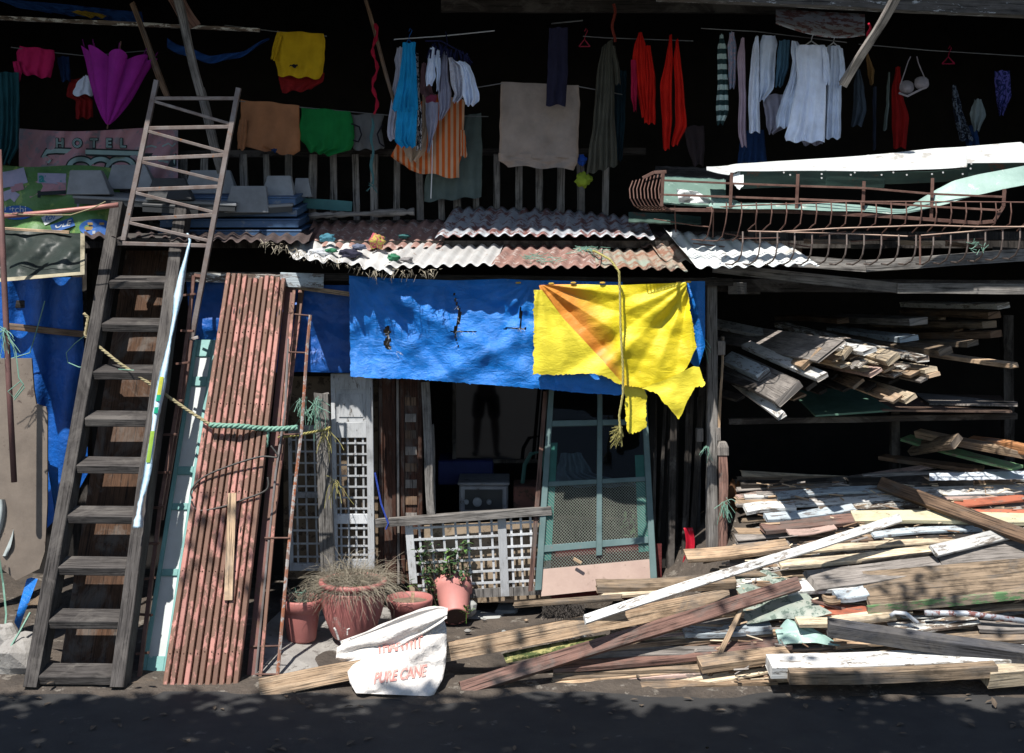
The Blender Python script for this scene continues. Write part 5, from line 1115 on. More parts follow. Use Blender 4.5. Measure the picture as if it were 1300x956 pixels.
# low lattice panel right of the doors
lp = thing('lattice_panel', 'low whitish lattice panel set under a level grey rail below the dark window', 'lattice panel', P(600, 755, .05))
LP = quad(P(513, 655, .0), P(697, 645, .02), P(522, 762, .0), P(700, 754, .02))
b = MB(); b.bar(P(477, 664, -.03), P(700, 648, -.01), .055, .05, seg=10, jit=.003); b.build('top_rail', w_post, lp)
for u0, u1 in ((0, .055), (.64, .70), (.97, 1.)): b = MB(); b.qbox(LP, u0, u1, .04 if u0 else .06, 1 if u0 else .8, -.015, .014); b.build('stile', w_lat, lp, bevel=.002)
b = MB(); b.qbox(LP, .06, 1, .9, 1, -.015, .012); b.build('bottom_rail', w_post, lp)
lattice('', '', LP, 7, 6, .055, .64, .08, .9, parent=lp, bw=.015); lattice('', '', LP, 4, 6, .70, .97, .08, .9, parent=lp, bw=.015)
b = MB(); b.qbox(quad(P(516, 668, .09), P(700, 660, .09), P(520, 765, .09), P(700, 765, .09)), 0, 1, 0, 1, -.01, 0); b.build('cardboard_backing', surf('tan_cardboard', (.33, .26, .19), (.22, .17, .12), .9, spots=(.12, .09, .06), spotcov=.3), label='tan board backing seen through the low lattice panel', cat='board')
# brown folding shutter doors and timber edges
bs = thing('louvred_door', 'dark brown panelled folding door standing right of the lattice door', 'door', P(505, 655, .1))
BQ2 = quad(P(481, 478, .1), P(536, 478, .1), P(482, 740, .08), P(538, 740, .08))
b = MB(); b.qbox(BQ2, 0, 1, 0, 1, -.02, 0); b.build('panel', w_redb if 0 else wood('dark_red_wood', (.05, .022, .015), (.09, .04, .026)), bs)
for u in (0, .3, .5, .9): b = MB(); b.qbox(BQ2, u, u+.08, 0, 1, 0, .02); b.build('stile', wood('dark_red_wood', (.05, .022, .015), (.09, .04, .026)), bs)
b = MB(); b.qbox(BQ2, .41, .46, 0, 1, 0, .026); b.build('grey_strip', w_grey, bs)
for k in range(11): b = MB(); b.qbox(BQ2, .6, .86, .1+k*.08, .14+k*.08, .0, .012); b.build('louvre', w_grey if k % 2 else w_brown, bs)
pole(P(540, 486, .02), P(548, 660, .0), .055, .04, w_post, 'tan timber jamb with grey lower half beside the brown louvred door', 'timber jamb', 'door_jamb')
pole(P(549, 540, .1), P(552, 660, .1), .02, .03, w_post, 'thin grey strip standing right of the tan jamb', 'strip', 'strip')
# ================================================================ DARK WINDOW GLASS, STUFF INSIDE THE SHOP
glm, t_, b_ = nodes('dark_glass', .03, spec=.5); b_.inputs['Base Color'].default_value = (.004, .004, .005, 1); b_.inputs['IOR'].default_value = 1.52
gw = thing('dark_mirror', 'dark tinted glass pane reflecting the sunny street and the legs of a standing person', 'mirror', P(636, 590, 1.0))
MQ = quad(P(579, 476, 1.0), P(693, 476, 1.0), P(579, 583, 1.0), P(693, 583, 1.0))
tilt = .030
def tl(p): return p+Vector((0, (p.z-1.)*math.tan(tilt), 0))
MQt = quad(tl(P(579, 470, 1.0)), tl(P(693, 470, 1.0)), tl(P(579, 583, 1.0)), tl(P(693, 583, 1.0)))
b = MB(); c = [MQt(0, 0), MQt(1, 0), MQt(1, 1), MQt(0, 1)]; b.v = c; b.face((0, 3, 2, 1), ((0, 0),)*4); b.build('glass_pane', glm, gw)
for u0, u1, v0, v1 in ((-.04, 0, -.03, 1.03), (1, 1.04, -.03, 1.03), (0, 1, -.04, 0), (0, 1, 1, 1.04)): b = MB(); b.qbox(MQt, u0, u1, v0, v1, -.03, .02); b.build('frame', w_dark, gw)
def xbox(name, x0, x1, y0, y1, Y, dp, m, label, cat, bev=.01, z0=None, parent=None):
    b = MB(); a = P(x0, y1, Y); c = P(x1, y0, Y); box(b, a.x, c.x, Y, Y+dp, a.z if z0 is None else z0, c.z); return b.build(name, m, parent, label=label, cat=cat, bevel=bev)
xbox('blue_crate', 556, 626, 585, 616, .9, .4, surf('dim_blue', (.008, .018, .11)), 'dark blue box standing under the dark glass pane', 'box')
st = thing('gas_stove', 'old grey white gas burner body in the dark behind the low lattice panel', 'stove', P(613, 655, .45))
sm = surf('enamel_grey', (.30, .31, .33), (.2, .2, .22), .5, spots=(.1, .08, .07), spotcov=.2)
a = P(583, 652, .45); c = P(645, 616, .45)
b = MB(); box(b, a.x, c.x, .45, .8, a.z, c.z); b.build('body', sm, st, bevel=.012)
b = MB(); box(b, a.x-.01, c.x+.01, .43, .82, c.z+.001, c.z+.02); b.build('top', sm, st, bevel=.006)
b = MB(); box(b, a.x+.04, c.x-.04, .435, .448, a.z+.03, c.z-.03); b.build('front_recess', blackplast, st)
for xx, rr2 in ((606, .032), (621, .018), (592, .018)):
    b = MB(); cc = P(xx, 637, .43); b.loft([[cc+Vector((rr2*k*math.cos(q), d, rr2*k*math.sin(q))) for q in [j*math.pi/8 for j in range(16)]] for d, k in ((.004, 1), (-.02, 1), (-.024, .6))]); b.build('knob', greyplast, st, smooth=False)
xbox('brick_pile', 652, 700, 618, 652, .35, .3, surf('dim_brick', (.14, .055, .045), (.09, .04, .03), .9, spots=(.05, .03, .02)), 'dark red block beside the grey burner behind the low lattice', 'block')
rod([(663, 616, .5), (666, 590, .5), (674, 576, .5), (688, 573, .5), (692, 600, .5)], .016, 'chair_back_tube', surf('dim_teal', (.03, .09, .08)), st).name = 'bent_tube'
bt2 = bpy.data.objects['bent_tube']; 
bt2.parent = None; bt2.location = st['_w']; tag(bt2, 'bent teal chair tube in the dark right of the glass pane', 'chair tube')
garment('cloth_bundle', 'grey blue cloth heap seen through the screen door', 'cloth', C('dim_blue_grey', (.09, .12, .16)), .5, [[(575, 712, 738), (600, 706, 752), (618, 702, 822)]], 5, .05, .1, 2)
# dark leaning strips right of the screen door
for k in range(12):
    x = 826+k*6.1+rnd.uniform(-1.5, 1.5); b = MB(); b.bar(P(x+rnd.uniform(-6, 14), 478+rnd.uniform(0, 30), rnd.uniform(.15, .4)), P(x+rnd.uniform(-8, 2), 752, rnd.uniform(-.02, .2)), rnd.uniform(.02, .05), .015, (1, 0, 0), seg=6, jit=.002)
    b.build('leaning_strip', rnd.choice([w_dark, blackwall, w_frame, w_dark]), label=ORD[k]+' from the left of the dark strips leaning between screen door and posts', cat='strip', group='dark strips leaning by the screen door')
b = MB(); b.grid(lambda u, v: P(lerp(868, 879, u)+3*math.sin(v*5), lerp(670, 732, v), .0+.03*math.sin(u*3)), 5, 14); b.build('red_strip', surf('bright_red_plastic', (.45, .01, .03), (.3, .008, .02), .4), label='bright red plastic strip standing in the dark beside the posts', cat='plastic strip', smooth=True, solid=.004)
# small post pieces by the main post
pole(P(917, 574, -.12), P(918, 720, -.16), .055, .05, w_redb, 'short brown post beside the tall grey post', 'post', 'short_post')
b = MB(); b.loft([[P(917, 572, -.12)+Vector((x*k, y*k, z)) for x, y in ((-.038, -.035), (.038, -.035), (.038, .035), (-.038, .035))] for z, k in ((-.03, 1), (.025, 1), (.06, .65))]); b.build('post_cap', w_grey, label='pale block capping the short brown post', cat='post cap', bevel=.004)
for x0, x1, y0, y1, l in ((884, 893, 544, 561, 'small pale block nailed left of the tall post'), (911, 921, 433, 451, 'pale block fixed to the thin stick right of the tall post'), (909, 915, 543, 560, 'tiny grey block at the foot of the thin stick')): xbox('wood_block', x0, x1, y0, y1, -.12, .04, w_grey, l, 'wood block', .003)
pole(P(918, 428, -.08), P(912, 562, -.1), .014, .014, w_tan, 'thin tan stick standing right of the tall post', 'stick', 'stick')
rag(934, 655, .1, .12, .45, C('brown_fur', (.10, .05, .025)), 'brown sacking bundle in the dark behind the short post', 'sacking', seed=21)
# ================================================================ SCREEN DOOR
sd = thing('screen_door', 'teal framed screen door with wire mesh and a pinkish bottom board leaning in the shop front', 'screen door', P(757, 755, -.2))
SQ = quad(P(697, 492, .20), P(820, 492, .20), P(679, 750, -.13), P(834, 734, -.13))
def strip(y):  # v at photo row y on the door
    return (y-492)/(246)
for u0, u1 in ((0, .055), (.50, .55), (.945, 1.)): b = MB(); b.qbox(SQ, u0, u1, 0, 1 if u0 != .5 else .86, -.015, .018, div=1); b.build('stile', teal_d, sd, bevel=.003)
for v0, v1 in ((.17, .20), (.475, .50), (.785, .82)):
    for u0, u1 in ((.055, .50), (.55, .945)): b = MB(); b.qbox(SQ, u0, u1, v0, v1, -.012, .015); b.build('rail', teal_d, sd, bevel=.003)
gl2 = bpy.data.materials.new('window_glass'); gl2.use_nodes = True; gt_ = gl2.node_tree; gt_.nodes.clear()
go_ = gt_.nodes.new('ShaderNodeOutputMaterial'); gm_ = gt_.nodes.new('ShaderNodeMixShader'); gtr = gt_.nodes.new('ShaderNodeBsdfTransparent'); ggl = gt_.nodes.new('ShaderNodeBsdfGlossy'); ggl.inputs['Roughness'].default_value = .04; gtr.inputs[0].default_value = (.75, .85, .82, 1)
gfr = gt_.nodes.new('ShaderNodeFresnel'); gfr.inputs[0].default_value = 1.22
gt_.links.new(gfr.outputs[0], gm_.inputs[0]); gt_.links.new(gtr.outputs[0], gm_.inputs[1]); gt_.links.new(ggl.outputs[0], gm_.inputs[2]); gt_.links.new(gm_.outputs[0], go_.inputs[0])
for u0, u1, v0, v1 in ((.055, .5, .0, .17), (.55, .945, 0, .17), (.055, .5, .2, .475), (.55, .945, .2, .475)):
    b = MB(); b.v = [SQ(u0, v0)+Vector((0, .012*rnd.uniform(-1, 1), 0)), SQ(u1, v0), SQ(u1, v1), SQ(u0, v1)]; b.face((0, 3, 2, 1), ((0, 0),)*4); b.build('glass_pane', gl2, sd)
b = MB(); b.qbox(SQ, .055, .945, .9, 1.03, -.008, .006); b.build('bottom_board', surf('pinkish_board', (.42, .31, .26), (.36, .26, .22), .7, spots=(.3, .22, .18), spotcov=.15), sd)
b = MB(); b.qbox(SQ, -.055, -.015, .02, 1.0, -.02, .0); b.build('side_batten', w_redb, sd)
b = MB(); b.qbox(SQ, .055, .12, .28, .86, -.01, -.002); b.qbox(SQ, .86, .945, .36, .86, -.01, -.002); b.build('dark_infill', surf('teal_dim', (.03, .14, .12)), sd)
Wd = (SQ(1, .8)-SQ(0, .8)).length; Hd = (SQ(.5, 1)-SQ(.5, 0)).length; nr = qnormal(SQ)
b = MB(); u0, u1, v0, v1 = .055, .945, .50, .905; pitch = .02
wu = (u1-u0)*Wd; wv = (v1-v0)*Hd
for sgn in (1, -1):
    n = int((wu+wv)/pitch)
    for k in range(n):
        o = k*pitch-(wv if sgn == 1 else 0)
        # line x = o + s*t , t in 0..wv
        t0, t1 = 0, wv
        xs0 = o+sgn*t0; 
        if sgn == 1: t0 = max(0, -o); t1 = min(wv, wu-o)
        else: t0 = max(0, o-wu); t1 = min(wv, o)
        if t1-t0 < .01: continue
        seg = []
        for t in (t0, t1): seg.append(SQ(u0+(o+sgn*t)/Wd, v0+t/Hd)+nr*(.003*sgn))
        d = (seg[1]-seg[0]).normalized(); pp = nr.cross(d)*.0011
        s0 = len(b.v); b.v += [seg[0]+pp, seg[0]-pp, seg[1]-pp, seg[1]+pp]; b.face((s0, s0+1, s0+2, s0+3), ((0, 0),)*4)
b.build('wire_mesh', surf('mesh_wire', (.30, .32, .27), (.2, .22, .19), .6, .2), sd)
b = MB(); b.qbox(quad(P(694, 660, .62), P(832, 660, .62), P(694, 770, .62), P(832, 770, .62)), 0, 1, 0, 1, -.01, 0); b.build('dark_board', w_dark, label='added dark board standing for the shade behind the screen door', cat='board')  # added sheet, its dark colour stands for the shade behind the mesh
b = MB(); b.bar(P(728, 709, -.15), P(738, 715, -.16), .022, .01); b.build('wood_chip', w_tan, label='small tan wood chip caught on the mesh of the screen door', cat='wood chip')
b = MB(); b.grid(lambda u, v: P(lerp(700, 840, u), lerp(690, 760, v), -.0+.0*u), 2, 2); b.build('red_cloth', C('dim_rose', (.12, .03, .03)), label='dark rose cloth lying behind the bottom of the screen door', cat='cloth')

# ================================================================ POTS AND PLANTS
def lathe(prof, c, ax=(0, 0, 1), n=40, flute=None, mod=0):
    ax = Vector(ax).normalized(); s = Vector((1, 0, 0)); s = (s-ax*ax.dot(s)).normalized(); t = ax.cross(s); b = MB(); rings = []
    for i, (r, h) in enumerate(prof):
        rings.append([Vector(c)+ax*h+(s*math.cos(a)+t*math.sin(a))*(r+(flute(h, a) if flute else 0)) for a in [2*math.pi*j/n for j in range(n)]])
    b.loft(rings, caps=False); return b
def disc(c, r, ax, m, name, parent, z=0, rough=.006, n=26):
    ax = Vector(ax).normalized(); s = Vector((1, 0, 0)); s = (s-ax*ax.dot(s)).normalized(); t = ax.cross(s); b = MB(); c = Vector(c)+ax*z
    rings = [[c+(s*math.cos(a)+t*math.sin(a))*r*k+ax*rough*noise.noise(Vector((math.cos(a)*k*5, math.sin(a)*k*5, r*9))) for a in [2*math.pi*j/n for j in range(n)]] for k in (1, .8, .6, .4, .2, .02)]
    b.loft(rings, caps=False); return b.build(name, m, parent, smooth=True)
def base_of(x, y): return onground(x, y, 0)
# bottom left pot
p1 = P(383, 812, -.62); 
pA = thing('plant_pot', 'small pinkish plastic pot of dry twigs at the left of the pot row', 'plant pot', p1)
lathe([(.02, .0), (.085, 0), (.09, .01), (.112, .18), (.112, .185), (.128, .19), (.132, .25), (.126, .262), (.118, .255), (.112, .20)], p1, n=36).build('pot_body', potred, pA, smooth=True)
disc(p1, .115, (0, 0, 1), soil, 'soil', pA, .215)
b = MB()
for k in range(60):
    a = p1+Vector((rnd.uniform(-.08, .08), rnd.uniform(-.08, .08), .215)); d = Vector((rnd.uniform(-.07, .07), rnd.uniform(-.05, .05), rnd.uniform(.03, .14))); b.tube([a, a+d*.6+Vector((.01, 0, .01)), a+d], .0018, 4, False)
b.build('dry_twigs', straw, pA)
b = MB()
for k in range(10): a = p1+Vector((rnd.uniform(-.04, .06), -.03, .24)); b.tube([a, a+Vector((rnd.uniform(-.03, .03), 0, rnd.uniform(.02, .09))), a+Vector((rnd.uniform(-.06, .06), 0, rnd.uniform(.0, .06)))], .002, 4)
b.build('green_string', twine, pA)
# fluted bell pot
p2 = P(448, 808, -.62); pB = thing('plant_pot', 'large dusky red fluted pot overflowing with dry grass', 'plant pot', p2)
def fl(h, a):
    if .07 < h < .31: return .0055*math.sin((h-.07)/.24*math.pi)*math.sin(a*26+6*abs(math.sin(a*1.5+.5))*(h-.1)*6)
    return 0
body = []
for i in range(26):
    t = i/25; h = t*.30; body.append((.115+.085*math.sin(t*1.35)**.7 if t > 0 else .115, h))
body = [(.02, 0)]+body+[(.182, .305), (.186, .312), (.204, .322), (.213, .338), (.208, .352), (.19, .356), (.178, .345), (.17, .30)]
lathe(body, p2, n=156, flute=fl).build('pot_body', potred, pB, smooth=True)
disc(p2, .175, (0, 0, 1), soil, 'soil', pB, .315)
b = MB(); c0 = p2+Vector((0, 0, .31))
for k in range(1500):
    a = rnd.uniform(0, 2*math.pi); r0 = .17*math.sqrt(rnd.random()); p = c0+Vector((r0*math.cos(a), r0*math.sin(a), .0)); out = Vector((math.cos(a), math.sin(a)*.7, 0))
    L_ = rnd.uniform(.08, .30); d = Vector((rnd.gauss(0, .55), rnd.gauss(0, .4), rnd.uniform(.5, 1.1))).normalized()+out*r0*2.5; pts = [p]
    for s in range(4):
        d = (d+Vector((rnd.uniform(-.5, .5), rnd.uniform(-.4, .4), -.42))).normalized(); p = p+d*L_/4; p.z = max(p.z, p2.z+.10); pts.append(p)
    b.tube(pts, [.0014, .0013, .0012, .001, .0006], 3, False)
b.build('dry_grass', straw, pB)
b = MB()
def leaf(b, p, d, L_, w, up=Vector((0, 0, 1))):
    d = d.normalized(); s = d.cross(up); s = s.normalized() if s.length > .01 else Vector((1, 0, 0)); i = len(b.v); n_ = s.cross(d)
    b.v += [p, p+d*L_*.35+s*w/2+n_*w*.15, p+d*L_*.75+s*w*.35, p+d*L_-n_*w*.2, p+d*L_*.75-s*w*.35, p+d*L_*.35-s*w/2+n_*w*.15, p+d*L_*.5-n_*w*.06]
    for q in ((0, 1, 6), (1, 2, 6), (2, 3, 6), (3, 4, 6), (4, 5, 6), (5, 0, 6)): b.face(tuple(i+k for k in q), ((0, 0),)*3)
for k in range(14): leaf(b, c0+Vector((rnd.uniform(.03, .09), -.12, .03)), Vector((rnd.uniform(-1, 1), -.5, rnd.uniform(0, 1))), .03, .014)
b.build('green_leaf', leafb, pB)
# low pot with soil
p3 = P(520, 800, -.3); pC = thing('plant_pot', 'low dusky red pot with bare soil and a stick between the fluted and tipped pots', 'plant pot', p3)
lathe([(.02, 0), (.10, 0), (.105, .01), (.128, .14), (.142, .15), (.150, .20), (.147, .215), (.138, .212), (.13, .17)], p3, n=44).build('pot_body', potred, pC, smooth=True)
disc(p3, .134, (0, 0, 1), soil, 'soil', pC, .178)
b = MB(); b.bar(p3+Vector((.015, -.13, .11)), p3+Vector((.03, -.10, .27)), .022, .006, (1, 0, 0)); b.build('stick', w_tan, pC)
b = MB(); b.tube([p3+Vector((-.09, -.155, .02)), p3+Vector((-.088, -.155, .17))], .003, 4); b.build('straw', w_tan, pC)
# tipped pot: base faces the viewer low, rim away and up
p4 = P(578, 786, -.16); axp = Vector((-.10, .80, .60)); pD = thing('plant_pot', 'pink flower pot tipped over with its dark underside showing', 'plant pot', p4)
lathe([(.0, .012), (.055, .012), (.07, 0), (.082, .0), (.086, .006), (.112, .19), (.127, .195), (.134, .262), (.128, .27), (.118, .262), (.11, .2)], p4+Vector((0, -.02, .02)), axp, n=44).build('pot_body', potpink, pD, smooth=True)
disc(p4+Vector((0, -.02, .02)), .078, axp, surf('dark_underside', (.06, .035, .03)), 'underside', pD, -.001)
disc(p4+Vector((0, -.02, .02)), .12, axp, soil, 'soil', pD, .235)
# shrub behind
sh = thing('leafy_shrub', 'straggly dark leafed shrub growing behind the tipped pot', 'shrub', P(560, 785, .0))
bs_ = MB(); bl_ = MB(); bl2 = MB(); base = P(562, 790, -.02)
for k in range(30):
    tx, ty = rnd.choice([(545, 690), (535, 705), (560, 700), (575, 708), (590, 712), (583, 690), (530, 725), (600, 725), (552, 680), (566, 722), (545, 720)])
    tip = P(tx+rnd.uniform(-12, 12), ty+rnd.uniform(-8, 14), rnd.uniform(-.12, .02)); mid = lerp(base, tip, .5)+Vector((rnd.uniform(-.04, .04), rnd.uniform(-.04, .03), .02)); bs_.tube([base, mid, tip], [.006, .004, .002], 5)
    for q in range(15):
        t = rnd.uniform(.3, 1.05); p = lerp(lerp(base, mid, t), lerp(mid, tip, t), t); tgt = bl2 if rnd.random() < .18 else bl_
        leaf(tgt, p, Vector((rnd.uniform(-1, 1), rnd.uniform(-1, .4), rnd.uniform(-.5, .8))), rnd.uniform(.03, .055), rnd.uniform(.018, .03))
bs_.build('stem', bark, sh); bl_.build('foliage', leafm, sh); bl2.build('young_foliage', leafb, sh)
for x, y, Y, l in ((503, 772, -.35, 'tiny green sprout between the fluted pot and the low pot'), (592, 776, -.25, 'small green weed growing by the mouth of the tipped pot'), (594, 742, .0, 'fine feathery green sprig right of the tipped pot')):
    b = MB(); c = P(x, y, Y)
    for k in range(16): leaf(b, c+Vector((rnd.uniform(-.03, .03), rnd.uniform(-.02, .02), rnd.uniform(-.03, .03))), Vector((rnd.uniform(-1, 1), -.4, rnd.uniform(0, 1))), .035, .016)
    b.tube([c-Vector((0, 0, .08)), c+Vector((0, 0, .03))], .002, 4); b.build('weed', leafb, label=l, cat='weed')
# screen door plants behind mesh
b = MB()
for k in range(60): leaf(b, P(rnd.uniform(790, 822), rnd.uniform(645, 700), .1), Vector((rnd.uniform(-1, 1), -.3, rnd.uniform(-1, .5))), .05, .02)
b.build('climbing_leaves', leafm, label='dark green leaves seen through the mesh of the screen door', cat='plant')

# ================================================================ WHITE SACK
sk = thing('white_sack', 'white woven sugar sack with red outlined letters slumped at the foot of the pots', 'sack', onground(500, 905, 0))
def sack_xy(u, v):
    xl = [431, 438, 440, 441, 444, 452]; xr = [560, 567, 567, 566, 562, 550]
    yt = lerp(814, 768, u); yb = lerp(880, 884, u)
    if u > .86: yt += (u-.86)*55
    t = v*5; i = min(4, int(t)); t -= i
    return lerp(lerp(xl[i], xl[i+1], t), lerp(xr[i], xr[i+1], t), u), lerp(yt, yb, v)
def sack_p(u, v, side=0):
    x, y = sack_xy(u, v); e = min(1, max(.02, math.sin(math.pi*u))**.35*max(.3, math.sin(math.pi*min(.97, .2+v*.77))**.5))
    Yb = lerp(-1.16, -1.52, v) ; o = .045*e*(1 if side else -1)
    if not side: o += .028*abs(N((x*.03+y*.035, (x-y)*.008, 9), 1))*2+.016*math.sin((x*.4+y*.9)*.11+3*N((x*.02, y*.02, 4), 1))
    o += .03*N((x*.025, y*.03, side), 1)+.014*N((x*.07, y*.09, 5+side), 1)+.02*math.sin((x*.5+y)*.09)*N((x*.02, y*.02, 9), 1)
    return P(x, y, Yb+o)
b = MB(); rings = []
for i in range(40):
    v = i/39; rings.append([sack_p(j/40, v, 0) for j in range(41)]+[sack_p(1-j/40, v, 1) for j in range(41)])
b.loft(rings, caps=False); b.build('sack_body', sackm, sk, smooth=True)
# rolled cuff along the slanting mouth
b = MB(); rings = []
for i in range(70):
    u = i/69; x = lerp(427, 568, u); yc = lerp(829, 781, u)+3*math.sin(u*5); e = max(.05, math.sin(math.pi*min(.985, max(.02, u))))**.35
    rr_ = []
    for j in range(56):
        th = 2*math.pi*j/56; wr = 1+.10*math.sin(th*7+u*3)*(.5+.5*N((th, u*4, 3), 1))+.16*N((math.cos(th)*2.2, math.sin(th)*2.2, u*2.2), 1)+.09*N((math.cos(th)*5, math.sin(th)*5, u*6), 1)
        dx = math.cos(th)*9*wr*e*.6; dy = -math.sin(th)*20*wr*e
        Yc = lerp(-1.22, -1.30, (1-math.sin(th))/2)-.03*wr*e*max(-.3, math.cos(th))-.022*e*math.sin(th*5+u*2.5+2*N((u*3, th, 1), 1))*max(0, math.cos(th)+.2)
        rr_.append(P(x+.33*dy*-.3, yc+dy, Yc))
    rings.append(rr_)
b.loft(rings); b.build('rolled_cuff', sackm, sk, smooth=True)
b = MB(); b.tube([P(430, 812, -1.2), P(426, 800, -1.22), P(424, 797, -1.22)], .006, 6); b.tube([P(441, 806, -1.22), P(441, 799, -1.22), P(444, 798, -1.22)], .004, 6); b.build('drawstring', sackm, sk)
def sack_surf(x, y):
    # nearest surface point for a photo pixel on the front of the sack
    yt = lerp(814, 768, (x-440)/120); v = max(0, min(1, (y-yt)/(882-yt))); xl, _ = sack_xy(0, v); xr, _ = sack_xy(1, v); u = min(.98, max(.02, (x-xl)/(xr-xl)))
    q = sack_p(u, v, 0); return P(x, y, q.y-.006)
lettering('lettering', 'THANWIT', redink, lambda x, y: sack_surf(478+x*12.4+y*0, 829-x*1.75-y*22), sk, outline=.035)
lettering('lettering', 'PURE CANE', redink, lambda x, y: sack_surf(474+x*12.6+y*3, 868-x*2.0-y*20), sk, outline=.035)
# ================================================================ TIMBER
def plank(label, a, b_, w, t, m, side, name='plank', cat='plank', group=None, jit=.0022, bow=None, end=.006):
    a = Vector(a); b_ = Vector(b_); L = (b_-a).length; q = MB()
    q.bar(a, b_, w, t, side, seg=max(4, int(L/.09)), jit=jit, bow=rnd.uniform(-.014, .014) if bow is None else bow, endj=max(end, rnd.choice((.008, .012, .04))), ch=.003, tw=rnd.uniform(-.16, .16))
    return q.build(name, m, label=label, cat=cat, group=group)
def HP(x1, y1, x2, y2, hpx, m, label, t=.022, lift=0., tilt=14, name='plank', cat='plank', group=None, end=.008):
    """plank of the heap; row y is the middle of its upper face, hpx its height in photo pixels"""
    a = P(x1, y1, Yh(y1)-lift); c = P(x2, y2, Yh(y2)-lift); tl_ = R(tilt)
    w = max(.03, hpx/190/(math.sin(tl_)+.24*math.cos(tl_)))
    return plank(label, a, c, min(w, .42), t, m, (0, math.cos(tl_), math.sin(tl_)), name, cat, group, end=end)
rnd = random.Random(21)
# filler timber inside the heap
GF = 'worn planks packed inside the scrap timber heap'
fm = [w_grey, w_brown, w_rotten, w_pink, w_mix, w_tan, w_grey, w_rotten, w_cream, w_brown, w_tan, w_blueg, w_grey, w_rotten]
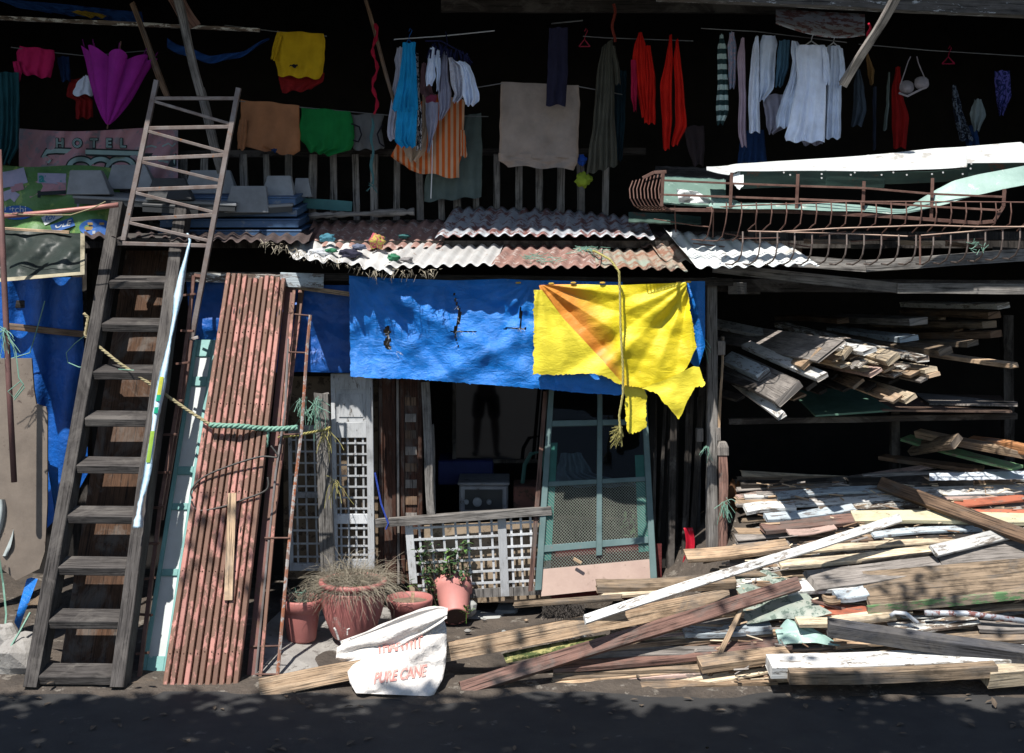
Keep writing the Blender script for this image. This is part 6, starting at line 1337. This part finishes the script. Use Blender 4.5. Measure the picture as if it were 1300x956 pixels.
# hand placed boards, back to front
H = [
 (940, 616, 1096, 610, 6, w_dark, 'long dark beam lying at the very back left of the scrap heap', .05, 0, 12),
 (1095, 604, 1310, 599, 3, w_grey, 'thin grey lath along the back edge of the heap', .02, .0, 12),
 (1075, 615, 1232, 612, 9, w_dark, 'black weathered beam lying behind the white panelled boards', .06, .02, 10),
 (1232, 610, 1288, 610, 4, w_brown, 'short dark stub beside the white ribbed sheet', .05, .02, 10),
 (945, 631, 1042, 625, 5, w_white, 'rearmost greyish white board at the left of the heap', .02, .01, 16),
 (985, 630, 1158, 620, 8, w_blueg, 'blue grey painted board crossing toward the white ones', .02, .03, 18),
 (1005, 640, 1192, 627, 8, w_white, 'whitish board laid in front of the blue grey one', .02, .04, 18),
 (946, 647, 1008, 643, 10, w_white, 'short white board end at the left edge of the heap', .03, .05, 18),
 (972, 658, 1084, 646, 9, w_blueg, 'blue grey board pointing left below the short white end', .035, .06, 18),
 (1040, 648, 1172, 636, 8, w_mix, 'flaking board between the blue grey and cream ones', .02, .05, 18),
 (1140, 626, 1310, 621, 12, w_white, 'broad white sunlit board at the back right', .02, .03, 18),
 (1160, 636, 1300, 634, 6, w_pink, 'faded pinkish board under the broad white one', .02, .035, 14),
 (1214, 641, 1315, 631, 8, w_red, 'bright orange red painted board at the right side', .018, .06, 20),
 (1225, 651, 1315, 651, 6, w_red, 'lower dull red board above the cream one', .02, .05, 16),
 (1083, 657, 1312, 660, 13, w_cpaint, 'long cream painted board crossing under the dark diagonal beam', .03, .08, 20),
 (968, 672, 1100, 657, 11, w_redb, 'brown board with pink flakes left of the cream one', .03, .07, 18),
 (1000, 676, 1060, 668, 8, w_pink, 'short pink flaked offcut on the brown board', .012, .10, 20),
 (1108, 680, 1245, 671, 6, w_blueg, 'pale green grey board below the cream one', .02, .06, 16),
 (1120, 688, 1310, 682, 5, w_dark, 'dark board in the gap right of centre', .03, .05, 14),
 (1000, 702, 1218, 686, 6, w_cream, 'thin upper cream batten under the pale green board', .02, .07, 16),
 (990, 718, 1186, 698, 8, w_cream, 'long cream batten with sawn end in the middle of the heap', .028, .09, 18),
 (1080, 724, 1205, 707, 5, w_tan, 'thin tan batten below the long cream one', .02, .08, 16),
 (870, 706, 1000, 692, 12, w_tan, 'sunlit tan board poking left past the short post', .03, .10, 18),
 (893, 711, 940, 704, 5, w_brown, 'small brown board under the sunlit tan one', .03, .07, 14),
 (1095, 714, 1230, 700, 4, w_dark, 'dark strip above the grey planks', .03, .08, 14),
 (1185, 700, 1278, 677, 13, w_white, 'short white board with a brown stain tilted up in the middle right', .02, .20, 34),
 (1028, 738, 1215, 712, 20, w_grey, 'broad smooth grey board left of the big cracked one', .02, .12, 20),
 (1190, 708, 1340, 700, 26, w_grey, 'broad smooth grey board at the right edge above the cracked one', .02, .12, 24),
 (1000, 748, 1104, 744, 12, w_white, 'white painted board under the broad grey one', .03, .09, 20),
 (1060, 757, 1100, 752, 10, w_blueg, 'short pale green block end left of the cracked board', .035, .14, 18),
 (1045, 760, 1066, 761, 7, w_tan, 'tiny tan chip beside the pale green block', .02, .15, 16),
 (1030, 770, 1100, 778, 12, w_red, 'dull red board end under the pale green block', .02, .08, 20),
 (1012, 790, 1135, 780, 9, w_cream, 'cream board with brown end below the dull red one', .025, .14, 18),
 (1130, 798, 1240, 786, 10, w_mix, 'flaking white plank under the clear tube', .02, .10, 16),
 (1180, 812, 1320, 806, 12, w_rotten, 'dusty brown board at the lower right', .03, .07, 16),
 (1240, 795, 1325, 797, 8, w_grey, 'grey board under the pipe at the right edge', .03, .09, 14),
 (1235, 778, 1320, 770, 6, w_tan, 'tan board under the green edged one at right', .02, .09, 14),
 (1150, 820, 1320, 818, 7, w_brown, 'brown board in the shade above the slate beam', .02, .06, 14),
 (1060, 818, 1170, 812, 8, w_tan, 'small tan board under the slate beam start', .02, .06, 14),
 (868, 802, 978, 796, 9, w_blueg, 'pale grey green plank behind the crossed sticks', .03, .03, 14),
 (700, 842, 1000, 812, 16, w_redb, 'long dark brown plank lying low behind the crossed sticks', .03, .0, 12),
 (888, 844, 1000, 830, 10, w_tan, 'weathered tan block at the foot of the crossed sticks', .05, .08, 12),
 (815, 872, 985, 864, 6, w_tan, 'thin sunlit board edge at the bottom of the dirt patch', .02, .02, 10),
 (640, 836, 772, 812, 8, yelfrag, 'mossy yellow board in the shade under the front beam', .02, .0, 12),
 (655, 768, 790, 758, 4, w_rotten, 'thin brown plank lying flat before the lattice panel', .02, .28, 10),
 (757, 744, 932, 737, 10, w_rotten, 'thick weathered plank in front of the screen door', .045, .16, 12),
 (764, 757, 850, 751, 4, w_cream, 'thin cream batten under the thick weathered plank', .02, .16, 10),
]
for h in H: HP(*h)
# filler timber inside the heap, each named after what it lies beside
rnd2 = random.Random(5); seen = {}
CN = {w_grey.name: 'grey', w_brown.name: 'brown', w_rotten.name: 'rotten', w_dark.name: 'blackish', w_mix.name: 'white flecked', w_tan.name: 'tan', w_cream.name: 'pale', w_pink.name: 'pinkish', w_white.name: 'whitish', w_blueg.name: 'bluish'}
for k in range(185):
    py = lerp(606, 862, (k+rnd.random())/185); xc = rnd.uniform(max(700, 930-(py-600)*.9), 1380) if py > 700 else rnd.uniform(980, 1400)
    L = rnd.uniform(150, 420); sl = rnd.gauss(-.05, .07); x0 = xc-L/2; x1 = xc+L/2
    lo = 935 if py < 700 else lerp(960, 700, min(1, (py-700)/150))
    if x0 < lo: x1 += lo-x0; x0 = lo
    m_ = rnd.choice(fm)
    best = min(H, key=lambda h: (abs((h[1]+h[3])/2-py)*3+abs((h[0]+h[2])/2-(x0+x1)/2)))
    near = ' '.join(best[6].split()[:6]); rel = ('above' if py < (best[1]+best[3])/2 else 'below') if abs((best[0]+best[2])/2-(x0+x1)/2) < 60 else ('left of' if x1+x0 < best[0]+best[2] else 'right of')
    for w_ in (' lying', ' crossing', ' with', ' at', ' in', ' under', ' of', ' across', ' pointing', ' poking', ' left', ' below', ' between', ' behind', ' the', ' along', ' and', ' toward', ' slanting', ' to', ' laid', ' beside', ' on', ' a'):
        if near.endswith(w_): near = near[:-len(w_)]
    lab = None
    for ad in (('short', 'long')[L > 220], ('short', 'long')[L > 220]+' worn', ('narrow', 'rough')[L > 180], 'buried', 'split', 'dusty', 'weathered', 'rough sawn', 'old', 'half hidden'):
        c_ = f"{ad} {CN[m_.name]} plank wedged in the heap just {rel} the {near}"
        if c_ not in seen and len(c_.split()) <= 16: lab = c_; break
    lab = lab or 'worn plank edge showing between the larger boards of the scrap heap'
    seen[lab] = 1
    HP(x0, py-sl*L/2, x1, py+sl*L/2, rnd.uniform(3, 10), m_, lab, rnd.uniform(.008, .024), rnd.uniform(-.06, .015), rnd.uniform(8, 26), group=GF, end=.025)
# big pieces
HP(1250, 858, 1330, 852, 10, w_cream, 'pale broken board end at the bottom right corner', .10, .20, 14)
bg_ = thing('timber_board', 'big cracked brown board with peeling green paint along its front edge', 'board', P(1200, 780, -1.05))
for yo, wd_, jj in ((-9, .15, 1), (9.5, .16, 2)):
    q = MB(); q.bar(P(1100, 748+yo, -.93-yo*.0068), P(1335, 728+yo, -.93-yo*.0068), wd_, .028, (0, .86, .5), seg=60, jit=.006, endj=.02, k=jj*7.3); q.build('top_face', w_rotten, bg_)
q = MB(); q.bar(P(1101, 774, -1.09), P(1335, 751, -1.09), .05, .03, (0, -.1, 1), seg=30, jit=.004); q.build('edge_strip', wood('peeling_green', (.30, .24, .17), (.42, .34, .25), (.13, .25, .11), .47), bg_)
HP(1050, 796, 1330, 836, 8, w_frame, 'long slate coloured beam slanting down to the right edge', .085, .26, 16, name='beam', cat='beam')
HP(976, 846, 1335, 832, 14, w_white, 'heavy beam with a bright white top face along the bottom right', .07, .20, 16, name='beam', cat='beam')
HP(1000, 856, 1262, 848, 8, w_rotten, 'dark rotten beam front under the white topped one', .07, .24, 10, name='beam', cat='beam')
plank('dark brown beam slanting down to the right across the top of the heap', P(1118, 614, Yh(614)-.14), P(1325, 690, Yh(690)-.30), .085, .05, w_brown, (0, .7, .7), 'beam', 'beam')
plank('long thin white painted board slanting up to the right over the heap', P(742, 787, -1.36), P(1142, 658, -.66), .052, .035, w_white, (0, .5, .85), 'board', 'board', bow=.012)
plank('long thick tan beam slanting across the front from the sack', P(330, 874, -1.42), P(925, 758, -.92), .105, .075, w_tan, (0, .25, .97), 'beam', 'beam', jit=.004, bow=.006)
plank('red brown beam slanting up to the right in front of the tan one', P(585, 876, -1.42), P(1013, 741, -1.0), .08, .05, w_redb, (0, .5, .86), 'beam', 'beam', jit=.004)
plank('thin stick propped against the red brown beam', P(900, 860, -1.3), P(941, 772, -1.08), .03, .022, w_tan, (1, 0, 0), 'stick', 'stick')
plank('short brown stick standing behind the propped one', P(939, 780, -1.05), P(936, 822, -1.08), .03, .02, w_brown, (1, 0, 0), 'stick', 'stick')
plank('short brown cross stick under the red brown beam', P(912, 777, -1.06), P(945, 781, -1.06), .03, .02, w_tan, (0, 0, 1), 'stick', 'stick')
plank('splintered brown stick leaning left of the white topped beam', P(962, 820, -1.05), P(982, 846, -1.16), .03, .02, w_brown, (1, 0, 0), 'stick', 'stick')
plank('short orange brown stick at the bottom of the dirt patch', P(724, 858, -1.2), P(765, 874, -1.3), .035, .03, wood('orange_wood', (.35, .15, .06), (.45, .22, .1)), (0, .3, 1), 'stick', 'stick')
plank('splintered brown stick lying left of the cream board', P(1030, 763, -1.05), P(1078, 775, -1.0), .02, .015, w_redb, (0, .3, 1), 'stick', 'stick')
b = MB()
for k in range(500): p = P(rnd.uniform(688, 742), rnd.uniform(766, 782), rnd.uniform(-.7, -.45)); b.tube([p, p+Vector((rnd.uniform(-.02, .02), -.02, rnd.uniform(-.03, .01)))], .002, 3, False)
b.build('coir_scrap', w_dark, label='bristly dark coir scrap lying left of the thick weathered plank', cat='coir scrap')
b = MB()
for k in range(650):
    py = rnd.uniform(612, 868); x = rnd.uniform(lerp(960, 600, max(0, min(1, (py-690)/150))), 1330)
    Y = Yh(py)-rnd.uniform(.02, .10) if x > 900 else (CY+CZ*F/(py-HOR))-.03
    if py < 780 and x < 900: continue
    p = P(x, py, Y); a_ = rnd.gauss(0, .5); L_ = rnd.uniform(.015, .13)*(1 if x > 900 else .5)
    b.bar(p, p+Vector((math.cos(a_)*L_, rnd.uniform(-.3, .3)*L_, math.sin(a_)*L_*.5)), rnd.uniform(.004, .014), rnd.uniform(.003, .008), (0, .8, .6), m=rnd.randrange(4))
b.build('wood_splinters', [w_tan, w_cream, w_brown, w_grey], label='loose splinters and chips scattered over the scrap timber heap', cat='wood splinters', kind='stuff')
b = MB()
for k in range(170):
    x = rnd.uniform(-4.2, 4.2); y = rnd.uniform(-2.6, -1.25); leaf(b, Vector((x, y, .008 if y < -1.45 else .05)), Vector((rnd.uniform(-1, 1), rnd.uniform(-1, 1), rnd.uniform(0, .25))), rnd.uniform(.03, .07), rnd.uniform(.015, .03))
b.build('fallen_leaves', [bark], label='dry fallen leaves scattered along the edge of the street', cat='fallen leaves', kind='stuff')
# metal scraps on the heap
b = MB(); gq = quad(P(925, 738, -.72), P(985, 728, -.7), P(948, 792, -1.08), P(1056, 778, -1.12))
b.grid(lambda u, v: gq(u, v)+Vector((0, -.05*N((u*2.5, v*2, 1), 1)-.012*abs(math.sin(u*9)), .05*N((u*2, v*3, 4), 1))), 36, 28); b.build('crumpled_sheet', greensheet, label='crumpled grey green metal sheet lying in the middle of the heap', cat='metal sheet', solid=.003)
b = MB(); gq2 = quad(P(984, 800, -1.1), P(1024, 796, -1.12), P(990, 820, -1.2), P(1085, 826, -1.22))
b.grid(lambda u, v: gq2(u, v)+Vector((0, 0, .05*math.sin(math.pi*u)*(1-.4*v)+.015*N((u*4, v*4, 9), 1))), 24, 12); b.build('bent_flap', ltgreen, label='torn pale green metal flap bent like a tent below the crumpled sheet', cat='metal sheet', solid=.003)
b = MB(); gq3 = quad(P(935, 720, -.62), P(990, 712, -.6), P(930, 742, -.78), P(1000, 740, -.76)); b.grid(lambda u, v: gq3(u, v)+Vector((0, 0, .02*N((u*4, v*4, 19), 1))), 14, 8); b.build('metal_scrap', greensheet, label='grey green metal scrap under the white slanting board', cat='metal sheet', solid=.003)
b = MB(); gq4 = quad(P(1180, 601, .05), P(1312, 598, .05), P(1180, 610, -.05), P(1312, 608, -.05)); b.grid(lambda u, v: gq4(u, v)+Vector((0, -.008*math.sin(u*52), 0)), 160, 4); b.build('ribbed_sheet', surf('ribbed_white', (.62, .68, .75), (.5, .57, .66), .4), label='white ribbed plastic sheet standing at the back right of the heap', cat='plastic sheet', solid=.004)
b = MB(); b.tube([P(1174, 778, -1.14), P(1230, 779, -1.16), P(1302, 789, -1.16)], .017, 10); b.build('metal_pipe', zinc, label='dark grey pipe lying below the green edged board', cat='pipe', smooth=True)
b = MB(); b.tube([P(1130, 782, -1.16), P(1136, 778, -1.16), P(1150, 779, -1.17), P(1165, 791, -1.19)], .013, 8); b.build('clear_tube', whitepl, label='short bent clear tube below the green edged board', cat='tube', smooth=True)
# ---------------------------------------------------------------- rack: sunlit bundle of planks
def RK(x1, y1, Y1, x2, y2, Y2, w, t, m, label, roll=.3, group=None, end=.02): plank(label, P(x1, y1, Y1), P(x2, y2, Y2), w, t, m, (roll, .55, -.05+roll), group=group, end=end)
rk = [
 (895, 408, 1.4, 1104, 446, -.66, .10, .03, w_white, 'long white edged board along the top of the rack bundle', .2),
 (920, 424, 1.2, 1055, 446, -.72, .22, .018, w_grey, 'broad grey board end in the rack bundle', .35),
 (975, 438, .8, 1032, 456, -.62, .18, .03, w_tan, 'tan board end below the broad grey one in the rack', .35),
 (948, 438, .3, 1044, 479, -.74, .08, .03, w_white, 'narrow white board dipping lowest at the front of the rack bundle', .3),
 (990, 412, 1.2, 1172, 456, -.56, .09, .035, w_mix, 'rough flaking board at the top right of the rack bundle', .1),
 (1040, 432, .9, 1134, 456, -.66, .10, .04, w_cream, 'cream board end in the middle of the rack bundle', .2),
 (1060, 448, .7, 1182, 470, -.60, .09, .025, w_cream, 'uppermost of the cream ends at the right tip of the bundle', .1),
 (1050, 455, .7, 1186, 476, -.62, .08, .025, w_tan, 'tan end just under the right tip of the bundle', .1),
 (1020, 452, .8, 1112, 473, -.62, .10, .025, w_pink, 'pinkish board end left of the cream tips', .15),
 (1000, 446, .8, 1088, 462, -.60, .10, .03, w_grey, 'grey board end left of the middle cream end', .15),
 (1035, 440, .8, 1075, 449, -.60, .10, .03, w_cream, 'small cream end beside the broad grey one', .15),
 (1050, 470, .7, 1156, 506, -.70, .085, .03, w_cream, 'two toned cream board dropping below the bundle', .25),
 (1045, 474, .7, 1140, 507, -.66, .08, .02, w_tan, 'thin tan board beside the dropping cream one', .25),
 (925, 455, .3, 970, 476, -.30, .10, .05, w_blueg, 'blue painted block end at the left of the rack', .5),
 (925, 462, .5, 1002, 500, -.66, .20, .05, w_grey, 'wide grey board end hanging low at the left of the rack', .6),
 (925, 478, .5, 992, 528, -.70, .06, .03, w_white, 'slim white edged board lowest at the left of the rack', .4),
 (1165, 446, .4, 1288, 464, -.2, .09, .03, w_tan, 'yellowish board sticking out right of the bundle', .1),
 (1150, 386, 2.0, 1274, 388, .55, .10, .04, w_white, 'pale board topmost in the dim right stack', .05),
 (1150, 396, 2.0, 1262, 400, .55, .10, .05, w_brown, 'brown board second in the dim right stack', .05),
 (1110, 410, 2.0, 1256, 412, .6, .12, .05, w_rotten, 'rotten board in the dim right stack', .05),
 (1060, 404, 1.9, 1166, 408, .4, .14, .05, w_grey, 'grey board reaching left in the dim right stack', .05),
 (1110, 422, 1.9, 1264, 424, .5, .10, .05, w_brown, 'brown board low in the dim right stack', .05),
 (1060, 418, 1.8, 1154, 430, .3, .14, .04, w_blueg, 'blue grey board behind the rough flaking one', .05),
 (1080, 430, 1.8, 1235, 436, .3, .10, .04, w_rotten, 'lowest rotten board in the dim right stack', .05),
 (1040, 424, 1.6, 1200, 446, -.2, .10, .05, w_rotten, 'dim splintered board above the yellowish one', .1),
 (1165, 550, .4, 1320, 580, -.3, .07, .05, w_tan, 'orange tan beam in the lower right of the rack', .15),
 (1150, 556, .6, 1292, 594, -.1, .12, .02, w_green, 'green painted board under the orange tan beam', .15),
 (1235, 560, .2, 1325, 576, -.38, .06, .06, wood('orange_wood', (.35, .15, .06), (.45, .22, .1)), 'orange sawn block end at the right edge', .1),
 (1160, 570, .6, 1214, 560, -.1, .10, .05, w_rotten, 'rotten stub sticking up under the rack shelf', .5),
 (1120, 580, .6, 1245, 596, .1, .10, .03, w_brown, 'dim brown board above the heap back edge', .1),
]
for k in range(12):
    x = 1052+k*11; y = 446+k*2.1+(k % 3)*6
    RK(x-90, y-16, rnd.uniform(.4, .9), x, y+2, rnd.uniform(-.68, -.5), rnd.uniform(.05, .08), rnd.uniform(.012, .022), rnd.choice([w_cream, w_tan, w_mix, w_grey]), ORD[k]+' from the left of the thin sunlit batten tips in the rack bundle', roll=.12, group='thin batten tips in the rack bundle')
for r in rk: RK(*r[:9], r[9], roll=r[10])
for k in range(14):
    x = 940+k*15; y = lerp(500, 470, k/13)+rnd.uniform(-14, 14)
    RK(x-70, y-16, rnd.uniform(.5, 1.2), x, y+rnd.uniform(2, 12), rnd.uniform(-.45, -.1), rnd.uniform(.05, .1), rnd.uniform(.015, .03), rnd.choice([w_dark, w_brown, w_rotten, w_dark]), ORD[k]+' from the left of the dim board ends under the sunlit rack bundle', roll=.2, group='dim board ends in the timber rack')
for k in range(10):
    x = 1070+k*21; y = rnd.uniform(392, 440)
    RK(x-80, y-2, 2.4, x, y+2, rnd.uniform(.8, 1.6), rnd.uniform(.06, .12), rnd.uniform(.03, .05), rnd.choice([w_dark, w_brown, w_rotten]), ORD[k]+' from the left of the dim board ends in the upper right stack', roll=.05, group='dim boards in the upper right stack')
def sheetp(label, tl_, tr_, bl_, br_, m, name='plywood_sheet'):
    q = MB(); c = [P(*tl_), P(*tr_), P(*br_), P(*bl_)]; q.loft([c, [p+Vector((0, 0, -.012)) for p in c]]); q.build(name, m, label=label, cat='sheet')
sheetp('green painted sheet lying on the rack shelf', (1000, 492, 1.2), (1090, 494, 1.2), (1035, 527, -.1), (1135, 520, -.1), surf('dim_green', (.10, .20, .15), (.07, .15, .11)))
sheetp('brown plywood sheet with pale front edge on the rack shelf', (1100, 498, 1.4), (1270, 502, 1.4), (1120, 520, -.1), (1285, 522, -.15), surf('dim_brown', (.13, .085, .065), (.09, .06, .045)))
sheetp('thin grey sheet sticking out at the right end of the rack shelf', (1160, 498, 1.4), (1292, 510, .6), (1180, 512, .3), (1292, 514, -.1), w_grey)
hb('shelf_bearer', P(925, 535, .1), P(1290, 528, .1), .04, .05, w_dark)
# ================================================================ STREET TREE (unseen; throws the leaf shadows, leaves massed to darken the street)
tree = thing('street_tree', 'unseen street tree with leaves massed to shade the near kerb', 'tree', (5.6, -5.2, 0))
b = MB(); b.tube([(5.6, -5.2, -.05), (5.5, -5.2, 2.0), (5.0, -5.1, 3.8), (3.6, -5.0, 5.2)], [.20, .16, .12, .08], 12)
b.tube([(5.0, -5.1, 3.8), (2.0, -4.9, 5.0), (-1.5, -4.8, 5.3), (-4.5, -4.8, 5.2)], [.09, .06, .045, .02], 8); b.build('trunk', bark, tree, smooth=True)
tl_m = surf('tree_leaf', (.05, .10, .025), (.07, .13, .035), .5, sc=30); b = MB(); r2 = random.Random(5)
for k in range(27000):
    x = r2.uniform(-6.2, 5.6); e = r2.random(); y = -4.2-2.5*e**1.0; z = 5.0+r2.uniform(-.2, .2)
    dens = N((x, y, 0), 1.6)
    if y > -4.4 and dens < .05: continue
    leaf(b, Vector((x, y, z)), Vector((r2.uniform(-1, 1), r2.uniform(-1, 1), r2.uniform(-.5, .3))), r2.uniform(.10, .17), r2.uniform(.06, .1))
# a few loose sprays that dapple the timber
for cx, cy in SPRAYS:
    for k in range(24): leaf(b, Vector((cx+r2.gauss(0, .14), cy+r2.gauss(0, .12), 5.0+r2.uniform(-.2, .2))), Vector((r2.uniform(-1, 1), r2.uniform(-1, 1), r2.uniform(-.5, .3))), r2.uniform(.06, .11), r2.uniform(.04, .07))
b.build('shading_crown', tl_m, tree)
# ================================================================ PERSON (stands in the street by the camera, seen in the dark glass)
def skin(name, joints, edges, m, parent, sub=2):
    me = bpy.data.meshes.new(name); o0 = Vector(parent['_w']) if parent else Vector()
    me.from_pydata([Vector(j[:3]) for j in joints], edges, []); o = bpy.data.objects.new(name, me); COL.objects.link(o)
    o.modifiers.new('skin', 'SKIN')
    for i, j in enumerate(joints):
        rr = j[3]; me.skin_vertices[0].data[i].radius = (rr, j[4] if len(j) > 4 else rr)
    me.skin_vertices[0].data[0].use_root = True
    s = o.modifiers.new('sub', 'SUBSURF'); s.levels = s.render_levels = sub
    me.materials.append(m); o.parent = parent; return o
px_, py_ = PERS
pr = thing('person', 'person in dark shorts standing in the street, reflected in the dark glass pane', 'person', (px_, py_, 0))
skn = surf('skin', (.10, .055, .04), (.085, .046, .034), .5, sc=20, bst=.05); drk = C('dark_clothes', (.010, .010, .012)); 
J = [(0, 0, .96, .13, .10), (0, 0, 1.12, .12, .09), (0, .01, 1.32, .15, .10), (0, .01, 1.46, .07, .06), (0, .02, 1.54, .055), (0, .03, 1.66, .085, .10), (0, .02, 1.74, .075),
     (-.1, 0, .88, .095), (-.13, .01, .50, .066), (-.14, -.02, .40, .07), (-.15, -.01, .10, .045), (-.15, .02, .05, .042), (-.16, .16, .035, .036, .03),
     (.1, 0, .88, .095), (.13, .01, .50, .066), (.14, -.02, .40, .07), (.15, -.01, .10, .045), (.15, .02, .05, .042), (.2, .15, .035, .036, .03),
     (-.19, .01, 1.40, .05), (-.27, .0, 1.14, .042), (-.22, .16, 1.10, .034), (-.10, .30, 1.34, .028), (.19, .01, 1.40, .05), (.27, 0, 1.14, .042), (.22, .16, 1.10, .034), (.10, .30, 1.34, .028)]
E = [(0, 1), (1, 2), (2, 3), (3, 4), (4, 5), (5, 6), (0, 7), (7, 8), (8, 9), (9, 10), (10, 11), (11, 12), (0, 13), (13, 14), (14, 15), (15, 16), (16, 17), (17, 18), (2, 19), (19, 20), (20, 21), (21, 22), (2, 23), (23, 24), (24, 25), (25, 26)]
skin('body', J, E, skn, pr)
skin('shorts', [(0, 0, .98, .145, .12), (-.1, 0, .86, .115), (-.13, 0, .52, .10), (.1, 0, .86, .115), (.13, 0, .52, .10)], [(0, 1), (1, 2), (0, 3), (3, 4)], drk, pr)
skin('shirt', [(0, 0, 1.02, .14, .115), (0, .01, 1.32, .17, .12), (0, .01, 1.44, .09, .08), (-.2, .01, 1.40, .07), (-.25, .0, 1.24, .065), (.2, .01, 1.40, .07), (.25, 0, 1.24, .065)], [(0, 1), (1, 2), (1, 3), (3, 4), (1, 5), (5, 6)], drk, pr)
for s in (-1, 1): skin('shoe', [(s*.15, 0, .05, .05, .05), (s*.165, .10, .045, .052, .042), (s*.18, .19, .035, .04, .03)], [(0, 1), (1, 2)], drk, pr, 1)
skin('hair', [(0, .0, 1.72, .09, .095), (0, -.01, 1.78, .075)], [(0, 1)], drk, pr)
# fingers curled round the camera: five short chains on each hand
for s in (-1, 1):
    for k in range(5):
        a = (s*(.09-.0*k), .31, 1.37-.018*k); skin('finger', [(*a, .011), (a[0]-s*.03, a[1]+.03, a[2], .009), (a[0]-s*.06, a[1]+.02, a[2], .008)], [(0, 1), (1, 2)], skn, pr, 1)
